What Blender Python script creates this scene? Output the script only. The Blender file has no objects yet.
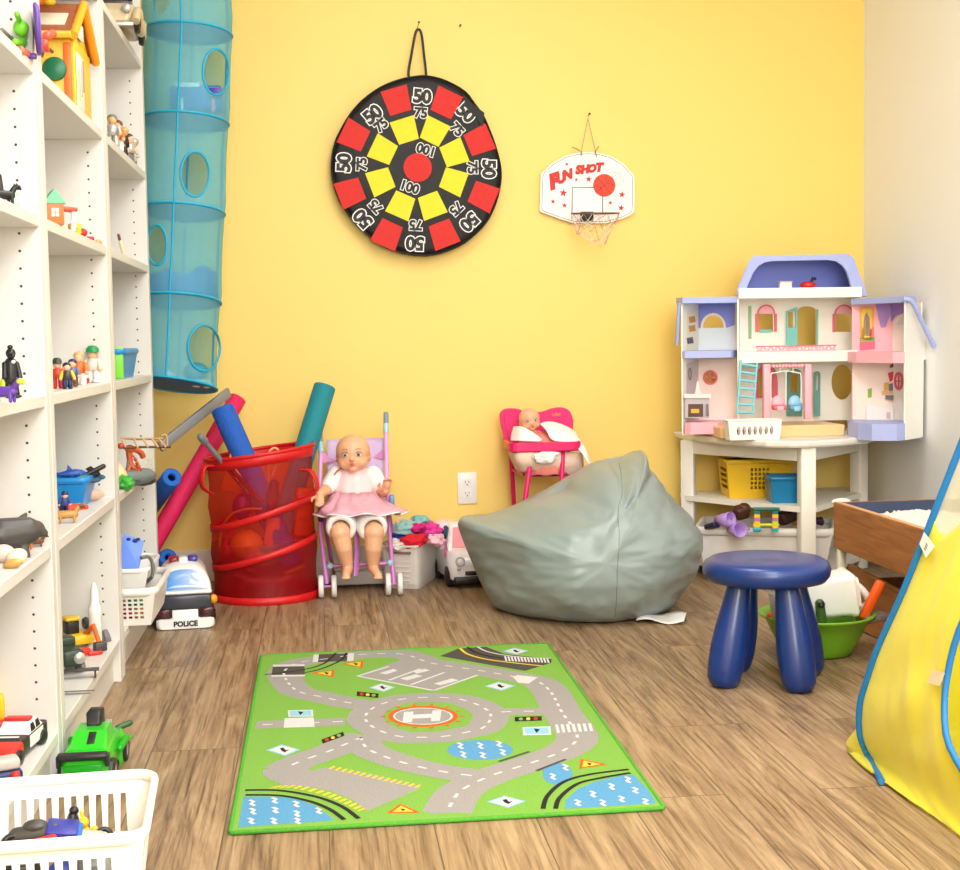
import bpy, bmesh, math, random
from mathutils import Vector, Matrix, noise
S=bpy.context.scene; COL=S.collection
PI=math.pi; random.seed(7)
# ---------------------------------------------------------------- camera maths (metres, z up)
F,PITCH,ROLL,YAW,H=1391.2,.0679,-.0157,.1148,.8258
_f=Vector((math.sin(YAW)*math.cos(PITCH),math.cos(YAW)*math.cos(PITCH),-math.sin(PITCH)))
_r=Vector((math.cos(YAW),-math.sin(YAW),0)); _u=_r.cross(_f)
RT=_r*math.cos(ROLL)+_u*math.sin(ROLL); UP=-_r*math.sin(ROLL)+_u*math.cos(ROLL)
EYE=Vector((0,0,H))
def ray(px,py): return _f+RT*((px-480)/F)+UP*((435-py)/F)
def at(px,py,Y): d=ray(px,py); return EYE+d*(Y/d.y)          # point on the plane y=Y
def fl(px,py,z=0.0): d=ray(px,py); return EYE+d*((z-H)/d.z)   # point on the plane z
def ax(px,py,X): d=ray(px,py); return EYE+d*(X/d.x)           # point on the plane x=X
cam=bpy.data.cameras.new('camera'); co=bpy.data.objects.new('camera',cam); COL.objects.link(co)
cam.sensor_fit='HORIZONTAL'; cam.sensor_width=36; cam.lens=36*F/960; cam.clip_start=.05
co.matrix_world=Matrix(((RT.x,UP.x,-_f.x,0),(RT.y,UP.y,-_f.y,0),(RT.z,UP.z,-_f.z,H),(0,0,0,1)))
S.camera=co
# ---------------------------------------------------------------- materials
def lin(c): 
    c=c/255; return c/12.92 if c<=.04045 else ((c+.055)/1.055)**2.4
MC={}
def mat(name,rgb,rough=.45,metal=0,var=.05,scale=40,bump=0,bscale=60,alpha=1,sheen=0,coat=0,spec=.5,trans=0,thin=0):
    if name in MC: return MC[name]
    m=bpy.data.materials.new(name); m.use_nodes=True; nt=m.node_tree; N=nt.nodes; L=nt.links
    b=N['Principled BSDF']; col=[lin(x) for x in rgb]
    tc=N.new('ShaderNodeTexCoord')
    nz=N.new('ShaderNodeTexNoise'); nz.inputs['Scale'].default_value=scale; nz.inputs['Detail'].default_value=3
    L.new(tc.outputs['Object'],nz.inputs['Vector'])
    mx=N.new('ShaderNodeMix'); mx.data_type='RGBA'
    mx.inputs['A'].default_value=(*[max(0,x*(1-var)) for x in col],1)
    mx.inputs['B'].default_value=(*[min(1,x*(1+var)) for x in col],1)
    L.new(nz.outputs['Fac'],mx.inputs['Factor']); L.new(mx.outputs['Result'],b.inputs['Base Color'])
    b.inputs['Roughness'].default_value=rough; b.inputs['Metallic'].default_value=metal
    b.inputs['Specular IOR Level'].default_value=spec
    if sheen: b.inputs['Sheen Weight'].default_value=sheen
    if coat: b.inputs['Coat Weight'].default_value=coat; b.inputs['Coat Roughness'].default_value=.1
    if trans: b.inputs['Transmission Weight'].default_value=trans
    if bump:
        n2=N.new('ShaderNodeTexNoise'); n2.inputs['Scale'].default_value=bscale; n2.inputs['Detail'].default_value=4
        L.new(tc.outputs['Object'],n2.inputs['Vector'])
        bp=N.new('ShaderNodeBump'); bp.inputs['Strength'].default_value=bump; bp.inputs['Distance'].default_value=.01
        L.new(n2.outputs['Fac'],bp.inputs['Height']); L.new(bp.outputs['Normal'],b.inputs['Normal'])
    if alpha<1: 
        out=N['Material Output']; tr=N.new('ShaderNodeBsdfTransparent'); tl=N.new('ShaderNodeBsdfTranslucent')
        L.new(mx.outputs['Result'],tl.inputs['Color'])
        a1=N.new('ShaderNodeMixShader'); a1.inputs[0].default_value=.25
        L.new(b.outputs[0],a1.inputs[1]); L.new(tl.outputs[0],a1.inputs[2])
        a2=N.new('ShaderNodeMixShader'); a2.inputs[0].default_value=alpha
        L.new(tr.outputs[0],a2.inputs[1]); L.new(a1.outputs[0],a2.inputs[2]); L.new(a2.outputs[0],out.inputs[0])
        tc2=[min(1,x*.5+.5) for x in col]; tr.inputs[0].default_value=(*tc2,1)
    if thin:
        out=N['Material Output']; tl=N.new('ShaderNodeBsdfTranslucent'); L.new(mx.outputs['Result'],tl.inputs['Color'])
        a1=N.new('ShaderNodeMixShader'); a1.inputs[0].default_value=thin; L.new(b.outputs[0],a1.inputs[1]); L.new(tl.outputs[0],a1.inputs[2]); L.new(a1.outputs[0],out.inputs[0])
    MC[name]=m; return m
# ---------------------------------------------------------------- mesh building
def eul(rx=0,ry=0,rz=0): return Matrix.Rotation(rz,4,'Z')@Matrix.Rotation(ry,4,'Y')@Matrix.Rotation(rx,4,'X')
def TR(loc=(0,0,0),rx=0,ry=0,rz=0): return Matrix.Translation(Vector(loc))@eul(rx,ry,rz)
def aim(p,q):                                                  # matrix at p whose z runs to q
    d=Vector(q)-Vector(p); return Matrix.Translation(Vector(p))@d.to_track_quat('Z','Y').to_matrix().to_4x4()
def crom(pts,k=6,closed=False):
    P=[Vector(p) for p in pts]; n=len(P); out=[]
    for i in range(n if closed else n-1):
        a=P[(i-1)%n] if closed or i>0 else P[0]; b=P[i]; c=P[(i+1)%n]; d=P[(i+2)%n] if closed or i+2<n else P[-1]
        for j in range(k):
            t=j/k; out.append(.5*((2*b)+(c-a)*t+(2*a-5*b+4*c-d)*t*t+(3*b-a-3*c+d)*t**3))
    if not closed: out.append(P[-1])
    return out
class MB:
    def __init__(s,M=None): s.v=[];s.f=[];s.k=[];s.sm=[];s.mats=[];s.M=M
    def mi(s,m):
        if m not in s.mats: s.mats.append(m)
        return s.mats.index(m)
    def add(s,V,Fc,m,smooth=True,M=None):
        o=len(s.v); X=M
        if s.M is not None: X=s.M@M if M is not None else s.M
        for p in V:
            p=Vector(p); s.v.append(X@p if X is not None else p)
        k=s.mi(m)
        for f in Fc: s.f.append([i+o for i in f]); s.k.append(k); s.sm.append(smooth)
        return s
    def bm(s,b,m,smooth=False,M=None):
        b.verts.ensure_lookup_table(); b.verts.index_update()
        s.add([v.co.copy() for v in b.verts],[[v.index for v in f.verts] for f in b.faces],m,smooth,M); b.free(); return s
    def box(s,c,size,m,rot=None,bev=0,seg=2,smooth=False,taper=None):
        b=bmesh.new(); bmesh.ops.create_cube(b,size=1)
        for v in b.verts:
            v.co=Vector((v.co.x*size[0],v.co.y*size[1],v.co.z*size[2]))
            if taper and v.co.z<0: v.co.x*=taper[0]; v.co.y*=taper[1]
        if bev: bmesh.ops.bevel(b,geom=b.edges[:],offset=bev,segments=seg,affect='EDGES',profile=.5)
        X=Matrix.Translation(Vector(c))
        if rot is not None: X=X@rot
        return s.bm(b,m,smooth or bev>0 and seg>1,X)
    def tube(s,pts,r,m,n=10,closed=False,caps=True,M=None,flat=1.0):
        P=[Vector(p) for p in pts]; N=len(P); R=r if isinstance(r,(list,tuple)) else [r]*N
        V=[];Fc=[]; t0=(P[1]-P[0]).normalized(); a=t0.orthogonal().normalized() if abs(t0.z)>.95 else t0.cross(Vector((0,0,1))).normalized()
        for i in range(N):
            if closed: t=(P[(i+1)%N]-P[i-1])
            else: t=P[min(i+1,N-1)]-P[max(i-1,0)]
            if t.length<1e-9: t=t0.copy()
            t.normalize(); a=(a-t*a.dot(t)); a.normalize(); b=t.cross(a)
            for j in range(n):
                an=2*PI*j/n; V.append(P[i]+(a*math.cos(an)+b*math.sin(an)*flat)*R[i])
        for i in range(N if closed else N-1):
            for j in range(n):
                i2=(i+1)%N; Fc.append([i*n+j,i*n+(j+1)%n,i2*n+(j+1)%n,i2*n+j])
        s.add(V,Fc,m,True,M)
        if caps and not closed:
            s.add(V[:n],[list(range(n))[::-1]],m,False,M); s.add(V[-n:],[list(range(n))],m,False,M)
        return s
    def cyl(s,p,q,r,m,n=20,r2=None): return s.tube([p,q],[r,r if r2 is None else r2],m,n)
    def lathe(s,prof,m,n=28,M=None,smooth=True,arc=2*PI):
        V=[];Fc=[];k=len(prof); full=arc>6.28; nn=n if full else n+1
        for i in range(nn):
            a=arc*i/n
            for r,z in prof: V.append((r*math.cos(a),r*math.sin(a),z))
        for i in range(n):
            i2=(i+1)%nn
            for j in range(k-1): Fc.append([i*k+j,i2*k+j,i2*k+j+1,i*k+j+1])
        return s.add(V,Fc,m,smooth,M)
    def ball(s,c,r,m,rot=None,n=14):
        r=(r,r,r) if isinstance(r,(int,float)) else r; h=max(6,n//2+2); V=[];Fc=[]
        for i in range(h+1):
            th=PI*i/h
            for j in range(n):
                ph=2*PI*j/n; V.append((r[0]*math.sin(th)*math.cos(ph),r[1]*math.sin(th)*math.sin(ph),r[2]*math.cos(th)))
        for i in range(h):
            for j in range(n): Fc.append([i*n+j,(i+1)*n+j,(i+1)*n+(j+1)%n,i*n+(j+1)%n])
        X=Matrix.Translation(Vector(c))
        if rot is not None: X=X@rot
        return s.add(V,Fc,m,True,X)
    def cap(s,p,q,r,m,r2=None,n=12):
        r2=r if r2 is None else r2; P=Vector(p);Q=Vector(q); d=Q-P; L=d.length
        if L<1e-6: return s.ball(p,r,m,n=n)
        prof=[];K=4
        for i in range(K+1): a=-PI/2+PI/2*i/K; prof.append((r*math.cos(a),r*math.sin(a)))
        for i in range(K+1): a=PI/2*i/K; prof.append((r2*math.cos(a),L+r2*math.sin(a)))
        return s.lathe(prof,m,n,aim(P,Q))
    def prism(s,poly,z0,z1,m,M=None,smooth=False):              # polygon (x,y) extruded along z
        n=len(poly); V=[(p[0],p[1],z0) for p in poly]+[(p[0],p[1],z1) for p in poly]
        Fc=[list(range(n))[::-1],list(range(n,2*n))]+[[i,(i+1)%n,n+(i+1)%n,n+i] for i in range(n)]
        return s.add(V,Fc,m,smooth,M)
    def poly(s,pts,m): return s.add(pts,[list(range(len(pts)))],m,False)
    def grid(s,fn,nu,nv,m,M=None,cu=False):
        V=[fn(i/nu,j/nv) for i in range(nu if cu else nu+1) for j in range(nv+1)]; k=nv+1
        Fc=[[i*k+j,((i+1)%nu if cu else i+1)*k+j,((i+1)%nu if cu else i+1)*k+j+1,i*k+j+1] for i in range(nu) for j in range(nv)]
        return s.add(V,Fc,m,True,M)
    def plate(s,outer,holes,t,m,M=None,bev=0):                  # flat plate with true holes, thickness t about z=0
        cu=bpy.data.curves.new('tmp','CURVE'); cu.dimensions='2D'; cu.fill_mode='BOTH'; cu.extrude=t/2
        for lp in [outer]+list(holes):
            sp=cu.splines.new('POLY'); sp.points.add(len(lp)-1); sp.use_cyclic_u=True
            for i,p in enumerate(lp): sp.points[i].co=(p[0],p[1],0,1)
        return s.curve(cu,m,M)
    def curve(s,cu,m,M=None,smooth=False):
        o=bpy.data.objects.new('tmp',cu); me=bpy.data.meshes.new_from_object(o)
        s.add([v.co.copy() for v in me.vertices],[list(p.vertices) for p in me.polygons],m,smooth,M)
        bpy.data.objects.remove(o); bpy.data.meshes.remove(me); return s
    def text(s,txt,size,m,M,depth=.0004,offset=0,shear=0):
        cu=bpy.data.curves.new('tmp','FONT'); cu.body=txt; cu.size=size; cu.align_x='CENTER'; cu.align_y='CENTER'
        cu.extrude=depth; cu.offset=offset; cu.shear=shear; cu.resolution_u=3
        return s.curve(cu,m,M)
    def mesh(s,name,shift=None):
        me=bpy.data.meshes.new(name); V=[(shift@p if shift is not None else p) for p in s.v]
        me.from_pydata(V,[],s.f)
        for m in s.mats: me.materials.append(m)
        me.polygons.foreach_set('material_index',s.k); me.polygons.foreach_set('use_smooth',s.sm); me.update(); return me
    def build(s,name,parent=None,world=False,sub=0,solid=0,bevel=0,label=None,remesh=0,smooth=3):
        sh=None
        if parent is not None and world: sh=wm(parent).inverted()
        me=s.mesh(name,sh); o=bpy.data.objects.new(name,me); COL.objects.link(o)
        mods=False
        if remesh:
            r=o.modifiers.new('r','REMESH'); r.mode='VOXEL'; r.voxel_size=remesh; r.use_smooth_shade=True
            if smooth: q=o.modifiers.new('s','SMOOTH'); q.iterations=smooth; q.factor=.6
            mods=True
        if solid: q=o.modifiers.new('so','SOLIDIFY'); q.thickness=solid; q.offset=0; mods=True
        if sub: q=o.modifiers.new('su','SUBSURF'); q.levels=sub; q.render_levels=sub; mods=True
        if mods:
            dg=bpy.context.evaluated_depsgraph_get(); dg.update(); m2=bpy.data.meshes.new_from_object(o.evaluated_get(dg))
            o.modifiers.clear(); o.data=m2; m2.name=name; bpy.data.meshes.remove(me)
        if parent is not None: o.parent=parent
        if label: o['label']=label
        return o
def wm(o):
    M=o.matrix_basis.copy()
    return wm(o.parent)@M if o.parent else M
def tag(o,label,cat,group=None,kind=None):
    if kind: o['kind']=kind
    if label: o['label']=label
    if cat: o['category']=cat
    if group: o['group']=group
    return o
def thing(name,label,cat,loc=(0,0,0),rz=0,group=None):
    o=bpy.data.objects.new(name,None); COL.objects.link(o); o.empty_display_size=.05
    o.matrix_basis=TR(loc,0,0,rz); return tag(o,label,cat,group)
def one(mb,name,label,cat,group=None,base=None,**k):           # a thing that is one mesh, origin at its base
    if base is None:
        n=len(mb.v); base=Vector((sum(p.x for p in mb.v)/n,sum(p.y for p in mb.v)/n,min(p.z for p in mb.v)))
    base=Vector(base); mb.v=[p-base for p in mb.v]
    o=mb.build(name,**k); o.location=base; return tag(o,label,cat,group)
def struct(mb,name): o=mb.build(name); o['kind']='structure'; return o
def circ(cx,cy,rx,ry=None,n=24,a0=0,a1=2*PI):
    ry=rx if ry is None else ry; full=abs(a1-a0)>6.28
    return [(cx+rx*math.cos(a0+(a1-a0)*i/(n if full else n-1)),cy+ry*math.sin(a0+(a1-a0)*i/(n if full else n-1))) for i in range(n)]
def rrect(x0,y0,x1,y1,r,n=4):
    o=[]
    for cx,cy,a in ((x1-r,y1-r,0),(x0+r,y1-r,PI/2),(x0+r,y0+r,PI),(x1-r,y0+r,1.5*PI)):
        o+=[(cx+r*math.cos(a+PI/2*i/n),cy+r*math.sin(a+PI/2*i/n)) for i in range(n+1)]
    return o
def rect(x0,y0,x1,y1): return [(x0,y0),(x1,y0),(x1,y1),(x0,y1)]
def wallM(p,q):                                                 # plate frame: x along p->q, y up, z out of the wall
    p=Vector(p);q=Vector(q); d=(q-p); d.z=0; d.normalize(); n=d.cross(Vector((0,0,1)))
    return Matrix(((d.x,0,n.x,p.x),(d.y,0,n.y,p.y),(d.z,1,n.z,p.z),(0,0,0,1)))
FRONT=lambda c:Matrix(((1,0,0,c[0]),(0,0,-1,c[1]),(0,1,0,c[2]),(0,0,0,1)))  # x right, y up, z towards -Y (the viewer side)
YB,XR,XL,YF,ZC=4.90,1.98,-.80,-1.6,2.55
# ---- floor: oak planks running away from the viewer
def floor_mat():
    m=bpy.data.materials.new('oak_planks'); m.use_nodes=True; nt=m.node_tree; N=nt.nodes; L=nt.links; b=N['Principled BSDF']
    tc=N.new('ShaderNodeTexCoord'); mp=N.new('ShaderNodeMapping'); mp.inputs['Rotation'].default_value=(0,0,PI/2); L.new(tc.outputs['Object'],mp.inputs[0])
    br=N.new('ShaderNodeTexBrick'); br.inputs['Scale'].default_value=1; br.inputs['Brick Width'].default_value=1.2; br.inputs['Row Height'].default_value=.178
    br.inputs['Mortar Size'].default_value=.0012; br.inputs['Mortar Smooth'].default_value=.3; br.offset=.37; br.inputs['Bias'].default_value=0
    br.inputs['Color1'].default_value=(0,0,0,1); br.inputs['Color2'].default_value=(1,1,1,1); br.inputs['Mortar'].default_value=(.5,.5,.5,1)
    L.new(mp.outputs[0],br.inputs['Vector'])
    # per plank offset of the grain
    sc=N.new('ShaderNodeVectorMath'); sc.operation='SCALE'; sc.inputs['Scale'].default_value=7.3; L.new(br.outputs['Color'],sc.inputs[0])
    ad=N.new('ShaderNodeVectorMath'); ad.operation='ADD'; L.new(mp.outputs[0],ad.inputs[0]); L.new(sc.outputs[0],ad.inputs[1])
    m2=N.new('ShaderNodeMapping'); m2.inputs['Scale'].default_value=(.9,9,1); L.new(ad.outputs[0],m2.inputs[0])
    w=N.new('ShaderNodeTexNoise'); w.inputs['Scale'].default_value=1.6; w.inputs['Detail'].default_value=9; w.inputs['Roughness'].default_value=.68; w.inputs['Distortion'].default_value=2.4; L.new(m2.outputs[0],w.inputs['Vector'])
    m3=N.new('ShaderNodeMapping'); m3.inputs['Scale'].default_value=(1.6,60,1); L.new(ad.outputs[0],m3.inputs[0])
    g=N.new('ShaderNodeTexNoise'); g.inputs['Scale'].default_value=2.2; g.inputs['Detail'].default_value=7; g.inputs['Roughness'].default_value=.6; g.inputs['Distortion'].default_value=.35; L.new(m3.outputs[0],g.inputs['Vector'])
    r1=N.new('ShaderNodeValToRGB'); e=r1.color_ramp.elements
    e[0].position=.28; e[0].color=(lin(100),lin(80),lin(62),1); e[1].position=.78; e[1].color=(lin(194),lin(168),lin(134),1)
    k=e.new(.44); k.color=(lin(148),lin(121),lin(91),1); k=e.new(.58); k.color=(lin(172),lin(144),lin(110),1)
    L.new(w.outputs['Fac'],r1.inputs[0])
    r2=N.new('ShaderNodeValToRGB'); e=r2.color_ramp.elements; e[0].position=.30; e[0].color=(.28,.23,.18,1); e[1].position=.50; e[1].color=(1,1,1,1)
    L.new(g.outputs['Fac'],r2.inputs[0])
    mu=N.new('ShaderNodeMix'); mu.data_type='RGBA'; mu.blend_type='MULTIPLY'; mu.inputs['Factor'].default_value=.85
    L.new(r1.outputs[0],mu.inputs['A']); L.new(r2.outputs[0],mu.inputs['B'])
    # plank tone
    r3=N.new('ShaderNodeValToRGB'); e=r3.color_ramp.elements; e[0].color=(.86,.85,.84,1); e[1].color=(1.0,1.0,1.0,1); L.new(br.outputs['Color'],r3.inputs[0])
    m4=N.new('ShaderNodeMix'); m4.data_type='RGBA'; m4.blend_type='MULTIPLY'; m4.inputs['Factor'].default_value=1
    L.new(mu.outputs['Result'],m4.inputs['A']); L.new(r3.outputs[0],m4.inputs['B'])
    m5=N.new('ShaderNodeMix'); m5.data_type='RGBA'; m5.inputs['B'].default_value=(.10,.07,.045,1); L.new(br.outputs['Fac'],m5.inputs['Factor']); L.new(m4.outputs['Result'],m5.inputs['A'])
    L.new(m5.outputs['Result'],b.inputs['Base Color']); b.inputs['Roughness'].default_value=.42; b.inputs['Specular IOR Level'].default_value=.35
    bp=N.new('ShaderNodeBump'); bp.inputs['Strength'].default_value=.12; bp.inputs['Distance'].default_value=.004; L.new(g.outputs['Fac'],bp.inputs['Height']); L.new(bp.outputs[0],b.inputs['Normal'])
    return m
MFL=floor_mat()
MYEL=mat('yellow_paint',(250,216,118),.5,var=.015,scale=6,bump=.05,bscale=300)
MWW=mat('white_paint',(246,247,248),.6,var=.01,scale=6,bump=.04,bscale=300)
MCE=mat('ceiling_white',(240,240,238),.8,var=.01)
MBASE=mat('baseboard_paint',(222,218,208),.45,var=.01)
T=.1
struct(MB().box(((XL+XR)/2,(YB+YF)/2,-T/2),(XR-XL+2*T,YB-YF+2*T,T),MFL),'floor')
struct(MB().box(((XL+XR)/2,YB+T/2,ZC/2),(XR-XL+2*T,T,ZC),MYEL),'wall_back')
struct(MB().box((XR+T/2,(YB+YF)/2,ZC/2),(T,YB-YF,ZC),MWW),'wall_right')
struct(MB().box((XL-T/2,(YB+YF)/2,ZC/2),(T,YB-YF,ZC),MYEL),'wall_left')
struct(MB().box(((XL+XR)/2,YF-T/2,ZC/2),(XR-XL+2*T,T,ZC),MWW),'wall_front')
struct(MB().box(((XL+XR)/2,(YB+YF)/2,ZC+T/2),(XR-XL+2*T,YB-YF+2*T,T),MCE),'ceiling')
struct(MB().box(((XL+XR)/2,YB-.006,.056),(XR-XL,.012,.112),MBASE,bev=.003,seg=1),'baseboard_back')
struct(MB().box((XR-.006,(YB+YF)/2-.006,.056),(.012,YB-YF-.012,.112),MBASE,bev=.003,seg=1),'baseboard_right')
# ---- light: recessed ceiling panels of the room
def area(name,loc,sx,sy,e,rot=(0,0,0),col=(.985,.995,1)):
    l=bpy.data.lights.new(name,'AREA'); l.shape='RECTANGLE'; l.size=sx; l.size_y=sy; l.energy=e; l.color=col
    o=bpy.data.objects.new(name,l); o.location=loc; o.rotation_euler=rot; COL.objects.link(o)
area('ceiling_panel_rear',(.4,3.0,ZC-.01),.9,.9,22)
area('ceiling_panel_mid',(.8,1.5,ZC-.01),.9,.9,24)
area('ceiling_panel_front',(.9,.1,ZC-.01),1.2,.9,52)
# fill light added behind the viewer, with an invented window frame round it
WX,WZ,WW,WHt=.45,1.65,1.5,1.2
mb=MB()
for x in (-WW/2,0,WW/2): mb.box((WX+x,YF+.02,WZ),(.05,.04,WHt+.05),MBASE)
for z in (-WHt/2,WHt/2): mb.box((WX,YF+.02,WZ+z),(WW+.05,.04,.05),MBASE)
struct(mb,'added_window_frame')
area('front_fill_light',(WX,YF+.05,WZ),WW,WHt,66,(PI/2,0,0),(.96,.98,1))  # added front fill, no known window here
w=bpy.data.worlds.new('world'); S.world=w; w.use_nodes=True; w.node_tree.nodes['Background'].inputs[0].default_value=(1,1,1,1); w.node_tree.nodes['Background'].inputs[1].default_value=.3
S.view_settings.view_transform='Standard'; S.view_settings.look='None'; S.view_settings.gamma=1; S.view_settings.use_curve_mapping=False; S.view_settings.exposure=.24
# ---- three white bookcases along the left wall
MWH=mat('white_melamine',(221,217,210),.4,var=.01,scale=8)
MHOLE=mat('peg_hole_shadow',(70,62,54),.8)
XF=-.50; XBk=-.78; SHZ=[1.668,1.343,1.067,.738,.458,.107]; PT=.036; ST=.022
def bookcase(y0,y1,label):
    t=thing('bookcase',label,'bookcase',((XF+XBk)/2,(y0+y1)/2,0),0,'white bookcases along the left wall')
    for yy,sgn in ((y0+PT/2,1),(y1-PT/2,-1)):
        mb=MB().box(((XF+XBk)/2,yy,1.01),(XF-XBk,PT,2.02),MWH,bev=.0015,seg=1)
        fy=yy+sgn*(PT/2+.0003)
        for hx in (XF-.037,XBk+.04):
            z=.17
            while z<1.95:
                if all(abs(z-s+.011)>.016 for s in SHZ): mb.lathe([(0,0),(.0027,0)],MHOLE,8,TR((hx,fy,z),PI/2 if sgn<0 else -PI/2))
                z+=.032
        mb.build('side_panel',t,True)
    for z in SHZ: MB().box(((XF+XBk)/2+.003,(y0+y1)/2,z-ST/2),(XF-XBk-.008,y1-y0-2*PT,ST),MWH,bev=.0015,seg=1).build('shelf',t,True)
    MB().box(((XF+XBk)/2,(y0+y1)/2,2.009),(XF-XBk,y1-y0-2*PT,ST),MWH).build('top_panel',t,True)
    MB().box((XBk+.004,(y0+y1)/2,1.01),(.008,y1-y0-2*PT,1.98),MWH).build('back_panel',t,True)
    MB().box((XF-.026,(y0+y1)/2,.042),(.016,y1-y0-2*PT,.084),MWH).build('plinth',t,True)
bookcase(1.87,2.676,'white bookcase nearest the viewer, holding the black toy figures')
bookcase(2.680,3.494,'white bookcase in the middle, holding the yellow toy house')
bookcase(3.498,4.318,'white bookcase at the far end, beside the blue hanging organiser')
# ---- play rug with a printed road map
def rp(z,pts):                                                   # zoom crops -> floor points
    if z==6: return [(220+x*.2413,630+y*.2413) for x,y in pts]
    if z==7: return [(430+x*.25,630+y*.25) for x,y in pts]
    return pts
RZ=.007
rc=[fl(*p,RZ) for p in ((261.5,655),(547.5,643),(664,806.5),(230,831.5))]
def gn(name,rgb): return mat(name,rgb,.95,var=.34,scale=330,bump=.5,bscale=500,spec=.1)
GRN,GRY,BLU,DRK,WHT,YLW,ORG,PBL,EDG=gn('rug_green',(130,178,78)),gn('rug_grey',(164,158,154)),gn('rug_blue',(96,158,200)),gn('rug_charcoal',(88,82,76)),gn('rug_white',(216,214,212)),gn('rug_yellow',(240,200,70)),gn('rug_orange',(222,100,40)),gn('rug_pale_blue',(150,200,226)),gn('rug_edge_green',(90,168,60))
RED_=gn('rug_red',(206,60,40)); BLKR=gn('rug_black',(50,48,44))
rug=thing('play_rug','green play rug printed with grey roads and a helipad, flat on the floor','rug',(rc[0]+rc[2])/2*Vector((1,1,0)))
mb=MB()
mb.add([(p.x,p.y,RZ-.001) for p in rc]+[(p.x,p.y,0.0005) for p in rc],[[3,2,1,0],[0,1,5,4],[1,2,6,5],[2,3,7,6],[3,0,4,7]],GRN,False)
LAY=[0]
def zz(l): return RZ-.001+.00012*(l if l<=1 else l*1.0+(1.6 if l>=2 else 0))
def fp(px,py): p=fl(px,py,RZ); return Vector((p.x,p.y,0))
def rpoly(z,pts,m,l,smooth=False):
    P=[fp(*p) for p in rp(z,pts)]
    if smooth: P=crom(P,6,True)
    mb.plate([(p.x,p.y) for p in P],[],.00008,m,Matrix.Translation((0,0,zz(l))))
def stroke(P,w,m,l,dash=None,smooth=True,closed=False,gap=None):
    if smooth: P=crom(P,8,closed)
    if closed: P=P+[P[0]]
    L=[];R=[];D=[0]
    for i,p in enumerate(P):
        t=(P[min(i+1,len(P)-1)]-P[max(i-1,0)]); t.normalize(); n=Vector((-t.y,t.x,0)); L.append(p+n*w/2); R.append(p-n*w/2)
        if i: D.append(D[-1]+(p-P[i-1]).length)
    def pt(d):
        for i in range(1,len(P)):
            if D[i]>=d: f=(d-D[i-1])/max(1e-9,D[i]-D[i-1]); return L[i-1].lerp(L[i],f),R[i-1].lerp(R[i],f)
        return L[-1],R[-1]
    z=Vector((0,0,zz(l)))
    if dash:
        d=gap/2
        while d+dash<D[-1]:
            a,b=pt(d),pt(d+dash); mb.poly([a[1]+z,b[1]+z,b[0]+z,a[0]+z],m); d+=dash+gap
    else:
        V=[];Fc=[]
        for a,b in zip(L,R): V+=[a+z,b+z]
        for i in range(len(L)-1): Fc.append([2*i+1,2*i+3,2*i+2,2*i])
        mb.add(V,Fc,m,False)
roads=[]
RL=[0]
def road(z,pts,w=.082,l=1,closed=False,dash=True):
    P=[fp(*p) for p in rp(z,pts)]; RL[0]+=.16; stroke(P,w,GRY,1+RL[0],closed=closed)
    if dash: roads.append((P,closed))
# roads
road(0,[(333,658),(300,662),(285,670),(286,679),(298,691),(324,697),(346,702),(362,704)])
road(0,[(335,657),(365,654),(403,654),(432,663),(475,669.5),(512,676),(537,681),(551,692),(562,712),(573,727),(577,739),(562,751),(530,763),(492,775),(460,791),(447,812)],.088)
ring=[(365,717),(376,706),(401,699),(432,697),(460,699),(481,706),(491,715),(484,727),(466,732),(445,736),(420,737),(398,736),(375,728)]
road(0,ring,.08,1,True)
road(0,[(495,712),(520,711),(552,711)],.055)
road(0,[(256,724.5),(300,723),(345,721)],.06)
road(0,[(366,735),(345,744),(326,752),(300,761),(282,770)],.085); road(0,[(284,768),(285,773),(300,778),(318,780)],.08,dash=False)
road(0,[(360,735),(366,747),(384,756),(413,765),(447,772),(478,776)],.078)
rpoly(0,[(427,806),(436,793),(455,783),(476,782),(474,800),(473,811),(430,813.5)],GRY,1.05)
rpoly(6,[(225,600),(290,560),(385,580),(440,568),(640,600),(835,650),(790,672),(610,748),(545,700),(460,665),(380,650),(270,645),(230,625)],GRY,1.0)
rpoly(6,[(565,190),(700,140),(760,120),(953,150),(1060,170),(1070,185),(900,250)],GRY,1.0)
for P,cl in roads: stroke(P,.0065,WHT,3,dash=.022,gap=.028,closed=cl)
# parking outline and bays
for a,b in (((570,190),(885,250)),((885,250),(1068,186)),((700,207),(830,160)),((790,226),(930,175)),((570,190),(700,150))):
    stroke([fp(*p) for p in rp(6,[a,b])],.008,WHT,3,smooth=False)
for q in ([(660,178),(720,160),(735,168),(690,183)],[(745,200),(810,183),(840,190),(775,208)],[(885,222),(960,200),(990,207),(915,228)],[(800,170),(850,160),(870,167),(815,180)]): rpoly(6,q,WHT,3)
# hatched edges
def hatch(a,b,n,w):
    for i in range(n):
        p=Vector(a).lerp(Vector(b),i/n); q=Vector(a).lerp(Vector(b),(i+.45)/n)
        rpoly(6,[(p.x,p.y),(q.x,q.y),(q.x-w,q.y+12),(p.x-w,p.y+12)],YLW,3)
hatch((470,562),(850,645),15,22)
hp=crom([Vector((230,645,0)),Vector((330,643,0)),Vector((450,670,0)),Vector((540,705,0)),Vector((610,742,0))],4)
for i in range(len(hp)-1):
    p,q=hp[i],hp[i].lerp(hp[i+1],.5); rpoly(6,[(p.x,p.y),(q.x,q.y),(q.x-30,q.y+12),(p.x-30,p.y+12)],YLW,3)
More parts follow.
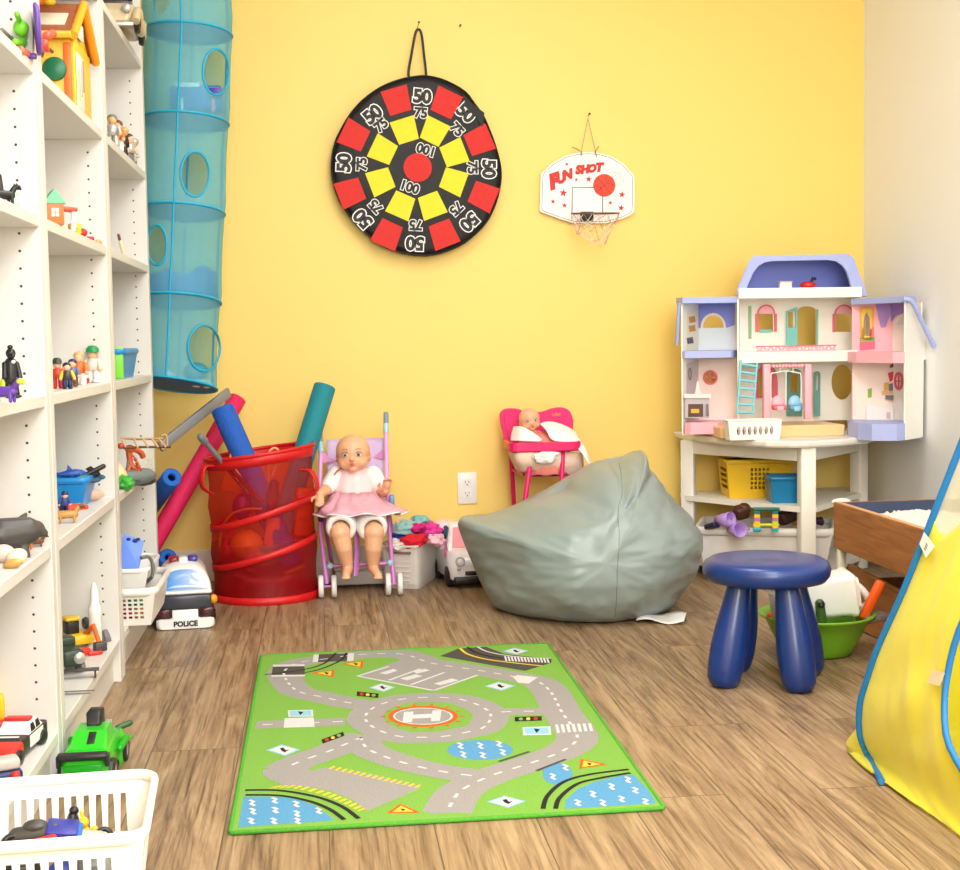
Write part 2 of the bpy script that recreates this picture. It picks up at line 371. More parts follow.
# water
rpoly(6,[(97,690),(200,688),(300,692),(400,728),(475,786),(280,800),(76,814)],BLU,1)
rpoly(0,[(480+33*math.cos(t*PI/10),749.5+10*math.sin(t*PI/10)) for t in range(20)],BLU,1)
rpoly(0,[(557.5+15*math.cos(t*PI/8),773.5+11*math.sin(t*PI/8)) for t in range(16)],BLU,1)
rpoly(7,[(541,712),(543,680),(590,635),(660,605),(745,585),(812,576),(868,632),(906,690),(720,702)],BLU,1)
def wave(z,x,y,s=1):
    P=[fp(*p) for p in rp(z,[(x-10*s,y-12*s),(x+8*s,y-5*s),(x-4*s,y+4*s),(x+12*s,y+12*s)])]; stroke(P,.007,WHT,3,smooth=False)
for x,y in ((132,715),(135,750),(128,790),(225,705),(228,745),(222,790),(315,720),(318,760),(408,748),(320,790)): wave(6,x,y)
for x,y in ((120,462),(132,497),(200,462),(210,500),(275,455),(290,488),(540,548),(490,585),(650,655),(725,625),(690,690),(820,640),(765,675),(790,598),(860,685),(590,690)): wave(7,x,y)
# railway tracks
def track(z,pts,m=BLKR,w=.009,l=3): stroke([fp(*p) for p in rp(z,pts)],w,m,l)
track(6,[(105,662),(250,664),(400,690),(505,730),(575,780)]); track(6,[(105,682),(250,685),(370,708),(455,742),(515,785)])
track(7,[(452,714),(470,662),(535,606),(640,576),(795,556)]); track(7,[(502,714),(520,668),(590,614),(685,590),(802,570)])
for i in range(9):
    f=.12+i/10; a=Vector((452,714,0)).lerp(Vector((535,606,0)),f) if f<.5 else Vector((480,655,0)).lerp(Vector((640,576,0)),f)
rpoly(7,[(40,103),(115,72),(225,66),(300,95),(420,108),(486,112),(485,130),(380,162),(250,140)],DRK,1)
track(7,[(120,72),(150,95),(220,115),(330,130),(450,143)],YLW,.008); track(7,[(150,68),(185,90),(260,108),(360,120),(485,126)],BLKR,.008); track(7,[(190,66),(225,84),(300,100),(400,110),(485,112)],WHT,.006)
for i in range(14):
    x=300+i*13; track(7,[(x,104+i*.8),(x+6,124+i*.5)],WHT,.005,4)
rpoly(6,[(219,150),(350,148),(352,184),(214,186)],DRK,2); rpoly(6,[(408,100),(530,96),(527,128),(404,132)],DRK,2)
for q in ([(388,101),(410,100),(406,132),(384,133)],[(530,96),(556,95),(553,127),(526,128)],[(219,143),(350,141),(350,149),(219,151)],[(214,186),(352,184),(352,191),(213,193)]): rpoly(6,q,WHT,3)
track(6,[(185,184),(260,176),(350,163),(430,138),(480,95)],BLKR,.007,4); track(6,[(352,176),(420,160),(500,125),(525,94)],BLKR,.007,4)
# white road blocks and zebra
rpoly(6,[(268,365),(388,361),(392,401),(264,405)],WHT,4); rpoly(7,[(330,186),(350,180),(432,188),(395,214),(352,210)],WHT,4)
for i in range(7):
    x=500+i*22; rpoly(7,[(x,378-i*.8),(x+12,377-i*.8),(x+20,410-i*1.2),(x+8,411-i*1.2)],WHT,4)
# helipad
def ell(cx,cy,rx,ry,m,l,n=28): rpoly(0,[(cx+rx*math.cos(2*PI*t/n),cy+ry*math.sin(2*PI*t/n)) for t in range(n)],m,l)
ell(423,716,35,10.5,ORG,2); ell(423,716,30,8.5,WHT,3); ell(423,716,28,7.8,GRY,4)
rpoly(0,[(404,712),(413.5,711.4),(413,714.6),(432,713.6),(432.5,710.4),(441.5,710),(440,720.6),(431,721),(431.4,717.6),(412.6,718.5),(412,722),(402.5,722.4)],WHT,5)
for i in range(14):
    a=2*PI*i/14; c,s=math.cos(a),math.sin(a); rpoly(0,[(423+37*c-2.5*s,716+11*s+.8*c),(423+43*c,716+13.2*s),(423+37*c+2.5*s,716+11*s-.8*c)],ORG,2)
# signs
for z,x,y,w,h in ((6,262,497,70,24),(6,673,238,55,18),(7,305,686,78,24),(7,280,224,62,18),(7,342,84,52,14)):
    rpoly(z,[(x-w,y),(x-w*.1,y-h),(x+w,y-h*.1),(x+w*.1,y+h)],PBL,2); rpoly(z,[(x-w*.8,y),(x-w*.1,y-h*.8),(x+w*.8,y-h*.1),(x+w*.1,y+h*.8)],WHT,3)
    rpoly(z,[(x-w*.2,y-h*.3),(x,y-h*.45),(x+w*.15,y),(x+w*.35,y-h*.1),(x+w*.1,y+h*.4),(x-w*.1,y+h*.1)],BLKR,4)
for z,x,y,w,h in ((6,333,344,52,15),(7,426,402,56,18)):
    rpoly(z,[(x-w,y-h*.8),(x+w,y-h),(x+w*1.05,y+h*.9),(x-w*.95,y+h)],WHT,2); rpoly(z,[(x-w*.85,y-h*.6),(x+w*.85,y-h*.75),(x+w*.9,y+h*.65),(x-w*.8,y+h*.75)],PBL,3)
    rpoly(z,[(x-w*.2,y-h*.5),(x+w*.25,y-h*.3),(x,y+h*.5)],BLKR,4)
for z,x,y,w,h in ((6,755,740,75,22),(6,550,142,50,16),(6,428,180,52,16),(7,650,534,60,20)):
    s=-1 if z==6 and y<200 else 1
    t=[(x-w*.85,y+h*.8),(x-w*.1,y-h),(x+w,y+h*.7)] if y>300 and z==6 else ([(x-w,y-h*.2),(x+w*.9,y-h),(x+w*.8,y+h*.9)] if z==6 else [(x-w*.9,y+h),(x-w*.8,y-h),(x+w,y+h*.1)])
    cx=sum(q[0] for q in t)/3; cy=sum(q[1] for q in t)/3
    rpoly(z,t,ORG,2); rpoly(z,[(cx+(a-cx)*.66,cy+(b-cy)*.66) for a,b in t],YLW,3); rpoly(z,[(cx-10,cy-5),(cx+12,cy-2),(cx+2,cy+6)],BLKR,4)
for z,x,y,w,h,a in ((6,612,267,45,9,.1),(6,468,445,48,9,-.35),(7,393,354,54,9,-.03)):
    rpoly(z,[(x+u*w*math.cos(a)-v*h*math.sin(a),y+u*w*math.sin(a)+v*h*math.cos(a)) for u,v in ((-1,-1),(1,-1),(1,1),(-1,1))],BLKR,2)
    for u,c in ((-.55,RED_ if z==6 else GRN),(0,YLW),(.55,GRN if z==6 else RED_)):
        X,Y=x+u*w*math.cos(a),y+u*w*math.sin(a); rpoly(z,[(X+9*math.cos(t*PI/4),Y+6*math.sin(t*PI/4)) for t in range(8)],c,3)
for a,b in (((275,525),(398,485)),((425,562),(543,516))): track(7,[a,b],DRK,.008)
mb.build('pile',rug,True)
ed=MB(); ed.tube([Vector((p.x,p.y,.0043)) for p in (lambda Q:[Q[i].lerp(Q[(i+1)%4],t) for i in range(4) for t in (.004,.25,.5,.75,.996)])(rc)],.0042,EDG,8,closed=True)
ed.build('overlocked_edge',rug,True,label='bright green stitched edge')
# ---- soft dartboard hanging on the yellow wall
BLK=mat('black_nylon',(20,18,19),.5,var=.1,bump=.35,bscale=18,spec=.3); RDF=mat('red_felt',(214,44,40),.75,var=.12,scale=60); YLF=mat('yellow_felt',(238,220,50),.75,var=.08,scale=60); WPR=mat('white_print',(244,242,240),.6,var=.02); BPR=mat('black_print',(28,26,27),.6)
DY=4.836
dc=at(417.3,167.5,DY)
def dz(x,y): p=at(310+x*.3103,10+y*.3103,DY); return (p.x-dc.x,p.z-dc.z)
board=thing('dartboard','round black soft dartboard with red and yellow squares hanging on the yellow wall','dartboard',(dc.x,4.898,dc.z))
out=[dz(*p) for p in ((345,213),(385,213),(440,228),(500,262),(530,300),(556,335),(575,375),(596,430),(612,490),(616,540),(606,600),(585,655),(555,700),(500,748),(440,776),(380,789),(320,785),(250,765),(190,725),(135,670),(95,610),(74,545),(70,490),(80,430),(100,385),(130,335),(170,290),(225,250),(285,225))]
OO=[(p.x,p.y) for p in crom([Vector((a,b,0)) for a,b in out],3,True)]; n=len(OO)
mb=MB(FRONT((dc.x,DY,dc.z)))
rings=[(.0,.001),(.5,.001),(.93,.0005),(.985,-.003),(1.0,-.010),(1.008,-.022),(1.012,-.034),(1.0,-.046),(.97,-.056),(.6,-.060)]
V=[(x*s,y*s,z) for s,z in rings[1:] for x,y in OO]+[(0,0,.001)]
Fc=[[j*n+i,(j+1)*n+i,(j+1)*n+(i+1)%n,j*n+(i+1)%n] for j in range(len(rings)-2) for i in range(n)]+[[len(V)-1,i,(i+1)%n] for i in range(n)]
mb.add(V,Fc,BLK); mb.build('cover',board,True)
pipe=MB(FRONT((dc.x,DY,dc.z))); pipe.tube([(x*1.0,y*1.0,-.006) for x,y in OO],.0032,BLK,6,closed=True); pipe.build('piping',board,True)
def square(cx,cy,s,m,name,k=1.0):
    cx,cy=dz(cx,cy); a=math.atan2(cy,cx); r=math.hypot(cx,cy); M=FRONT((dc.x,DY,dc.z))@TR((cx,cy,.0018),rz=a-PI/2)
    MB(M).prism([(-s*.44,-s*.5),(s*.44,-s*.5),(s*.54,s*.5),(s*-.54,s*.5)],0,.0012,m).build(name,board,True)
for x,y in ((281,292),(437,300),(545,422),(558,600),(430,723),(250,723),(130,588),(142,405)): square(x,y,.087,RDF,'red_patch')
for x,y in ((307,388),(400,392),(464,462),(462,552),(392,630),(294,630),(228,552),(235,452)): square(x,y,.081,YLF,'yellow_patch')
MB(FRONT((dc.x,DY,dc.z))).prism(circ(*dz(347,508),.049,n=32),.0015,.003,RDF).build('bullseye',board,True)
def num(txt,x,y,ang,sz):
    cx,cy=dz(x,y); kk=.955 if txt=='50' else 1; cx*=kk; cy*=kk; M=FRONT((dc.x,DY,dc.z))@TR((cx,cy,.0022),rz=ang)
    mb=MB(M); mb.text(txt,sz,WPR,TR((0,0,0)),.0003,offset=sz*.105); mb.text(txt,sz,BPR,TR((0,0,.0008)),.0003,offset=sz*.045); mb.build('printed_number',board,True)
for x,y in ((362,270),(196,330),(100,492),(163,680),(338,762),(520,690),(585,512),(508,325)):
    cx,cy=dz(x,y); num('50',x,y,math.atan2(cy,cx)-PI/2,.063)
for x,y in ((357,333),(230,372),(168,497),(212,632),(340,692),(470,640),(522,508),(473,386)):
    cx,cy=dz(x,y); num('75',x,y,math.atan2(cy,cx)-PI/2,.046)
num('100',320,572,-.33,.045); num('100',375,450,PI-.3,.045)
st=MB(FRONT((dc.x,DY,dc.z))); lp=[dz(*p) for p in ((330,235),(318,205),(328,140),(340,75),(350,60),(360,75),(368,140),(375,205),(373,235))]
P=crom([Vector((a,b,-.012)) for a,b in lp],5)
V=[];Fc=[]
for i,p in enumerate(P):
    t=(P[min(i+1,len(P)-1)]-P[max(0,i-1)]).normalized(); nn=Vector((-t.y,t.x,0)); V+=[p+nn*.0045,p-nn*.0045,p-nn*.0045-Vector((0,0,.002)),p+nn*.0045-Vector((0,0,.002))]
for i in range(len(P)-1):
    for j in range(4): Fc.append([4*i+j,4*i+(j+1)%4,4*i+4+(j+1)%4,4*i+4+j])
st.add(V,Fc,BLK,False); st.build('hanging_strap',board,True)
h=MB(FRONT((dc.x,DY,dc.z))); fx=[dz(*p) for p in ((490,268),(520,300),(562,332),(556,378),(538,350),(505,318))]; h.prism(fx,-.004,.004,BLK); h.build('folded_flap',board,True)
NAI=mat('nail_steel',(90,80,70),.4,metal=.6)
def nail(px,py,label,l=.02):
    p=at(px,py,YB); mb=MB(); mb.cyl((p.x,YB+.001,p.z),(p.x,YB-l,p.z+.003),.0014,NAI,8); mb.lathe([(0,0),(.004,0),(.004,.0015),(0,.0015)],NAI,10,TR((p.x,YB-l+.0012,p.z+.003),PI/2)); one(mb,'nail',label,'nail',base=(p.x,YB,p.z))
nail(460,27,'bare nail in the yellow wall, right of the dartboard strap',.014)
nail(417.5,28,'nail that the black dartboard strap hangs from',.075)
nail(588,116,'nail that holds the string of the toy basketball hoop',.03)
# ---- toy basketball hoop
HY=4.885
hc=at(588,187,HY)
hoop=thing('toy_basketball_hoop','small white toy basketball hoop reading FUN SHOT, hung by string on yellow wall','basketball hoop',(hc.x,4.898,hc.z))
def hz(x,y,Y=HY): p=at(520+x*.1724,100+y*.1724,Y); return (p.x-hc.x,p.z-hc.z)
WPL=mat('white_board',(246,244,240),.45,var=.01); RPR=mat('red_print',(205,45,40),.6); KPR=mat('dark_print',(60,58,62),.6); OPR=mat('orange_print',(232,66,40),.6,var=.1)
FH=FRONT((hc.x,HY,hc.z))
bd=[(120,430),(180,370),(260,325),(330,307),(395,303),(460,308),(530,328),(600,370),(662,440),(664,560),(660,650),(640,668),(590,690),(500,715),(310,715),(230,690),(120,650),(113,640),(116,540)]
bo=[hz(*p) for p in bd]
bb=MB(FH).prism(bo,-.004,.004,WPL)
for x,y,r in ((270,373,13),(325,463,12),(397,460,20),(250,540,25),(190,590,16),(257,612,17),(590,550,21),(522,597,14),(585,627,20)):
    px,py=hz(x,y); r*=.1724/284; bb.prism([(px+(r if i%2==0 else r*.42)*math.sin(i*PI/5+.15),py+(r if i%2==0 else r*.42)*math.cos(i*PI/5+.15)) for i in range(10)],.0038,.0046,RPR)
bb.build('backboard',hoop,True)
def line2(z,pts,w,closed=False):
    P=[Vector((*p,z)) for p in pts]; mb_.tube(P,w,KPR,5,closed=closed)
mb_=MB(FH); cx=sum(p[0] for p in bo)/len(bo); cy=sum(p[1] for p in bo)/len(bo)
line2(.004,[(cx+(x-cx)*.955,cy+(y-cy)*.955) for x,y in bo],.0009,True)
line2(.004,[hz(300,655),hz(302,507),hz(430,507)],.0018); line2(.004,[hz(478,655),hz(478,560)],.0018)
for k in range(4): line2(.004,[hz(515+14*k+10*j*0+ (40+6*k)*math.sin(a)*.9-10, 470-(60+0*k)*math.cos(a)*.9) for j in range(1) for a in [x*.25+.2 for x in range(9)]],.0005)
mb_.build('printed_lines',hoop,True)
mb_=MB(FH); bx,by=hz(487,496); R=.0108*1.04*1.08
R=abs(hz(551,496)[0]-bx); mb_.prism(circ(bx,by,R,n=32),.0035,.0048,OPR)
for P in ([(-1,0),(1,0)],[(0,-1),(0,1)],[(-.75,.66),(-.35,0),(-.75,-.66)],[(.75,.66),(.35,0),(.75,-.66)]):
    c,s=math.cos(.7),math.sin(.7); line2(.0048,[(bx+R*(x*c-y*s),by+R*(x*s+y*c)) for x,y in P],.0008)
mb_.build('printed_ball',hoop,True)
mb_=MB(FH)
for ch,x,y,s,a in (('F',190,478,.078,.32),('U',232,458,.052,.28),('N',270,437,.05,.24),('S',333,408,.044,.12),('H',372,405,.044,.1),('O',412,400,.042,.06),('T',454,394,.046,.04)):
    px,py=hz(x,y); mb_.text(ch,s*.86,RPR,TR((px,py,.0044+.00012*((x//20)%9)),rz=a),.0004,offset=s*.075,shear=.25)
mb_.build('printed_words',hoop,True,label='red slanted words FUN SHOT')
rz_=at(595,213.5,HY-.09); RR=.083
RIMM=mat('hoop_rim',(150,70,60),.4); NET=mat('net_cord',(244,226,206),.8); NRD=mat('net_red_cord',(226,120,100),.8)
mb_=MB(); rimp=[Vector((rz_.x+RR*math.cos(2*PI*i/28),HY-.012-RR+RR*math.sin(2*PI*i/28),rz_.z+.006+.075*(RR*math.sin(2*PI*i/28)-RR))) for i in range(28)]
mb_.tube(rimp,.0028,mat('hoop_rim_grey',(120,90,88),.4,metal=.3),8,closed=True); mb_.build('rim',hoop,True)
bxp=hz(385,683); MB(FH).box((bxp[0],bxp[1]+.004,.010),(.045,.032,.014),BPR,bev=.002).build('bracket',hoop,True)
mb_=MB(); rnd=random.Random(3)
lev=[(1,0),(.95,-.022),(.80,-.044),(.68,-.062),(.60,-.076)]; NS=10
cxy=Vector((rz_.x,HY-.012-RR,rz_.z))
def npt(i,l):
    s,dzv=lev[l]; a=2*PI*(i+(.5 if l%2 else 0))/NS
    return cxy+Vector((RR*s*math.cos(a)-.004*l,RR*s*math.sin(a),dzv*(1.15+.25*math.cos(a))+.006+.075*RR*(math.sin(a)-1)+(rnd.uniform(-.012,.012) if l else 0)))
G=[[npt(i,l) for i in range(NS)] for l in range(5)]
for l in range(4):
    for i in range(NS):
        for j in ((i,(i+1)%NS) if l%2 else (i,(i-1)%NS)):
            mb_.tube([G[l][i],G[l][i].lerp(G[l+1][j],.5)-Vector((0,0,.004)),G[l+1][j]],.0011,NRD if (i+l)%4==0 else NET,5)
for i in range(NS):
    a,b=G[4][i],G[4][(i+1)%NS]; mb_.tube([a,a.lerp(b,.5)-Vector((0,0,.008)),b],.001,NET,5)
mb_.build('net',hoop,True)
STR=mat('grey_string',(170,160,140),.8)
mb_=MB(); top=at(588,118,4.872); l=at(581,153,4.876); r=at(596,153,4.876); hk=mat('tan_hook',(150,130,90),.6)
mb_.tube([l,top],.0012,STR,6); mb_.tube([r,top],.0012,STR,6); mb_.build('hanging_string',hoop,True)
for q,w in (((581,153),((572,147),(577,149),(582,152),(581,156))),((596,153),((599,146),(597,149),(595,152),(597,157)))):
    MB().tube([at(*p,4.874) for p in w],.0018,hk,6).build('hook',hoop,True)
# ---- power outlet
oc=at(467,488,4.899)
ol=thing('power_outlet','white double power outlet low on the yellow wall, above the toy car','outlet',(oc.x,4.899,oc.z))
PW=mat('outlet_white',(240,238,236),.35,var=.01); SLT=mat('slot_dark',(60,58,56),.6)
M=FRONT((oc.x,4.899,oc.z)); MB(M).box((0,0,.003),(.068,.112,.006),PW,bev=.0015).build('cover_plate',ol,True)
for s in (-1,1):
    r=MB(M); r.prism([(x,y+s*.0195) for x,y in rrect(-.0165,-.0145,.0165,.0145,.008)],.0055,.0078,PW); r=r.build('receptacle',ol,True)
    mbs=MB(M); mbs.box((-.006,s*.0195+.003,.0078),(.002,.008,.001),SLT); mbs.box((.006,s*.0195+.003,.0078),(.002,.007,.001),SLT); mbs.prism(circ(0,s*.0195-.007,.0026,n=10),.0075,.0083,SLT); mbs.build('slot',r,True)
# ---- helpers for bodies
def loft(mb,secs,m,caps=True,smooth=True,M=None):
    n=len(secs[0]); V=[p for s in secs for p in s]
    Fc=[[j*n+i,j*n+(i+1)%n,(j+1)*n+(i+1)%n,(j+1)*n+i] for j in range(len(secs)-1) for i in range(n)]
    mb.add(V,Fc,m,smooth,M)
    if caps: mb.add(secs[0],[list(range(n))[::-1]],m,False,M); mb.add(secs[-1],[list(range(n))],m,False,M)
    return mb
def plast(name,rgb,rough=.35,**k): return mat(name,rgb,rough,var=.02,**k)
# ---- blue stool
BST=plast('blue_plastic',(12,50,122),.34,coat=.2)
stool=thing('stool','dark blue round plastic stool standing on the floor in front of the green bowl','stool',(1.052,3.195,0),-.46)
MB().lathe([(0,.296),(.06,.298),(.112,.299),(.134,.296),(.146,.288),(.1515,.274),(.149,.258),(.140,.246),(.122,.242),(.06,.240),(0,.240)],BST,48).build('seat',stool)
for k in range(4):
    a=PI/4+PI/2*k; d=Vector((math.cos(a),math.sin(a),0)); P=[];R=[]
    for t,r in ((0,.024),(.03,.033),(.08,.039),(.2,.0425),(.38,.0430),(.55,.0400),(.75,.034),(.93,.029),(1.0,.027)):
        P.append(d*(.128-.05*t)+Vector((0,0,.242*t))); R.append(r)
    MB().tube(P,R,BST,20).build('leg',stool)
# ---- green bowl and what lies in it
LIM=plast('lime_plastic',(116,178,34),.35); bp=Vector((1.272,3.455,0))
bowl=thing('plastic_bowl','lime green plastic bowl full of toys on the floor behind the blue stool','bowl',bp)
MB().lathe([(0,.002),(.085,.002),(.092,.008),(.096,.02),(.118,.06),(.132,.092),(.147,.101),(.150,.106),(.146,.108),(.130,.099),(.113,.062),(.09,.02),(.08,.012),(0,.012)],LIM,48).build('bowl_body',bowl)
CR=plast('white_plastic',(240,240,238),.3)
pb=Vector((1.278,3.46,.150))
jug=thing('toy_box','white plastic toy tub lying on its side in the lime green bowl','toy tub',pb,-.15); jug.scale=(1.12,1.12,1.12)
mb=MB(TR((0,0,0),0,-.12)); 
loft(mb,[[Vector((x,a,b)) for a,b in rrect(-s,-s*.8,s,s*.8,.012)] for x,s in ((-.09,.048),(-.08,.052),(.06,.058),(.066,.062),(.075,.062),(.078,.058))],CR); mb.build('tub',jug)
MB(TR((0,0,0),0,-.12)).prism([(x,y) for x,y in rrect(-.044,-.036,.044,.036,.014)],.0775,.088,plast('frosted_lid',(236,226,222),.4),TR((0,0,0),0,PI/2)@TR(rz=PI/2)).build('lid',jug)
MB().tube(crom([(.08,0,.03),(.10,-.01,.012),(.115,-.01,-.015),(.095,0,-.035)],5),.009,plast('frosted_lid',(236,226,222)),8).build('handle',jug)
def simple(name,label,cat,mb,**k): return one(mb,name,label,cat,**k)
ORP=plast('orange_plastic',(240,92,24),.35)
q=at(872,600,3.40); mb=MB(); mb.box((q.x,q.y,q.z),(.026,.02,.11),ORP,eul(.1,.42,0),bev=.008); simple('toy_shovel','bright orange toy shovel handle sticking up out of the lime green bowl','toy shovel',mb)
q=at(822,612,3.36); mb=MB(); DGR=plast('dark_green_plastic',(58,92,40),.4); mb.cap((q.x,q.y,q.z-.035),(q.x-.006,q.y,q.z+.022),.0145,DGR,.012); mb.lathe([(.0045,0),(.009,.001),(.009,.003),(.0045,.004)],plast('black_plastic',(28,28,30)),12,TR((q.x-.006,q.y-.012,q.z+.022),PI/2)); simple('toy_tool','dark green toy tool handle leaning in the lime bowl before the white tub','toy tool',mb)
q=at(773,616,3.42); mb=MB(); mb.ball(q,(.018,.014,.012),plast('red_orange_plastic',(232,70,30))); simple('toy_ball','small red orange toy lying at the left rim of the lime bowl','toy',mb)
q=at(872,617,3.42); mb=MB(); mb.box((q.x+.0,q.y,q.z),(.07,.05,.02),plast('grey_plastic',(120,112,108)),eul(0,-.1,.3),bev=.004); simple('toy_block','flat grey toy block at the right rim of the lime bowl','toy block',mb)
CHR=mat('chrome_wire',(200,200,200),.2,metal=.9)
mb=MB(); mb.tube(crom([at(768,586,3.36),at(772,584,3.36),at(778,596,3.355),at(786,610,3.35),at(790,619,3.35)],5),.0022,CHR,8); simple('toy_whisk','thin silver wire handle curving down into the lime bowl behind the stool leg','wire handle',mb)
mb=MB(); q=at(777,607,3.40); loft(mb,[[Vector((q.x+r*math.cos(a*PI/8),q.y+r*math.sin(a*PI/8),q.z+z)) for a in range(16)] for r,z in ((.014,-.03),(.022,.035),(.020,.035),(.012,-.025))],mat('clear_cup',(200,200,196),.2,alpha=.4)); simple('toy_cup','clear plastic cup standing at the left side of the lime bowl','cup',mb)
# ---- wooden sand tray
WD=bpy.data.materials.new('stained_pine'); WD.use_nodes=True
def woodmat(m,c1,c2,rough=.4):
    nt=m.node_tree;N=nt.nodes;L=nt.links;b=N['Principled BSDF']; tc=N.new('ShaderNodeTexCoord'); mp=N.new('ShaderNodeMapping'); mp.inputs['Scale'].default_value=(8,2.2,22); L.new(tc.outputs['Object'],mp.inputs[0])
    n=N.new('ShaderNodeTexNoise'); n.inputs['Scale'].default_value=2.2; n.inputs['Detail'].default_value=6; n.inputs['Distortion'].default_value=1.2; L.new(mp.outputs[0],n.inputs['Vector'])
    r=N.new('ShaderNodeValToRGB'); r.color_ramp.elements[0].position=.3; r.color_ramp.elements[1].position=.72
    r.color_ramp.elements[0].color=(*[lin(x) for x in c1],1); r.color_ramp.elements[1].color=(*[lin(x) for x in c2],1); L.new(n.outputs['Fac'],r.inputs[0]); L.new(r.outputs[0],b.inputs['Base Color']); b.inputs['Roughness'].default_value=rough
woodmat(WD,(146,86,36),(186,122,60)); WDE=mat('raw_pine_edge',(214,160,112),.55,var=.15); NVY=mat('navy_liner',(48,62,92),.5)
X0=1.45
pT=ax(833.5,502,X0); Yf=pT.y; zt=pT.z; zb=ax(833.5,547.5,X0).z; Yn=2.72; X1=1.935
tray=thing('sand_table','two tier brown wooden sand table filled with white grains, beside the yellow tent','sand table',((X0+X1)/2,(Yf+Yn)/2,0))
mb=MB().box((X0+.009,(Yf+Yn)/2,(zt+zb)/2),(.018,Yf-Yn,zt-zb),WD,bev=.002,seg=1); mb.box((X0+.009,(Yf+Yn)/2,zt+.0005),(.0165,Yf-Yn-.004,.002),WDE); mb.build('side_board',tray,True)
MB().box((X1-.009,(Yf+Yn)/2,(zt+zb)/2),(.018,Yf-Yn,zt-zb),WD,bev=.002,seg=1).build('side_board',tray,True)
for yy,s in ((Yf-.009,-1),(Yn+.009,1)):
    MB().box(((X0+X1)/2,yy,(zt+zb)/2),(X1-X0-.036,.018,zt-zb),WD).build('end_board',tray,True)
    MB().box(((X0+X1)/2,yy+s*.010,(zt+zb)/2+.002),(X1-X0-.037,.0015,zt-zb-.004),NVY).build('liner',tray,True)
MB().box(((X0+X1)/2,(Yf+Yn)/2,zb+.006),(X1-X0-.036,Yf-Yn-.036,.010),WD).build('bottom_board',tray,True)
LGW=plast('leg_white',(226,222,210))
for xx in (X0+.012,X1-.03):
    for yy in (Yf-.03,Yn+.04): MB().box((xx,yy,zb/2),(.022,.022,zb),LGW,bev=.003).build('leg',tray,True)
for xx in (X0+.028,X1-.12): MB().ball((xx,Yf+.014,zt-.002),(.03 if xx<1.6 else .014,.013,.011),LGW).build('corner_clip',tray,True)
RICE=mat('white_grain',(246,244,238),.8,var=.04,scale=200,bump=.6,bscale=300)
def ricef(u,v):
    x=X0+.02+(X1-X0-.04)*u; y=Yn+.02+(Yf-Yn-.04)*v
    return (x,y,zt-.042+.010*noise.noise((x*14,y*14,3))+.016*noise.noise((x*5,y*5,1))+.012*math.sin(PI*u)+.005*noise.noise((x*60,y*60,5)))
mb=MB().grid(ricef,60,120,RICE); r=random.Random(4)
for i in range(420):
    u,v=r.random(),r.uniform(.2,1)**.6; p=Vector(ricef(u*.97+.015,v*.98+.01)); mb.ball(p,(r.uniform(.004,.008),r.uniform(.003,.006),r.uniform(.002,.005)),RICE,eul(0,0,r.random()*3),6)
g=mb.build('white_grain'); tag(g,'white grain heaped inside the brown wooden tray','sand',None,'stuff')
# lower wooden drawer box, its board bowed and set askew
low=tray
xa=X0+.03; zl=ax(842,562,xa).z
def brd(u,v,x,t): return None
mb=MB(); n=20
secs=[]
for i in range(n+1):
    f=i/n; y=Yf-.03-(Yf-Yn-.08)*f; x=xa+.012*math.sin(f*PI*1.2); z1=zl-.030*math.sin(min(1,f*1.6)*PI/2)*1.0
    secs.append([Vector((x,y,.004)),Vector((x+.016,y,.004)),Vector((x+.016,y,z1)),Vector((x,y,z1))])
loft(mb,secs,WD,smooth=False); mb.build('lower_board',low,True)
mb=MB(); loft(mb,[[s[3]+Vector((.001,0,.0002)),s[2]+Vector((-.001,0,.0002)),s[2]+Vector((-.001,0,.0015)),s[3]+Vector((.001,0,.0015))] for s in secs],WDE,smooth=False); mb.build('board_edge',low,True,label='pale worn top edge')
MB().box(((xa+X1)/2-.01,Yf-.037,.07),(X1-xa-.03,.014,.13),WD).build('lower_end_board',low,True); MB().box(((xa+X1)/2-.01,Yn+.06,.06),(X1-xa-.03,.014,.11),WD).build('lower_end_board',low,True)
MB().box((X1-.04,(Yf+Yn)/2,.06),(.014,Yf-Yn-.1,.11),WD).build('lower_side_board',low,True); MB().box(((xa+X1)/2-.01,(Yf+Yn)/2,.008),(X1-xa-.06,Yf-Yn-.1,.008),mat('dark_felt',(22,22,26),.9)).build('lower_bottom_board',low,True)
# ---- bean bag
BB=mat('sage_vinyl',(144,157,156),.34,var=.03,scale=5,bump=.08,bscale=22,spec=.45)
oz=[(65,450),(62,470),(80,520),(100,570),(125,630),(150,680),(185,730),(225,765),(300,788),(380,800),(470,806),(560,804),(650,792),(720,770),(780,742),(825,706),(862,655),(885,600),(897,540),(895,480),(868,430),(830,380),(790,335),(760,295),(735,255),(712,222),(697,208),(678,218),(640,227),(590,236),(540,250),(470,290),(400,333),(325,372),(250,405),(200,422),(160,432),(110,434),(78,437)]
BY=4.22
O=[]
for x,y in oz: p=at(440+x*.2917-(7*min(1,max(0,(x-640)/120))),390+y*.2917,BY); O.append(Vector((p.x,p.z,0)))
O=crom(O,4,True); nO=len(O)
bcx=sum(p.x for p in O)/nO; bcz=sum(p.y for p in O)/nO-.03
secsN=60
def bagpt(i,s):
    o=O[i%nO]; ph=PI*s; dx,dzv=o.x-bcx,o.y-bcz
    k=math.sin(ph)**.85; x=bcx+dx*k; z=bcz+dzv*k
    rad=math.hypot(dx,dzv); D=.40*(1-.25*max(0,(z-.28)/.25))*(1 if x>bcx-.1 else max(.45,1+(x-bcx+.1)*1.6))
    y=BY-D*math.cos(ph)
    return Vector((x,y,z))
KN=at(440+612*.2917,390+415*.2917,3.93)                                 # where the creases meet
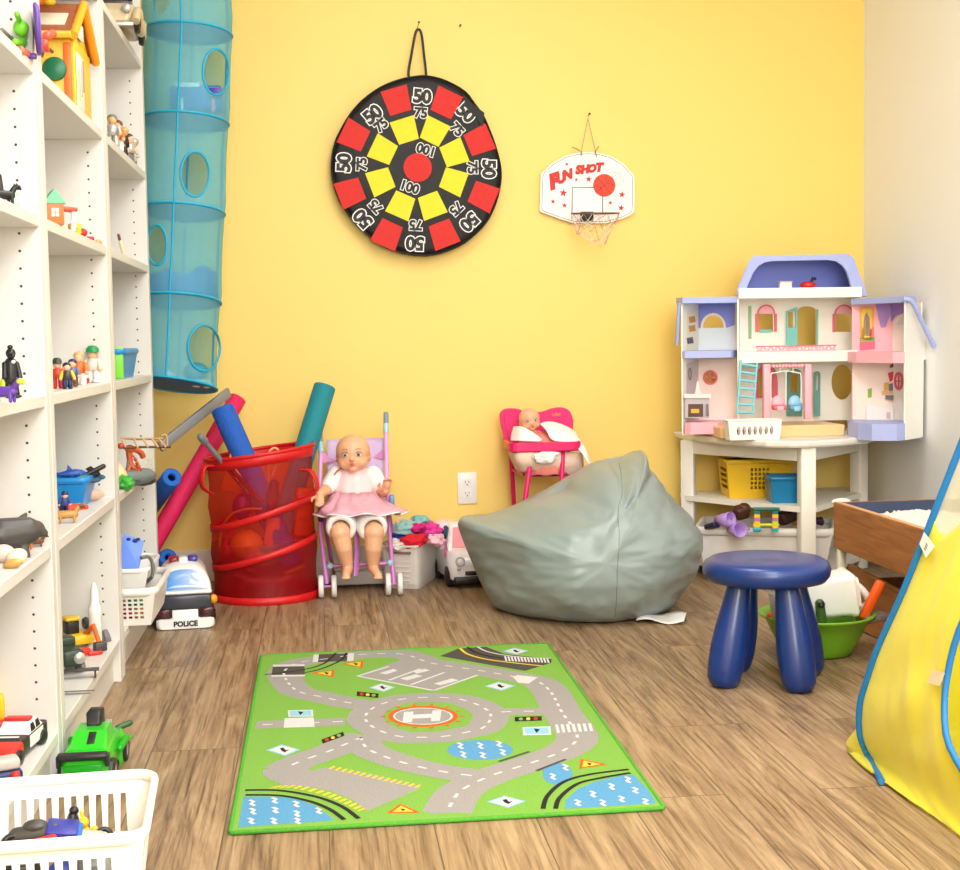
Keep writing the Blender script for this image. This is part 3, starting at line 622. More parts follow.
def crease(p):
    if p.y>BY: return 0
    d=Vector((p.x-KN.x,p.z-KN.z)); r=d.length; a=math.atan2(d.y,d.x)
    w=0
    for a0,amp,l,wd in ((.55,.020,.16,.16),(2.75,.012,.16,.22),(-2.45,.010,.14,.20),(1.15,.010,.18,.14),(-.35,.007,.13,.2),(3.3,.012,.12,.14),(.95,-.010,.15,.1)):
        da=(a-a0+PI)%(2*PI)-PI; w-=1.5*amp*math.exp(-(da/wd)**2)*math.exp(-((r-.05)/l)**2)*min(1,r/.03)
    w+=.020*noise.noise((p.x*7,p.z*7,2))+.009*noise.noise((p.x*16+p.z*5,p.z*26,5))*(1 if p.z<.3 else .6)+.005*noise.noise((p.x*30,p.z*60,8))
    return w
mb=MB(); V=[]
for j in range(secsN+1):
    for i in range(nO):
        p=bagpt(i,.02+.96*j/secsN); n=Vector(((p.x-bcx)*.6,(p.y-BY),(p.z-bcz)*.6))
        if n.length>0: n.normalize()
        edge=min(1,(p-Vector((bcx,BY,bcz))).length/.3)
        p=p+n*crease(p)*math.sin(PI*(.02+.96*j/secsN))**.3
        p.z=max(p.z,.003+.0005*math.sin(i)); V.append(p)
Fc=[[j*nO+i,j*nO+(i+1)%nO,(j+1)*nO+(i+1)%nO,(j+1)*nO+i] for j in range(secsN) for i in range(nO)]
Fc+=[list(range(nO))[::-1],[secsN*nO+i for i in range(nO)]]
mb.add(V,Fc,BB)
bag=thing('bean_bag','large grey green bean bag chair slumped on the floor before the pink high chair','bean bag',(bcx,BY,0))
bo_=mb.build('bag_cover',bag,True,sub=1)
import mathutils
bvh=mathutils.bvhtree.BVHTree.FromPolygons([bo_.matrix_basis@v.co+Vector((bcx,BY,0)) for v in bo_.data.vertices],[list(p.vertices) for p in bo_.data.polygons])
def onbag(x,y,off=.0015):
    p=at(440+x*.2917,390+y*.2917,3.0); d=(p-EYE).normalized(); h=bvh.ray_cast(EYE,d); return h[0]+h[1]*off if h[0] else None
seam=mat('seam_thread',(108,122,114),.6)
for nm,pts in (('centre_seam',((615,250),(622,300),(625,350),(612,400),(610,440),(615,500),(612,560),(608,620),(606,680),(604,740),(598,785))),('side_seam',((745,310),(775,360),(805,420)))):
    P=[q for q in (onbag(*p) for p in pts) if q]
    if len(P)>2:
        P2=[]
        for a,b in zip(P,P[1:]): P2+=[a.lerp(b,t/4) for t in range(4)]
        P2=[ (lambda h:h[0]+h[1]*.0008)(bvh.find_nearest(q)) for q in P2]; MB().tube(P2,.0016,seam,6).build(nm,bag,True)
TAGW=mat('white_tag',(240,238,234),.6); g0=fl(628,617,.006)
mb=MB(); 
def tg(u,v): a=fl(636,622,.004);b=fl(684,624,.004);c=fl(640,613,.012); p=a+(b-a)*u+(c-a)*v; return p+Vector((0,0,.004+.006*math.sin(u*7+v*2)))
mb.grid(tg,12,4,TAGW); mb.build('care_tag',bag,True,solid=.0008)
# ---- half round white table in the corner
TW=mat('table_white',(244,240,230),.4,var=.02)
top=[(1.262,4.872),(1.268,4.79),(1.288,4.70),(1.335,4.52),(1.43,4.345),(1.495,4.30),(1.555,4.292),(1.68,4.335),(1.80,4.405),(1.895,4.55),(1.94,4.71),(1.948,4.872)]
TZ=.488
tc_=(1.60,4.66)
table=thing('side_table','white half round three shelf table in the corner under the dollhouse','table',(tc_[0],tc_[1],0))
mb=MB(); cx,cy=tc_
def ins(P,k): return [(cx+(x-cx)*k,cy+(y-cy)*k) for x,y in P]
secs=[[Vector((x,y,z)) for x,y in ins(top,k)] for z,k in ((TZ-.022,.985),(TZ-.016,.997),(TZ-.006,1.0),(TZ-.001,.994),(TZ,.985))]
loft(mb,secs,TW,smooth=False); mb.build('tabletop',table,True)
LP=[(1.285,4.76),(1.562,4.335),(1.885,4.70)]
for i,(x,y) in enumerate(LP):
    MB().box((x,y,(TZ-.022)/2),(.046 if i!=1 else .05,.046,TZ-.022),TW,eul(0,0,(-.5,0,.5)[i]),bev=.004,seg=2).build('leg',table,True)
def railbox(mb,a,b,z,h,t): 
    d=Vector((b[0]-a[0],b[1]-a[1],0)); mb.box(((a[0]+b[0])/2,(a[1]+b[1])/2,z),(d.length,t,h),TW,eul(0,0,math.atan2(d.y,d.x)),bev=.002,seg=1)
for a,b in ((LP[0],LP[1]),(LP[1],LP[2]),(LP[0],LP[2])):
    mb=MB(); railbox(mb,a,b,TZ-.046,.048,.018); mb.build('apron',table,True)
for z in (.272,.05):
    P=[(1.28,4.86),(1.262,4.75),(1.54,4.32),(1.59,4.318),(1.905,4.70),(1.90,4.86)]
    MB().prism(P,z-.018,z,TW).build('shelf',table,True)
# ---- baskets on the table shelves
YP=plast('yellow_plastic',(240,192,26),.38); TB=plast('teal_blue_plastic',(10,120,170),.35); FRP=mat('frosted_plastic',(250,246,242),.35,alpha=.95)
def holes_grid(x0,x1,y0,y1,nx,ny,fx=.6,fy=.6,r=0):
    o=[]; w=(x1-x0)/nx; h=(y1-y0)/ny
    for i in range(nx):
        for j in range(ny):
            a=x0+w*(i+.5-fx/2); b=y0+h*(j+.5-fy/2); o.append(rect(a,b,a+w*fx,b+h*fy))
    return o
def tub(t,M,w,d,h,tp,m,holes=None,th=.003,rim=.006,rimh=.012,name='basket_body',front_only=False):
    # tapered tub: w x d at the rim, tp = taper of the bottom; holes: dict side -> list of loops in (x, y up from bottom)
    mb=MB(M); hw,hd=w/2,d/2
    for k,(sx,L,off) in enumerate(((0,w,hd),(1,d,hw),(2,w,hd),(3,d,hw))):
        ang=k*PI/2; R=TR(rz=ang); tilt=math.atan2(off*(1-tp),h)
        Ms=R@TR((0,-off*tp,0))@Matrix.Rotation(PI/2+tilt,4,'X')
        sl=h/math.cos(tilt); out=[(-L/2*tp,0),(L/2*tp,0),(L/2,sl),(-L/2,sl)]
        mb.plate(out,(holes or {}).get(k,[]),th,m,Ms)
    mb.box((0,0,th/2),(w*tp,d*tp,th),m)
    mb.build(name,t)
    P=[Vector((x,y,h)) for x,y in rrect(-hw-rim*.3,-hd-rim*.3,hw+rim*.3,hd+rim*.3,min(w,d)*.12,5)]
    rb=MB(M); rb.tube(P,rim,m,8,closed=True,flat=1.6 if rimh>.01 else 1); rb.build('rim',t)
yb=thing('basket','yellow plastic basket with a lattice panel on the middle shelf of the white table','basket',(1.497,4.67,.2725),-.08)
tub(yb,None,.225,.15,.125,.9,YP,{0:holes_grid(-.034,.034,.028,.106,5,5,.62,.62),1:[rect(-.05,.03+.02*i,.05,.042+.02*i) for i in range(4)],3:[rect(-.05,.03+.02*i,.05,.042+.02*i) for i in range(4)]},rim=.005)
mb=MB(TR((1.499,4.67,.385),0,0,-.08)); BRN=mat('brown_cloth',(70,40,24),.8,var=.2,bump=.4,bscale=60)
mb.grid(lambda u,v:((u-.5)*.205,(v-.5)*.132,.012+.006*noise.noise((u*6,v*5,2))),20,14,BRN); simple('cloth','dark brown cloth heaped inside the yellow lattice basket','cloth',mb,solid=.004)
tb=thing('bin','teal blue plastic bin on the middle shelf, right of the yellow lattice basket','bin',(1.545,4.475,.2725),-.12)
tub(tb,None,.125,.10,.082,.9,TB,rim=.005)
cb=thing('storage_bin','frosted white storage bin full of toys on the bottom shelf of the table','storage bin',(1.50,4.56,.0505),-.36)
tub(cb,None,.44,.30,.13,.88,FRP,rim=.009)
PURP=plast('lilac_plastic',(178,140,214),.35); LIMY=plast('lime_yellow_plastic',(196,214,40)); AQU=plast('aqua_plastic',(30,160,180)); PNK=plast('mauve_plastic',(180,110,170)); DKT=plast('deep_teal',(30,110,100))
for i,((px,py),rz,lab) in enumerate((((724,520),.6,'lilac toy cup tipped on its side at the left end of the frosted bin'),((736,530),.2,'lilac toy cup lying in front of the other lilac cup'))):
    q=at(px,py,4.40 if i else 4.44); t=thing('toy_cup',lab,'toy cup',q,rz,'lilac toy cups in the frosted bin')
    M=TR((0,0,0),PI/2-.15,0,.0); mb=MB(M); mb.lathe([(0,-.028),(.018,-.028),(.026,.03),(.024,.03),(.016,-.024),(0,-.024)],PURP,18); mb.build('cup_body',t)
    MB(M).lathe([(0,0),(.007,0)],mat('ochre_spot',(170,130,60)),10,TR((0,0,-.0235))).build('cup_centre',t)
    MB(M).tube(crom([(.02,0,.015),(.042,0,.012),(.040,0,-.018),(.017,0,-.02)],4),.004,PURP,6).build('handle',t)
t=thing('toy_play_frame','yellow, aqua and lime toy frame tower standing in the frosted bin','toy frame',at(766,529,4.37),-.25)
for s in (-.029,.029):
    mb=MB()
    for k,m in enumerate((AQU,YP,LIMY if s>0 else YP,PNK,YP,DKT)): mb.box((s,0,-.002+.0115*k),(.019,.022,.0115),m)
    mb.build('post',t)
MB().box((0,0,.014),(.085,.02,.009),LIMY,bev=.003).build('lower_bar',t); MB().box((0,0,.066),(.088,.026,.008),DKT,bev=.003).build('upper_bar',t); MB().box((-.03,-.012,.0),(.026,.02,.014),AQU,bev=.004).build('foot',t)
for px,py,r,c,lab in ((712,526,(.028,.018,.010),(34,30,70),'dark navy toy lying at the left end of the frosted bin'),(741,512,(.026,.03,.026),(74,34,20),'dark brown toy lump behind the lilac cups'),(788,516,(.045,.03,.028),(62,30,20),'dark brown toy behind the lime toy frame'),(796,520,(.012,.02,.022),(206,150,70),'tan toy leaning near the table front leg'),(818,521,(.02,.02,.012),(60,24,60),'dark purple toy at the right end of the frosted bin')):
    q=at(px,py,4.46); mb=MB(); mb.box(q,[k*1.7 for k in r],plast('toy_%d_%d'%(c[0],c[1]),c,.5),eul(.2,.3,px*.1),bev=min(r)*.45); mb.ball(q+Vector((r[0]*.4,0,r[2]*.3)),min(r)*.9,plast('toy_%d_%d'%(c[0],c[1]),c,.5),n=10); simple('toy_lump',lab,'toy',mb)
# ---- dollhouse
def pz(px,py,Y): p=at(px,py,Y); return (p.x,p.z)
LAV=plast('lavender_plastic',(172,184,238),.4); LVD=plast('deep_lavender',(128,142,226),.455); CRM=plast('cream_plastic',(252,248,240),.4); PKP=plast('pink_plastic',(252,184,198),.4); HPK=plast('rose_plastic',(240,108,130),.4); AQM=plast('sea_green',(130,206,200),.4); PCH=plast('peach_plastic',(250,206,150),.4); VIO=plast('violet_plastic',(166,130,212),.4); BGE=plast('pale_pink_beige',(252,232,222),.45); GRB=plast('pale_grey_blue',(222,230,236),.45); GRYP=plast('pale_grey',(206,198,200),.45); CYN=plast('cyan_plastic',(130,212,226),.35)
house=thing('dollhouse','large open pastel dollhouse with lavender roofs standing on the white table','dollhouse',(1.60,4.62,TZ))
BK,FR=4.715,4.565                                    # back wall and front plane of the middle section
FB=FRONT((0,BK,0)); FF=FRONT((0,FR,0))
def arch(px0,py0,px1,py1,Y,k=.5,n=10):
    x0,zb_=pz(px0,py1,Y); x1,zt_=pz(px1,py0,Y); r=(x1-x0)/2; h=min(zt_-zb_,r*k*2)
    return [(x0,zb_),(x1,zb_)]+[((x0+x1)/2+r*math.cos(PI*i/n),zt_-h+h*math.sin(PI*i/n)) for i in range(n+1)]
def oval(px0,py0,px1,py1,Y): a=pz(px0,py1,Y);b=pz(px1,py0,Y); return circ((a[0]+b[0])/2,(a[1]+b[1])/2,(b[0]-a[0])/2,(b[1]-a[1])/2)
xl,_=pz(738,300,FR); xr,_=pz(857,300,FR); xlb,_=pz(739,330,BK); xrb,_=pz(858,330,BK)
z0=pz(790,424,FR)[1]; zm1=pz(790,351,FR)[1]; zm0=pz(790,362,FR)[1]; za1=pz(790,288,FR)[1]; za0=pz(790,298,FR)[1]; zrt=pz(800,256,FR)[1]
WU=[arch(757,312,774,332,BK,0),arch(834,311,852,332,BK,0),arch(797,306,816,347,BK,.25),arch(757,363,776,397,BK,.9),oval(831,364,853,400,BK),arch(788,370,800,416,BK,.3)]
WU=[WU[2],WU[4]]+[rect(*pz(757,332,BK),*pz(773,313,BK)),rect(*pz(835,332,BK),*pz(851,313,BK)),rect(*pz(757,396,BK),*pz(772,372,BK)),rect(*pz(789,392,BK),*pz(798,374,BK)),rect(*pz(787,332,BK),*pz(793,312,BK))]
mb=MB(); mb.plate(rect(xlb,z0,xrb,za1),WU,.006,CRM,FB); mb.build('back_wall',house,True)
for a,b in (((xl,FR),(xlb,BK)),((xrb,BK),(xr,FR))):
    L=math.hypot(b[0]-a[0],b[1]-a[1]); MB(wallM((*a,0),(*b,0))).plate(rect(0,z0,L,za1),[],.006,CRM).build('side_wall',house,True)
MB().prism([(xl,FR-.012),(xr,FR-.012),(xrb,BK),(xlb,BK)],zm0,zm1,CRM).build('middle_floor',house,True)
MB().prism([(xl-.006,FR-.027),(xr+.006,FR-.027),(xrb,BK),(xlb,BK)],za0,za1,CRM).build('attic_floor',house,True)
xp0=pz(718,430,FR-.06)[0]; xp1=pz(842,430,FR-.06)[0]
mb=MB(); loft(mb,[[Vector((a,b,z)) for a,b in ((xp0+e,FR-.085+e),(xp1-e,FR-.085+e),(xp1-e,BK),(xp0+e,BK))] for z,e in ((TZ+.001,.004),(z0-.004,0),(z0,.003))],PCH,smooth=False); mb.build('ground_floor',house,True)
# railing on the middle floor edge
rl=pz(756,352,FR-.01)[0]; rr=pz(836,352,FR-.01)[0]
mb=MB().box(((rl+rr)/2,FR-.010,zm1+.0015),(rr-rl,.005,.005),PKP); mb.box(((rl+rr)/2,FR-.010,zm1+.017),(rr-rl,.005,.004),HPK)
for i in range(22): mb.box((rl+(rr-rl)*(i+.5)/22,FR-.010,zm1+.009),(.006,.004,.016),PKP,eul(0,.5 if i%2 else -.5,0))
mb.build('railing',house,True)
# windows and doors on the back wall
def frame(name,loop,m,t=.004,dy=.005,k=.84):
    x=[p[0] for p in loop]; z=[p[1] for p in loop]; cx=(max(x)+min(x))/2; cz=(max(z)+min(z))/2
    inn=[(cx+(a-cx)*k,cz+(b-cz)*k) for a,b in loop]; MB(FRONT((0,BK-dy,0))).plate(loop,[inn],t,m).build(name,house,True)
for a,b in ((755,776),(832,854)):
    x0,zb_=pz(a,332,BK); x1,zt_=pz(b,305,BK); xm0=pz(a+2,300,BK)[0]; xm1=pz(b-2,300,BK)[0]; zm=pz(a,314,BK)[1]
    mb=MB(FRONT((0,BK-.005,0))); r=(xm1-xm0)/2; mb.prism([(xm0,zm),(xm1,zm)]+[((xm0+xm1)/2+r*math.cos(PI*i/10),zm+(zt_-zm)*math.sin(PI*i/10)) for i in range(11)],-.002,.003,PKP)
    mb.prism([(q[0],q[1]) for q in circ((xm0+xm1)/2,zm,r*1.05,zt_-zm+.002,12,0,PI)]+[(q[0],q[1]) for q in circ((xm0+xm1)/2,zm,r*.88,zt_-zm-.004,12,PI,0)],.002,.005,HPK)
    for u0,u1 in ((x0,x0+.008),(x1-.008,x1)): mb.box(((u0+u1)/2,(zb_+zm)/2,.002),(u1-u0,zm-zb_,.008),HPK)
    mb.build('window_frame',house,True)
d0,dzb=pz(786,348,BK-.01); d1,dzt=pz(797,307,BK-.01)
MB(FRONT((0,BK-.012,0))).plate([(d0,dzb),(d1,dzb),(d1,dzt),(d0,dzt-.014)],[rect(d0+.006,dzb+(dzt-dzb)*.5,d1-.007,dzt-.016)],.005,AQM).build('door_leaf',house,True)
dr=pz(817,330,BK-.006)[0]; MB().box((dr,BK-.009,(dzb+dzt)/2-.004),(.005,.006,dzt-dzb-.01),AQM).build('door_jamb',house,True)
MB(FRONT((0,BK-.006,0))).box((pz(765,330,BK)[0],pz(765,331,BK)[1],.002),(.042,.010,.006),AQM).build('window_box',house,True)
MB(FRONT((0,BK-.004,0))).prism(rect(*pz(748,339,BK),*pz(751,306,BK)),0,.0012,plast('sticker_green',(150,190,140),.6)).build('growth_chart',house,True)
mb=MB(FRONT((0,BK-.006,0))); lw=rect(*pz(755,398,BK),*pz(777,364,BK)); mb.plate(arch(755,363,777,398,BK,.9),[rect(*pz(758,396,BK),*pz(772,372,BK))],.006,HPK); mb.build('lower_window_frame',house,True)
GDR=plast('grey_green',(104,160,150),.45)
MB(FRONT((0,BK-.008,0))).plate(arch(786,369,801,416,BK,.3),[rect(*pz(789,392,BK),*pz(798,374,BK))],.006,GDR).build('lower_door',house,True)
MB(FRONT((0,BK-.030,0))).plate(arch(811,371,817,416,BK,.5),[rect(*pz(813,390,BK),*pz(815.5,375,BK))],.006,GDR).build('lower_door',house,True)
# attic roof: mansard shell open to the front
def rv(px,py,Y): p=at(px,py,Y); return Vector((p.x,p.y,p.z))
roof_o=[(737,295),(739,286),(749,262),(754,256.5),(848,254.5),(853,258),(864,288),(867,296)]
roof_i=[(745,291),(748,283),(753,272),(758,266),(764,262.5),(772,261),(828,260),(836,261.5),(842,265.5),(846,271),(849,280),(851,288)]
MB(FRONT((0,FR-.012,0))).plate([pz(*p,FR-.012) for p in roof_o],[[pz(*p,FR-.012) for p in roof_i]],.012,LAV).build('roof_front',house,True)
mb=MB(); A=[Vector((pz(*p,FR-.012)[0],FR-.012,pz(*p,FR-.012)[1])) for p in roof_o]; B=[Vector((xlb+.004+(a.x-A[0].x)*(xrb-xlb-.01)/(A[-1].x-A[0].x),BK+.0,a.z)) for a in A]
loft(mb,[A,B],LAV,caps=False,smooth=False); mb.build('roof_shell',house,True,solid=.004)
MB(FRONT((0,BK-.002,0))).plate([(b.x,b.z) for b in B],[],.004,LVD).build('roof_back',house,True)
mb=MB()
for i in range(9):
    f=.1+.09*i; a=A[5].lerp(A[6],f); b=B[5].lerp(B[6],f); mb.tube([a.lerp(b,.05)+Vector((.003,0,0)),a.lerp(b,.95)+Vector((.003,0,0))],.003,LAV,6)
mb.build('roof_shingle',house,True)
# ladder
lw0,lw1=at(737,414,FR-.035),at(753,414,FR-.035); lt0,lt1=at(741,360,FR-.02),at(757,363,FR-.02)
mb=MB(); mb.tube([lw0,lt0],.0042,CYN,8); mb.tube([lw1,lt1],.0042,CYN,8)
for i in range(7): 
    f=.03+.15*i; mb.tube([lw0.lerp(lt0,f),lw1.lerp(lt1,f)],.0048,CYN,8)
mb.build('ladder',house,True)
# porch columns and swing
for px in (766.5,807.5):
    p=at(px,419,FR-.03); q=at(px,364,FR-.03); MB().box((p.x,FR-.03,(p.z+q.z)/2),(.024,.022,q.z-p.z),PKP,bev=.004).build('porch_column',house,True)
p=at(787,366,FR-.03); mb=MB().box((p.x,FR-.03,p.z),(.125,.02,.010),HPK,bev=.003)
for i in range(10): mb.ball((p.x-.05+.011*i,FR-.04,p.z),.006,PKP,n=8)
mb.build('porch_beam',house,True)
sw=plast('swing_white',(248,244,236),.4)
mb=MB(); Y=FR-.035; mb.tube(crom([at(771,403,Y),at(771,376,Y),at(775,373,Y),at(787,371,Y),at(798,373,Y),at(801,376,Y),at(801,403,Y)],4),.0022,sw,6); mb.tube([at(786,371,Y),at(786,405,Y)],.0022,sw,6); mb.tube([at(780,373,Y),at(780,364,Y)],.0018,sw,6); mb.tube([at(793,373,Y),at(793,364,Y)],.0018,sw,6)
mb.build('swing_frame',house,True)
for px,c,c2 in ((778.5,PKP,HPK),(795,plast('sky_plastic',(150,204,238)),plast('blue_grey_plastic',(96,160,196)))):
    q=at(px,406,Y); mb=MB().ball((q.x,Y+.004,q.z+.010),(.023,.010,.026),c); mb.box((q.x,Y-.006,q.z-.004),(.046,.03,.018),c2,bev=.006); mb.box((q.x,Y-.02,q.z-.008),(.024,.012,.018),c,bev=.005); mb.build('swing_seat',house,True)
# wings: walls run between plan points
def pw(p,q,z0,z1,m,name,holes=(),t=.006,lab=None):
    p=Vector(p);q=Vector(q); L=(Vector((q.x,q.y))-Vector((p.x,p.y))).length
    MB(wallM((p.x,p.y,0),(q.x,q.y,0))).plate(rect(0,z0,L,z1),list(holes),t,m).build(name,house,True)
def wu(p,q,px,py):                                           # pixel -> (along, z) on the wall p->q
    d=Vector((q[0]-p[0],q[1]-p[1],0)).normalized(); n=d.cross(Vector((0,0,1))); r=ray(px,py); P=Vector((p[0],p[1],0)); t=((P-EYE).dot(n))/r.dot(n); X=EYE+r*t; return ((X-P).dot(d),X.z)
def patch(p,q,loop,m,name,off=.004,th=.0012,label=None):
    MB(wallM((p[0],p[1],0),(q[0],q[1],0))).prism([wu(p,q,*c) for c in loop],off,off+th,m).build(name,house,True,label=label)
# left wing
g=at(682,330,4.60); PA=(g.x,4.60); g=at(698,330,4.74); PK=(g.x,4.74); g=at(737,330,4.68); PH=(g.x,4.68)
zl0=at(700,422,4.60).z; zlm0=at(700,358,4.57).z; zlm1=at(700,351,4.57).z; zlt=at(700,303,4.57).z
pw(PA,PK,TZ+.010,zlt,CRM,'wing_side_wall')
c1,c2=wu(PK,PH,712,328),wu(PK,PH,702,378)
a0,zz0=wu(PK,PH,703,328); a1,zz1=wu(PK,PH,724,315)
hl=[(a0,zz0),(a1,zz0)]+[((a0+a1)/2+(a1-a0)/2*math.cos(PI*i/10),zz0+(zz1-zz0)*math.sin(PI*i/10)) for i in range(11)]
b0,zb0=wu(PK,PH,704,384); b1,zb1=wu(PK,PH,717,371); ho=circ((b0+b1)/2,(zb0+zb1)/2,(b1-b0)/2,(zb1-zb0)/2)
pw(PK,PH,TZ+.010,zlt,BGE,'wing_back_wall',[hl,ho])
ring=circ((b0+b1)/2,(zb0+zb1)/2,(b1-b0)/2*1.15,(zb1-zb0)/2*1.15); mb=MB(wallM((*PK,0),(*PH,0))); mb.plate(ring,[circ((b0+b1)/2,(zb0+zb1)/2,(b1-b0)/2*.88,(zb1-zb0)/2*.88)],.010,HPK); mb.box(((b0+b1)/2,(zb0+zb1)/2,0),(.004,zb1-zb0,.008),HPK); mb.box(((b0+b1)/2,(zb0+zb1)/2,0),(b1-b0,.004,.008),HPK); mb.build('round_window_frame',house,True)
e0=wu(PK,PH,698,350);e1=wu(PK,PH,735,303)
mb=MB(wallM((*PK,0),(*PH,0))); zc=wu(PK,PH,716,328)[1]; mb.plate([(e0[0],zc),(e0[0],e1[1]),(e1[0],e1[1]),(e1[0],zc+.01),(a1+.012,zc)]+[((a0+a1)/2+((a1-a0)/2+.008)*math.cos(PI*i/10),zz0+(zz1-zz0+.008)*math.sin(PI*i/10)) for i in range(11)],[],.0015,LVD,TR((0,0,.005))); mb.prism([(e0[0],e0[1]),(e1[0],e0[1]),(e1[0],zc),(e0[0],zc)],.004,.0055,GRB); mb.build('upper_wall_lining',house,True)
patch(PA,PK,[(685,311),(697,309),(697,350),(685,351)],plast('cream_sticker',(240,232,206),.6),'wall_sticker')
for px,py,c in ((690,320,(206,150,90)),(690,329,(230,150,110)),(688,341,(90,90,110))): patch(PA,PK,[(px-3,py-3),(px+3,py-4),(px+4,py+2),(px-2,py+3)],plast('stk%d'%c[1],c,.6),'wall_sticker',.0056,.0008)
patch(PA,PK,[(685,364),(697,360),(697,420),(685,422)],GRYP,'fireplace_wall')
MB(wallM((*PA,0),(*PK,0))).plate(circ(*wu(PA,PK,688,374),.016,.022),[circ(*wu(PA,PK,688,374),.010,.015)],.003,plast('mirror_frame',(140,130,130)),TR((0,0,.007))).build('mirror',house,True)
for P_,c,n_ in (([(684,394),(711,394),(711,398),(684,398)],plast('white_mantel',(236,228,230)),'mantel'),([(685,398),(709,398),(709,418),(685,418)],plast('mantel_grey',(196,186,190)),'fireplace'),([(688,404),(703,404),(703,417),(688,417)],plast('hearth_brown',(92,66,56)),'hearth'),([(691,409),(699,409),(699,413),(691,413)],plast('fire_orange',(236,180,60)),'log_fire'),([(695,394),(697,381),(698,381),(701,394)],plast('lamp_grey',(226,222,228)),'lamp'),([(706,416),(706,404),(708,404),(709,416)],plast('tool_grey',(130,120,124)),'fire_tools')):
    off={'mantel':.018,'fireplace':.012,'hearth':.0125,'log_fire':.014,'lamp':.02,'fire_tools':.02}[n_]
    mb=MB(FRONT((0,4.60-off,0))); mb.prism([pz(a,b,4.60-off) for a,b in P_],-.010 if n_ in('mantel','fireplace') else -.001,.002,c); mb.build(n_,house,True)
def slab(pts,z0,z1,m,name,Yf,rnd=False):
    mb=MB(); mb.prism([(p[0],p[1]) for p in pts],z0,z1,m); mb.build(name,house,True)
g=at(734,352,4.57); slab([PA,(PA[0]+.006,4.585),(g.x-.01,4.57),(g.x,4.58),PH,PK],zlm0,zlm1,LAV,'wing_upper_floor',0)
g=at(724,430,4.56); slab([(PA[0]+.004,4.59),(PA[0]+.02,4.572),(g.x-.02,4.562),(g.x,4.58),PH,PK],TZ+.010,zl0,PKP,'wing_ground_floor',0)
g=at(737,300,4.57); slab([(PA[0]-.004,4.575),(g.x,4.57),(PH[0]+.003,PH[1]),(PK[0],PK[1]+.02),(PA[0]-.004,4.66)],zlt,at(700,297,4.57).z,LAV,'wing_roof',0)
p=at(679.5,303,4.61); q=at(677,345,4.63); mb=MB(); mb.tube([p,q],.007,LAV,6); mb.build('wing_roof_slope',house,True)
# right wing
g=at(852,330,FR); RA=(g.x,FR); g=at(904.5,330,4.29); RP=(g.x,4.29); g=at(921.5,330,4.36); RQ=(g.x,4.36); g=at(893,330,4.50); RK=(g.x,4.50)
zr0=at(880,423,4.34).z; zrb=at(905,440,4.30).z; zrm0=at(880,363,4.36).z; zrm1=at(880,352,4.36).z; zrt2=at(880,303,4.36).z
# end panel: gable outline
MB(wallM((*RP,0),(*RQ,0))).plate([wu(RP,RQ,*c) for c in ((904.5,440),(922,437),(923,360),(932,358),(931,345),(912,300),(905,300))],[],.006,CRM).build('wing_end_wall',house,True)
pw(RA,RK,TZ+.02,zrt2,PKP,'wing_back_wall')
pw(RK,RQ,TZ+.02,zrt2,CRM,'wing_back_wall')
patch(RA,RK,[(853,362),(893,362),(893,424),(853,424)],BGE,'kitchen_wall',.0035)
st1=[(856,308),(874,306),(875,350),(856,352)]
patch(RA,RK,[(860,307),(874,307),(874,343),(860,343)],plast('curtain_orange',(246,170,80),.6),'window_picture',.0045)
for L,c in (([(862,309),(872,309),(872,340),(862,340)],(240,204,90)),([(864,318),(867,312),(870,318),(871,336),(863,336)],(180,160,210)),([(862,326),(865,332),(864,339),(861,339)],(232,110,110)),([(870,330),(874,326),(874,339),(870,339)],(236,120,90)),([(860,338),(875,337),(875,341),(860,341)],(130,170,90)),([(860,342),(875,341),(875,349),(860,350)],(240,110,140))): patch(RA,RK,L,plast('pic%d%d'%(c[0],c[2]),c,.6),'window_picture',.0058+.0003*(c[2]%4),.0006)
# violet valance and arch window
patch(RA,RK,[(876,304),(893,304),(893,314),(889,318),(886,327),(881,327),(878,314)],VIO,'violet_valance',.006)
mb=MB(wallM((*RK,0),(*RQ,0))); u0,v0=wu(RK,RQ,894,326); u1,v1=wu(RK,RQ,912,312); mb.prism(circ(u1,v0,u1-u0,v1-v0,14,PI/2,PI)+[(u1,v0)],.004,.006,CRM); mb.prism(circ(u1,v0+.004,(u1-u0)*.75,(v1-v0)*.7,12,PI/2,PI)+[(u1,v0+.004)],.0062,.007,GRB); mb.build('arched_window',house,True)
patch(RK,RQ,[(893,304),(905,304),(905,313),(897,316),(893,322)],VIO,'violet_valance',.0075)
for L,c,n_ in (([(867,404),(894,407),(894,422),(867,420)],(240,236,232),'kitchen_unit'),([(886,395),(894,395),(894,400),(886,399)],(120,110,110),'hob'),([(887,412),(891,412),(891,419),(887,418)],(216,190,180),'oven_window'),([(868,389),(872,388),(872,397),(868,398)],(140,180,70),'kitchen_sticker'),([(890,365),(894,363),(894,367),(890,368)],(150,90,60),'kitchen_sticker'),([(888,373),(894,371),(893,380),(890,382)],(220,60,80),'kitchen_sticker'),([(884,383),(889,382),(889,390),(884,391)],(230,180,80),'kitchen_sticker'),([(889,384),(893,383),(893,391),(889,391)],(110,120,150),'kitchen_sticker'),([(882,391),(893,390),(893,394),(882,395)],(230,190,140),'kitchen_sticker')):
    patch(RA,RK,L,plast('kit%d%d'%(c[0],c[1]),c,.6),n_,.010 if n_=='kitchen_unit' else .0185 if n_ in('hob','oven_window') else .0062,.008 if n_=='kitchen_unit' else .0008)
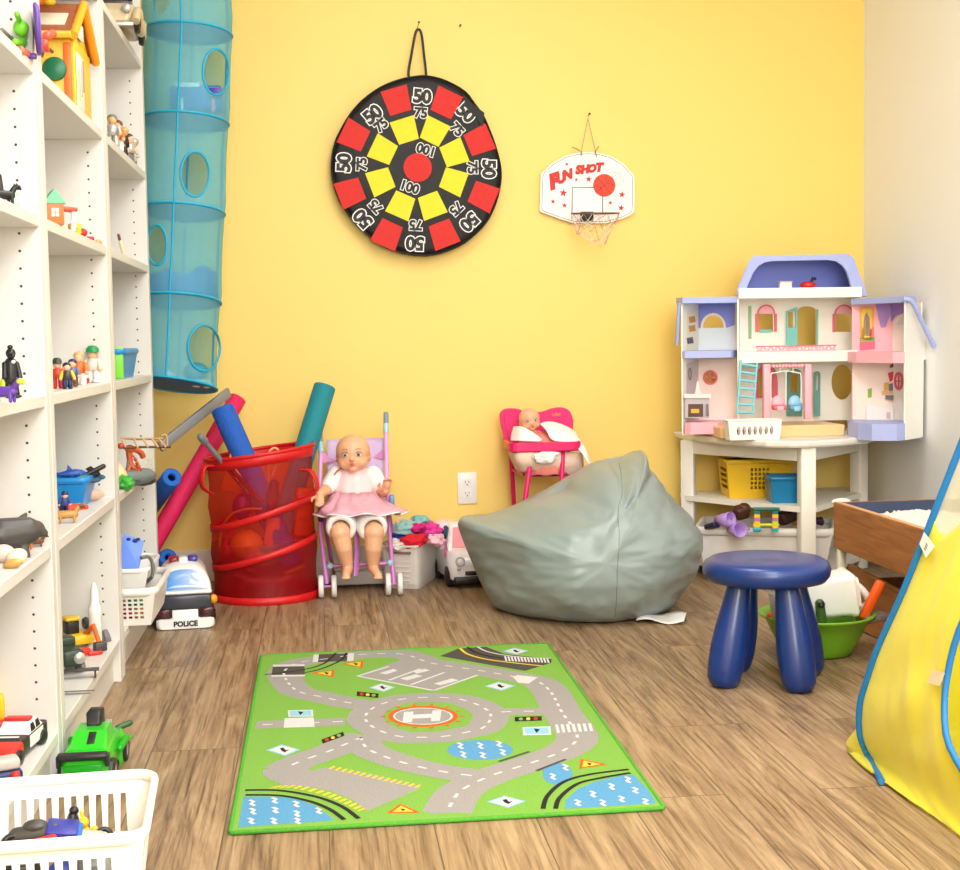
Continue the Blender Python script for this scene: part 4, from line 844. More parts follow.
mb=MB(wallM((*RK,0),(*RQ,0))); u,v=wu(RK,RQ,900,381); mb.plate(circ(u,v,.022,.03),[circ(u,v,.016,.024)],.005,HPK,TR((0,0,.006))); mb.box((u,v,.006),(.004,.05,.004),HPK); mb.box((u,v,.006),(.036,.004,.004),HPK); mb.build('round_window_frame',house,True)
g=at(848,355,FR-.02); slab([(g.x,g.y),(at(856,355,4.46).x,4.46),(RP[0]-.03,4.31),RP,RQ,RK,RA],zrm0,zrm1,PKP,'wing_upper_floor',0)
g=at(847,432,FR-.03); slab([(g.x,g.y),(at(848,432,4.46).x,4.46),(at(858,432,4.36).x,4.36),(at(872,432,4.30).x,4.30),(RP[0]-.03,4.275),(RP[0]-.003,4.285),RQ,RK,RA],zrb,zr0,LAV,'wing_ground_floor',0)
g=at(851,300,FR-.02); slab([(g.x,g.y),(RP[0]+.004,4.282),(RQ[0]-.03,RQ[1]-.03),(RK[0]+.02,RK[1]+.02),RA],zrt2,at(880,297,4.36).z,LAV,'wing_roof',0)
mb=MB(); mb.tube(crom([at(903,299,4.27),at(912,302,4.27),at(922,322,4.285),at(934,347,4.30)],4),.010,LAV,8,flat=.8); mb.build('wing_roof_slope',house,True)
# toys in and on the dollhouse
p=at(808,288,FR+.05); t=thing('toy_kettle','small red toy in the lavender attic of the dollhouse','toy',(p.x,p.y,za1+.0005)); RD=plast('red_plastic',(220,44,34)); MB().lathe([(0,0),(.022,.001),(.027,.012),(.02,.02),(0,.024)],RD,18).build('pot_body',t); MB().tube(crom([(.012,0,.02),(.018,0,.034),(.027,0,.03)],4),.005,plast('black_plastic',(28,28,30)),8).build('handle',t)
p=at(785,288,FR+.05); mb=MB().box((p.x,p.y,za1+.011),(.042,.025,.021),CRM,bev=.003); mb.box((p.x,p.y,za1+.023),(.046,.028,.003),plast('tan_plastic',(222,206,170))); simple('toy_box','small cream toy box in the lavender attic of the dollhouse','toy box',mb)
wb=thing('toy_basket','small white basket of tiny figures in front of the dollhouse ladder','basket',(at(752,440,4.42).x,4.415,TZ+.001),.0)
tub(wb,None,.178,.055,.063,.92,CRM,{0:[circ(-.055+.0185*i,.030,.0062,.015,10) for i in range(7)]},rim=.003,rimh=0)
FC=[(60,60,90),(200,70,60),(120,60,150),(210,90,130),(90,150,80),(210,150,90),(190,70,50)]
for i in range(7):
    x=at(752,440,4.42).x-.055+.0185*i; y=4.412; mb=MB(); c=FC[i]; mb.cap((x,y,TZ+.012),(x,y,TZ+.030),.0062,plast('tiny%d'%i,c,.5)); mb.ball((x,y,TZ+.042),.0062,plast('tiny_skin',(236,190,150),.5),n=10); mb.ball((x,y+.001,TZ+.0445),(.0065,.0065,.005),plast('tiny_hair%d'%(i%3),((60,40,30),(200,160,80),(140,60,40))[i%3],.6),n=10)
    lab=('navy','red','purple','rose','green','tan','rust')[i]
    simple('tiny_figure','tiny %s doll figure standing in the small white basket by the dollhouse'%lab,'toy figure',mb,group='tiny figures in the dollhouse basket')
# ---- yellow play tent at the right edge
TY=mat('yellow_tent_cloth',(240,232,56),.5,var=.04,scale=8,bump=.1,bscale=30,sheen=.3,alpha=.93); TBL=mat('blue_piping',(20,116,188),.5,var=.06); TMS=mat('white_mosquito_net',(238,236,224),.8,alpha=.45,scale=300)
tent=thing('play_tent','yellow pop up play tent with blue piping standing at the right edge of the room','tent',(1.25,2.35,0))
B1=Vector((1.045,2.60,.0)); B2=Vector((1.03,1.80,0)); AP=Vector((1.30,2.30,1.12)); B3=Vector((1.72,2.66,0)); B4=Vector((1.72,1.82,0))
edge=[at(884,775,2.40),at(871,758,2.55),at(862,735,2.56),at(862,705,2.55),at(869,680,2.53),at(880,648,2.50),at(906,590,2.44),at(933,522,2.38),at(960,453,2.33)]
edge=[Vector(e) for e in edge]; edge[0].z=.008; 
dirv=(edge[-1]-edge[-2]); edge+= [edge[-1]+dirv*.9+Vector((0,0,0)),edge[-1]+dirv*1.9]
E2=crom(edge,6); apx=E2[-1]
near=[Vector((1.035,1.80,.006)),Vector((1.06,1.80,.2)),Vector((1.14,1.86,.5)),Vector((1.24,1.98,.85)),apx]
# left face between far edge and near edge: u from far to near, v from floor to top
n=len(E2)
N2=crom(near,max(1,(n-1)//4)); 
def samp(P,t):
    L=(len(P)-1)*t; i=min(int(L),len(P)-2); return P[i].lerp(P[i+1],L-i)
def face(u,v):
    a=samp(E2,v); b=samp(N2,v); p=a.lerp(b,u); bul=math.sin(PI*u)*(.028*math.sin(PI*min(1,v*1.1)))
    w=.008*noise.noise((u*5,v*9,3))+.005*noise.noise((u*14+v*4,v*8,7))
    p=p+Vector((-1,0,.3))*(bul+w*math.sin(PI*min(1,max(0,u*1.0)))); p.z=max(p.z,.004); return p
VS=.60                                                        # where cloth gives way to net
# door opening: region of u,v
def door(u,v): return ((u-.62)/.30)**2+((v-.16)/.34)**2<1 and u>.3
mb=MB(); NU,NV=56,70
def cell(cond,m,off=0):
    mb=MB(); idx={}; V=[];Fc=[]
    def vi(i,j):
        if (i,j) not in idx: idx[(i,j)]=len(V); V.append(face(i/NU,j/NV))
        return idx[(i,j)]
    for i in range(NU):
        for j in range(NV):
            u,v=(i+.5)/NU,(j+.5)/NV
            if cond(u,v): Fc.append([vi(i,j),vi(i,j+1),vi(i+1,j+1),vi(i+1,j)])
    mb.add(V,Fc,m); return mb
def netline(u): return .705-.06*math.sin(PI*min(1,u*2.2))-.02*u
def hole(u,v):
    return v<.41*math.sqrt(max(0,1-((u-.68)/.235)**2)) if abs(u-.68)<.235 else False
def face_uv(px,py):
    best=None
    for i in range(81):
        for j in range(121):
            p=face(i/80,j/120); d=p-EYE; s_=d.dot(_f); x=480+F*d.dot(RT)/s_; y=435-F*d.dot(UP)/s_; e=(x-px)**2+(y-py)**2
            if best is None or e<best[0]: best=(e,i/80,j/120,p)
    return best
lu=face_uv(944,708); UC,VC,RU,RV=lu[1]+.27,lu[2]+.06,.27,.22
def hole(u,v): return ((u-UC)/RU)**2+((v-VC)/RV)**2<1
mb=MB(); V=[];Fc=[];NU,NV=72,64
for i in range(NU+1):
    for j in range(NV+1): V.append(face(i/NU,j/NV*netline(i/NU)))
for i in range(NU):
    for j in range(NV):
        u=(i+.5)/NU; v=(j+.5)/NV*netline(u)
        if not hole(u,v): k=i*(NV+1)+j; Fc.append([k,k+1,k+NV+2,k+NV+1])
mb.add(V,Fc,TY); mb.build('cloth_wall',tent,True,solid=.0016)
MB().grid(lambda u,v:face(u,netline(u)+(1-netline(u))*v),24,24,TMS).build('net_panel',tent,True)
MB().tube([p+Vector((-.004,0,0)) for p in E2],.0066,TBL,10).build('edge_piping',tent,True)
hp=[face(UC+RU*math.cos(2*PI*i/48),max(0,VC+RV*math.sin(2*PI*i/48))) for i in range(48)]
MB().tube([p+Vector((-.003,0,0)) for p in hp],.0058,TBL,8,closed=True).build('door_piping',tent,True)
# far side face (its skirt bulges out past the piping) and the far walls
def far(u,v):
    a=samp(E2,v); b=Vector((1.72,2.66,.006)).lerp(apx,v); p=a.lerp(b,u); k=math.sin(PI*min(1,u*2.2)) if u<.45 else 1
    p=p+Vector((-.06,.07,0))*math.exp(-(u/.12)**2)*min(1,u*30)*math.exp(-((v-.10)/.11)**2)+Vector((.0,.03,0))*math.sin(PI*u)*(1-v); p.z=max(p.z,.004); return p
MB().grid(lambda u,v:far(u,v*.66),40,40,TY).build('cloth_wall',tent,True); MB().grid(lambda u,v:far(u,.66+.34*v),20,16,TMS).build('net_panel',tent,True)
bw=lambda u,v:Vector((1.72,2.66,.004)).lerp(Vector((1.72,1.82,.004)),u).lerp(apx,v)
MB().grid(lambda u,v:bw(u,v*.45),6,10,TY).build('cloth_wall',tent,True); MB().grid(lambda u,v:bw(u,.45+.55*v),6,10,TMS).build('net_panel',tent,True)
MB().add([(1.05,1.82,.003),(1.72,1.82,.003),(1.72,2.64,.003),(1.05,2.58,.003)],[[0,1,2,3]],TY,False).build('ground_sheet',tent,True,solid=.002)
# labels sewn on the cloth
def face_px(px,py): return face_uv(px,py)[3]
def label(pts,m,name):
    P=[face_px(*p)+Vector((-.010,-.004,.003)) for p in pts]; mb=MB(); mb.add(P,[[0,1,2,3]],m,False); mb.build(name,tent,True,solid=.0008); return P
P=label([(918,541),(926,531),(938,548),(931,560)],TAGW,'care_label')
c=sum(P,Vector())/4; mb=MB(); ex=(P[1]-P[0]).normalized(); ey=(P[3]-P[0]).normalized(); nn=ex.cross(ey).normalized(); nn=nn if nn.x<0 else -nn
for k in range(3): a=c+ex*(-.006+.005*k)+nn*.0016; mb.tube([a,a+ey*.008],.0007,plast('print_black',(30,30,30)),5)
mb.build('printed_mark',tent,True)
label([(931,684),(938,671),(949,673),(944,689)],mat('pale_pink_label',(246,206,180),.6),'patch')
q=Vector((1.22,2.25,.06)); mb=MB(); mb.ball(q,(.10,.12,.055),mat('pink_cushion',(246,190,186),.8,bump=.2)); mb.ball(q+Vector((.02,.08,.05)),(.07,.08,.05),mat('pink_cushion',(246,190,186)))
simple('cushion','pale pink cushion lying inside the yellow play tent','cushion',mb,base=(1.22,2.25,.005))
# ---- blue hanging mesh organiser
OM=mat('turquoise_mesh',(150,230,252),.6,alpha=.43,var=.06,scale=30); OT=mat('turquoise_tape',(30,170,210),.5,var=.05); OD=mat('turquoise_cloth',(0,104,176),.55,var=.1,bump=.2,bscale=40,thin=.1)
OY=4.60; OR=.141
def ocx(z): t=max(0,min(1,(1.80-z)/1.1)); return -.388-.080*t
org=thing('hanging_organizer','turquoise mesh hanging organiser with round shelves and oval openings, beside the bookcase','hanging organiser',(-.39,OY,ZC))
OZ=[at(186,y,OY).z for y in (-56,33,122,212,301,384)]
HL=[(216,72,13,23),(195,174,14.5,22.5),(157,245,10,20),(204,348,16,23),(160,2,8,10)]       # openings seen in the photo
def osurf(a,z): 
    r=OR*(1-.035*math.sin(PI*min(1,max(0,((z-OZ[5])%.297)/.297)))-.02*(z<OZ[4])) ; q_=max(0,min(1,(1.95-z)/1.2)); tilt=.05+.09*max(0,(OZ[4]-z)/.28)
    x=ocx(z)+r*math.cos(a); return Vector((x,OY+r*math.sin(a),z-tilt*r*math.cos(a)-(.03+.17*q_)*r*math.sin(a)))
def inhole(p):
    d=p-EYE; s=d.dot(_f); x=480+F*d.dot(RT)/s; y=435-F*d.dot(UP)/s
    return any(((x-hx)/rx)**2+((y-hy)/ry)**2<1 for hx,hy,rx,ry in HL)
mb=MB(); NA,NZ=96,200; z0_,z1_=OZ[5],OZ[0]
V=[osurf(2*PI*i/NA,z0_+(z1_-z0_)*j/NZ) for i in range(NA) for j in range(NZ+1)]; Fc=[]
for i in range(NA):
    for j in range(NZ):
        am=2*PI*(i+.5)/NA
        k=i*(NZ+1)+j; k2=((i+1)%NA)*(NZ+1)+j; c=(V[k]+V[k2+1])/2
        if math.sin(am)<0.05 and inhole(c): continue
        Fc.append([k,k2,k2+1,k+1])
mb.add(V,Fc,OM); mb.build('mesh_wall',org,True)
for z in OZ:
    t=MB(); t.tube([osurf(2*PI*i/40,z) for i in range(40)],.0045,OT,8,closed=True); t=t.build('ring',org,True)
    mb=MB(); c=Vector((ocx(z),OY,z)); R_=[osurf(2*PI*i/40,z) for i in range(40)]; V=[c-Vector((0,0,.006))]+R_; mb.add(V,[[0,1+(i+1)%40,1+i] for i in range(40)],OD); mb.build('shelf_disc',org,True)
for a in (-PI/2-.06,-PI/2+2.1,PI/2,-PI/2-2.2): MB().tube([osurf(a,z0_+(z1_-z0_)*j/60)*1.0 for j in range(61)],.0036,OT,6).build('vertical_tape',org,True)
def surfpx(px,py):                                            # nearest front point of the wall seen at a pixel
    r=ray(px,py); z=EYE.z+r.z*OY/r.y
    for _ in range(6):
        x0=ocx(z); dx=r.x;dy=r.y; A=dx*dx+dy*dy; B=-2*(dx*x0+dy*OY); C_=x0*x0+OY*OY-(OR*.985)**2; D=B*B-4*A*C_
        t=(-B-math.sqrt(D))/(2*A) if D>0 else -B/(2*A); z=EYE.z+r.z*t
    return EYE+r*t
for hx,hy,rx,ry in HL[:4]:
    P=[surfpx(min(hx+rx*math.cos(2*PI*i/24),hx+rx),hy+ry*math.sin(2*PI*i/24)) for i in range(24)]
    MB().tube(P,.0042,OT,6,closed=True).build('opening_trim',org,True)
mb=MB()
for a in (0,PI/2,PI,-PI/2): mb.tube([osurf(a,OZ[0]),Vector((-.386,OY,ZC-.10))],.003,OT,6)
mb.tube([(-.386,OY,ZC-.10),(-.386,OY,ZC)],.004,OT,6); mb.build('hanging_cords',org,True)
# dark cloth pocket wall inside the fourth tier
mb=MB(); zz0,zz1=OZ[4],at(186,268,OY).z
def pk(u,v):
    a=-PI/2-1.4+2.9*u; p=osurf(a,zz0+.004); top=zz1-.02+.030*(u-.35)+.012*math.sin(u*19)*(u>.4); q=osurf(a,zz0); q.z=p.z+(top-p.z)*v; c=Vector((ocx(zz0),OY,q.z)); return c+(q-c)*(.955-.02*math.sin(u*26)*v)
mb.grid(pk,60,8,OD); mb.build('pocket_cloth',org,True)
# things kept in the organiser
def obox(px0,py0,px1,py1,Y,d,m,bev=.006):
    a=at(px0,py1,Y);b=at(px1,py0,Y); return MB().box(((a.x+b.x)/2,Y,(a.z+b.z)/2),(b.x-a.x,d,b.z-a.z),m,bev=bev)
BLB=plast('blue_toy',(40,110,190),.4); 
t=thing('toy_house','blue toy house lying on the second shelf of the turquoise organiser','toy house',at(195,112,4.60))
obox(172,88,222,112,4.60,.10,BLB).build('house_body',t,True); obox(176,84,200,89,4.58,.06,CRM,.002).build('roof_edge',t,True); obox(177,98,183,112,4.545,.004,CRM,.001).build('face_panel',t,True)
for j in (101,107): MB().ball(at(180,j,4.54),(.004,.002,.006),plast('black_plastic',(28,28,30))).build('eye',t,True)
obox(211,99,215,112,4.545,.006,plast('pink_toy',(240,150,190)),.001).build('pink_flag',t,True); obox(208,88,222,97,4.542,.008,plast('indigo_toy',(70,60,160)),.002).build('indigo_panel',t,True)
for i,(px,py,r,c,lab) in enumerate(((158,372,.030,(70,160,190),'dark teal ball on the bottom shelf of the turquoise organiser'),(168,376,.022,(236,244,244),'white ball at the left of the organiser bottom shelf'),(196,372,.040,(56,150,170),'large teal cushion ball at the back of the organiser bottom shelf'),(197,381,.026,(240,246,246),'white ball in the middle of the organiser bottom shelf'),(207,384,.018,(228,232,190),'pale cream ball at the right of the organiser bottom shelf'),(180,207,.022,(210,232,236),'pale blue ball on the third shelf of the turquoise organiser'),(196,206,.016,(232,240,240),'small white ball on the third shelf of the turquoise organiser'),(212,291,.016,(226,238,240),'small white ball on the fourth shelf of the turquoise organiser'))):
    q=at(px,py,4.60 if py<360 else 4.58); zt_=min(OZ,key=lambda z:abs(z-q.z)) ; mb=MB().ball((q.x,q.y,max(q.z,zt_+r*.8+.004 if py<360 else q.z)),(r,r,r*.8),plast('oball%d'%i,c,.5)); simple('toy_ball',lab,'ball',mb)
# ---- foam noodles and sticks leaning in the corner
def noodle(name,lab,p,q,r,m,hole=.35,n=20,ends=None):
    p=Vector(p);q=Vector(q); mb=MB(); L=(q-p).length; M=aim(p,q); bev=r*.08
    mb.lathe([(r*hole,.02),(r*hole,bev*.5),(r*hole+bev,0),(r-bev,0),(r,bev),(r,L-bev),(r-bev,L),(r*hole+bev,L),(r*hole,L-bev*.5),(r*hole,L-.06),(0,L-.06)],m,n,M); return one(mb,name,lab,'foam noodle','foam noodles in the corner')
PKN=mat('pink_foam',(232,30,96),.7,var=.12,scale=25,bump=.25,bscale=120); BLN=mat('blue_foam',(34,96,196),.75,var=.15,scale=90,bump=.4,bscale=160); BLD=mat('bright_blue_foam',(24,104,204),.7,var=.1,bump=.3,bscale=120); TLN=mat('teal_foam',(16,132,146),.7,var=.1,scale=40,bump=.25,bscale=120)
noodle('foam_noodle','long pink foam noodle leaning diagonally on the wall under the turquoise organiser',at(146,556,4.58),at(238,398,4.83),.030,PKN,.2)
noodle('foam_noodle','speckled blue foam noodle slanting down into the red hamper',at(222,408,4.62),at(292,566,4.50),.038,BLN,.25)
noodle('foam_noodle','teal foam noodle standing up out of the red hamper beside the stroller',at(325,386,4.70),at(268,572,4.52),.037,TLN,.4)
noodle('foam_noodle','short blue foam noodle with a hollow end facing the room, beside the bookcase',at(172,477,4.50),at(150,507,4.74),.031,BLD,.42)
noodle('foam_noodle','blue foam noodle end low behind the toy police car',at(169,558,4.64),at(146,572,4.76),.033,BLD,.42)
GST=plast('grey_plastic_stick',(142,142,144),.35)
p,q=at(229,392,4.72),at(160,447,4.44); d=(q-p); mb=MB(); mb.add([],[],GST); M=aim(p,q); mb.box((0,0,d.length/2),(.040,.012,d.length),GST,None,bev=.004); mb.M=None
mb2=MB(M); mb2.box((0,0,d.length/2),(.014,.034,d.length),GST,bev=.004); one(mb2,'toy_sword','grey flat toy stick leaning above the pink noodle','toy stick')
GCL=plast('grey_club',(120,124,128),.3)
p,q=at(201,437,4.40),at(234,476,4.50); mb=MB(); mb.cap(p,q,.008,GCL); mb.cap(p,p+(q-p).normalized()*.02,.0125,GCL); q2=q+(q-p)*.8; mb.cap(q,q2,.008,GCL); one(mb,'toy_club','thin grey toy club leaning into the left rim of the red hamper','toy club')
# ---- red pop up hamper
RM=mat('red_mesh',(226,30,26),.5,alpha=.34,var=.06,scale=20); RT_=mat('red_tape',(214,20,24),.45,var=.06,bump=.2,bscale=40); RSO=mat('red_nylon',(190,14,20),.45,alpha=.52,var=.08,bump=.3,bscale=25)
HC=Vector((-.185,4.56,0)); HR=.172; HT=.475
ham=thing('toy_hamper','red mesh pop up hamper full of toys on the floor by the doll stroller','hamper',HC)
def hs(a,z,k=1):
    bulge=1-.045*math.sin(PI*((z/HT*3)%1))*(1 if z<HT*.98 else 0)+(.02*math.cos(2*a))*(z/HT); lean=Vector((-.012+.03*(z/HT)*0,.02*(z/HT),0))
    return HC+lean*(z/HT)+Vector((HR*bulge*k*math.cos(a),HR*.93*bulge*k*math.sin(a),z+.022*(z/HT)*math.cos(a)))
mb=MB().grid(lambda u,v:hs(2*PI*u,.19+(HT-.19)*v),64,30,RM,cu=True); mb.build('upper_mesh',ham,True)
mb=MB().grid(lambda u,v:hs(2*PI*u,.004+(.186)*v),64,16,RSO,cu=True); mb.build('lower_wall',ham,True)
MB().add([hs(2*PI*i/40,.004) for i in range(40)],[list(range(40))],RSO,False).build('base_disc',ham,True)
def band(fz,w,name):
    mb=MB().grid(lambda u,v:hs(2*PI*u,fz(2*PI*u)+w*(v-.5),1.012),64,2,RT_,cu=True); mb.build(name,ham,True,solid=.004)
band(lambda a:HT-.016,.036,'rim_band'); band(lambda a:.012,.024,'base_band')
band(lambda a:.280+.036*math.cos(a),.021,'spiral_band'); band(lambda a:.150+.040*math.cos(a),.021,'spiral_band')
MB().tube([hs(2*PI*i/48,HT,1.01) for i in range(48)],.006,RT_,8,closed=True).build('rim_wire',ham,True)
for px,py,px2,py2,Y in ((300,478,312,490,4.44),(212,474,207,486,4.46)):
    P=crom([at(px,py-8,Y),at((px+px2)/2+6*(1 if px>250 else -1),py-6,Y-.03),at(px2+5*(1 if px>250 else -1),py2,Y-.03),at(px,py2+8,Y)],6); MB().tube(P,.011,RT_,8,flat=.4).build('carry_handle',ham,True)
# toys inside the hamper
def ins_(lab,cat,name,mb,g=None): return one(mb,name,lab,cat,g)
q=at(247,545,4.50); mb=MB().ball(q,(.052,.05,.050),plast('orange_ball',(236,150,20),.4)); ins_('orange yellow ball seen through the middle of the red hamper','ball','toy_ball',mb)
q=at(242,507,4.56); mb=MB().ball(q,(.032,.03,.045),plast('purple_ball',(120,30,120),.4)); ins_('purple ball high in the left of the red hamper','ball','toy_ball',mb)
q=at(258,562,4.50); mb=MB(); mb.lathe([(0,-.035),(.05,-.03),(.072,.03),(.068,.03),(.047,-.025),(0,-.03)],plast('maroon_bowl',(120,20,20),.4),28,TR(q,.35,.2)); ins_('dark red toy bowl lying in the red hamper under the orange ball','bowl','toy_bowl',mb)
q=at(256,562,4.455); mb=MB().ball(q,(.040,.018,.036),mat('peach_cloth',(236,120,96),.8,bump=.5,bscale=50)); ins_('peach coloured crumpled cloth low in the front of the red hamper','cloth','cloth',mb)
mb=MB().tube(crom([at(219,550,4.50),at(222,528,4.49),at(232,514,4.47),at(248,509,4.46),at(262,509,4.46)],6),.0038,plast('tan_cord',(214,140,80),.5),8); ins_('tan curved handle loop inside the left of the red hamper','loop','toy_loop',mb)
mb=MB().tube(crom([at(224,552,4.49),at(229,534,4.475),at(240,524,4.465),at(252,522,4.465)],6),.005,plast('hot_pink_loop',(230,30,90),.5),8); ins_('hot pink curved loop beside the tan loop in the hamper','hoop','toy_wheel_or_loop',mb)
q=at(226,551,4.50); mb=MB().box(q,(.032,.02,.03),plast('coral_plastic',(238,70,50)),eul(0,.2,0),bev=.008); ins_('coral red block at the left of the red hamper band','toy block','toy_block',mb)
mb=MB().tube(crom([at(269,480,4.50),at(268,456,4.49),at(274,448,4.49),at(279,454,4.49),at(272,476,4.48)],6),.004,plast('peach_cord',(240,170,120),.5),8); ins_('peach hook shaped handle sticking above the front rim of the hamper','hook','toy_hook',mb)
q=at(273,496,4.47); mb=MB(); mb.cap(at(274,484,4.47),at(273,498,4.47),.016,plast('dark_maroon',(84,16,24),.4),.022); mb.cap(at(273,498,4.47),at(272,512,4.47),.022,plast('dark_maroon',(84,16,24)),.012); ins_('dark maroon toy figure in the middle of the red hamper','toy figure','toy_figure',mb)
mb=MB(); mb.box(at(272,533,4.50),(.045,.02,.10),plast('salmon_board',(226,110,84)),eul(0,.12,0),bev=.004); ins_('salmon pink flat board standing inside the hamper','board','toy_board',mb)
q=at(303,512,4.57); mb=MB(); mb.box(q,(.06,.03,.16),plast('orange_crate',(222,100,20)),eul(0,.08,.3),bev=.01); 
for k in range(4): mb.box(q+Vector((-.004,-.018,-.05+.032*k)),(.05,.004,.010),plast('orange_rib',(200,80,14)))
ins_('orange ribbed toy crate at the right of the red hamper','toy crate','toy_crate',mb)
mb=MB(); mb.cap(at(232,470,4.45),at(262,502,4.48),.007,plast('maroon_stick',(110,30,40)));ins_('maroon stick slanting inside the upper left of the hamper','toy stick','toy_stick',mb)
mb=MB(); mb.cap(at(231,463,4.50),at(239,478,4.47),.006,plast('pale_pink_stick',(250,210,214)),.010); ins_('pale pink pointed toy behind the front rim of the hamper','toy','toy_cone',mb)
mb=MB(); mb.box(at(240,474,4.58),(.10,.012,.13),plast('amber_sheet',(226,110,20)),eul(0,.3,.2),bev=.003); ins_('orange flat sheet in the upper left of the red hamper','board','toy_board',mb)
mb=MB(); mb.cap(at(286,573,4.46),at(304,566,4.49),.004,plast('mustard_stick',(222,150,40)),.006); ins_('mustard yellow stick low in the right of the red hamper','toy stick','toy_stick',mb)
mb=MB().tube(crom([at(222,584,4.51),at(232,577,4.48),at(240,576,4.46),at(250,580,4.45),at(275,582,4.45),at(293,577,4.47)],6),.008,mat('rose_cloth',(206,90,90),.8,bump=.4),8); ins_('rose pink cloth strip along the bottom of the hamper','cloth','cloth',mb)
# ---- toy stroller
SKN=mat('doll_skin',(238,180,140),.42,var=.03,scale=10); WCL=mat('white_cloth',(246,240,238),.8,bump=.2,bscale=60); PKC=mat('pale_pink_satin',(250,214,216),.5,var=.04,bump=.15,bscale=30); PKS=mat('pink_print_satin',(246,178,196),.45,var=.25,scale=45,bump=.1,bscale=30)
STP=plast('orchid_plastic',(214,132,206),.3); STL=plast('lilac_tube',(236,170,224),.3); SBL=plast('pale_blue_plastic',(168,212,232),.35); WHL=plast('wheel_white',(242,240,238),.35); FAB=mat('lilac_cloth',(216,190,232),.8,bump=.2); FABD=mat('plum_cloth',(104,62,112),.8,bump=.2)
st=thing('doll_stroller','pink and lilac doll stroller holding a doll, beside the red hamper','doll stroller',(.11,4.60,0))
for A,top in ((((327,584,4.50),(320,520,4.57),(321,452,4.68)),((321,452,4.68),(320,432,4.70))),(((394,584,4.50),(388,510,4.57),(386,433,4.70)),((386,433,4.70),(386,414,4.72)))):
    P=crom([at(*a) for a in A],6); MB().tube(P[:8],.0075,STP,10).build('front_tube',st,True); MB().tube(P[7:],.0075,STL,10).build('push_tube',st,True)
    MB().tube([at(*top[0]),at(*top[0]).lerp(at(*top[1]),.5)],.0095,SBL,10).build('grip_collar',st,True); MB().cap(at(*top[0]).lerp(at(*top[1]),.5),at(*top[1]),.0085,plast('grip_grey_blue',(120,150,170))).build('grip',st,True)
for a,b in (((323,512,4.56),(334,574,4.79)),((389,512,4.56),(398,572,4.79))): MB().tube([at(*a),at(*b)],.007,STP,10).build('rear_tube',st,True)
for a,b in (((328,566,4.52),(392,563,4.52)),((324,505,4.60),(388,503,4.60)),((334,570,4.78),(398,568,4.78))): MB().tube([at(*a),at(*b)],.0065,STP,10).build('cross_bar',st,True)
def wheel(px,Y,r=.037):
    p=at(px,585,Y); p.z=r; mb=MB(TR(p,0,PI/2,0)); mb.lathe([(.004,-.009),(r*.55,-.009),(r*.62,-.006),(r*.8,-.006),(r*.9,-.009),(r,-.006),(r,.006),(r*.9,.009),(r*.8,.006),(r*.62,.006),(r*.55,.009),(.004,.009),(.004,-.009)],WHL,28); mb.build('wheel',st,True)
for px in (321,334,388,400): wheel(px,4.50)
for px in (330,342,393,405): wheel(px,4.79)
for a,b in ((321,334),(388,400)): p=at(a,585,4.50);q=at(b,585,4.50); p.z=q.z=.037; MB().tube([p,q],.004,STP,8).build('axle',st,True)
bk=[at(327,440,4.74),at(384,438,4.74),at(383,503,4.63),at(328,505,4.63)]
MB().grid(lambda u,v:bk[0].lerp(bk[1],u).lerp(bk[3].lerp(bk[2],u),v)+Vector((0,.018*math.sin(PI*u),0)),12,10,FAB).build('back_sling',st,True,solid=.004)
s4=[bk[3],bk[2],at(383,522,4.49),at(330,523,4.49)]
MB().grid(lambda u,v:s4[0].lerp(s4[1],u).lerp(s4[3].lerp(s4[2],u),v)-Vector((0,0,.02*math.sin(PI*u))),12,8,FABD).build('seat_sling',st,True,solid=.004)
for a,b,c in (((322,452,4.67),(336,461,4.71),(322,463,4.67)),((386,447,4.69),(372,458,4.72),(386,459,4.69))):
    P=[at(*a),at(*b),at(*c)]; MB().add(P,[[0,1,2]],STL,False).build('corner_strap',st,True,solid=.006)
MB().tube([at(357,528,4.50),at(357,552,4.50),at(356,576,4.49)],.012,STP,8,flat=.35).build('foot_strap',st,True)
MB().box(at(392,500,4.56),(.016,.02,.036),plast('joint_blue',(110,150,200)),bev=.004).build('joint',st,True)
MB().box(at(321,517,4.56),(.016,.018,.03),plast('joint_plum',(90,40,90)),bev=.004).build('joint',st,True)
for px,py in ((330,566),(390,563)): MB().ball(at(px,py,4.51),.011,SBL).build('bar_end',st,True)
# ---- dolls
def hand(mb,w,dirv,side,up,s,m,curl=.6):
    d=Vector(dirv).normalized(); sd=Vector(side).normalized(); n=d.cross(sd).normalized()*up
    mb.ball(w+d*.016*s,(.013*s,.013*s,.013*s),m); mb.cap(w,w+d*.022*s,.0105*s,m,.012*s)
    for k,(o,l) in enumerate(((-1.5,.015),(-.5,.019),(.5,.018),(1.5,.013))):
        b=w+d*.024*s+sd*o*.0062*s; e=b+d*l*.6*s+n*.003*s; f=e+(d*(1-curl)+n*curl).normalized()*l*.7*s; mb.cap(b,e,.0038*s,m,n=8); mb.cap(e,f,.0037*s,m,.003*s,n=8)
    t0=w+d*.008*s-sd*.011*s; t1=t0+(d*.5-sd*.9).normalized()*.013*s; mb.cap(t0,t1,.0048*s,m,n=8); mb.cap(t1,t1+(d*.9+n*.3).normalized()*.010*s,.0042*s,m,.0036*s,n=8)
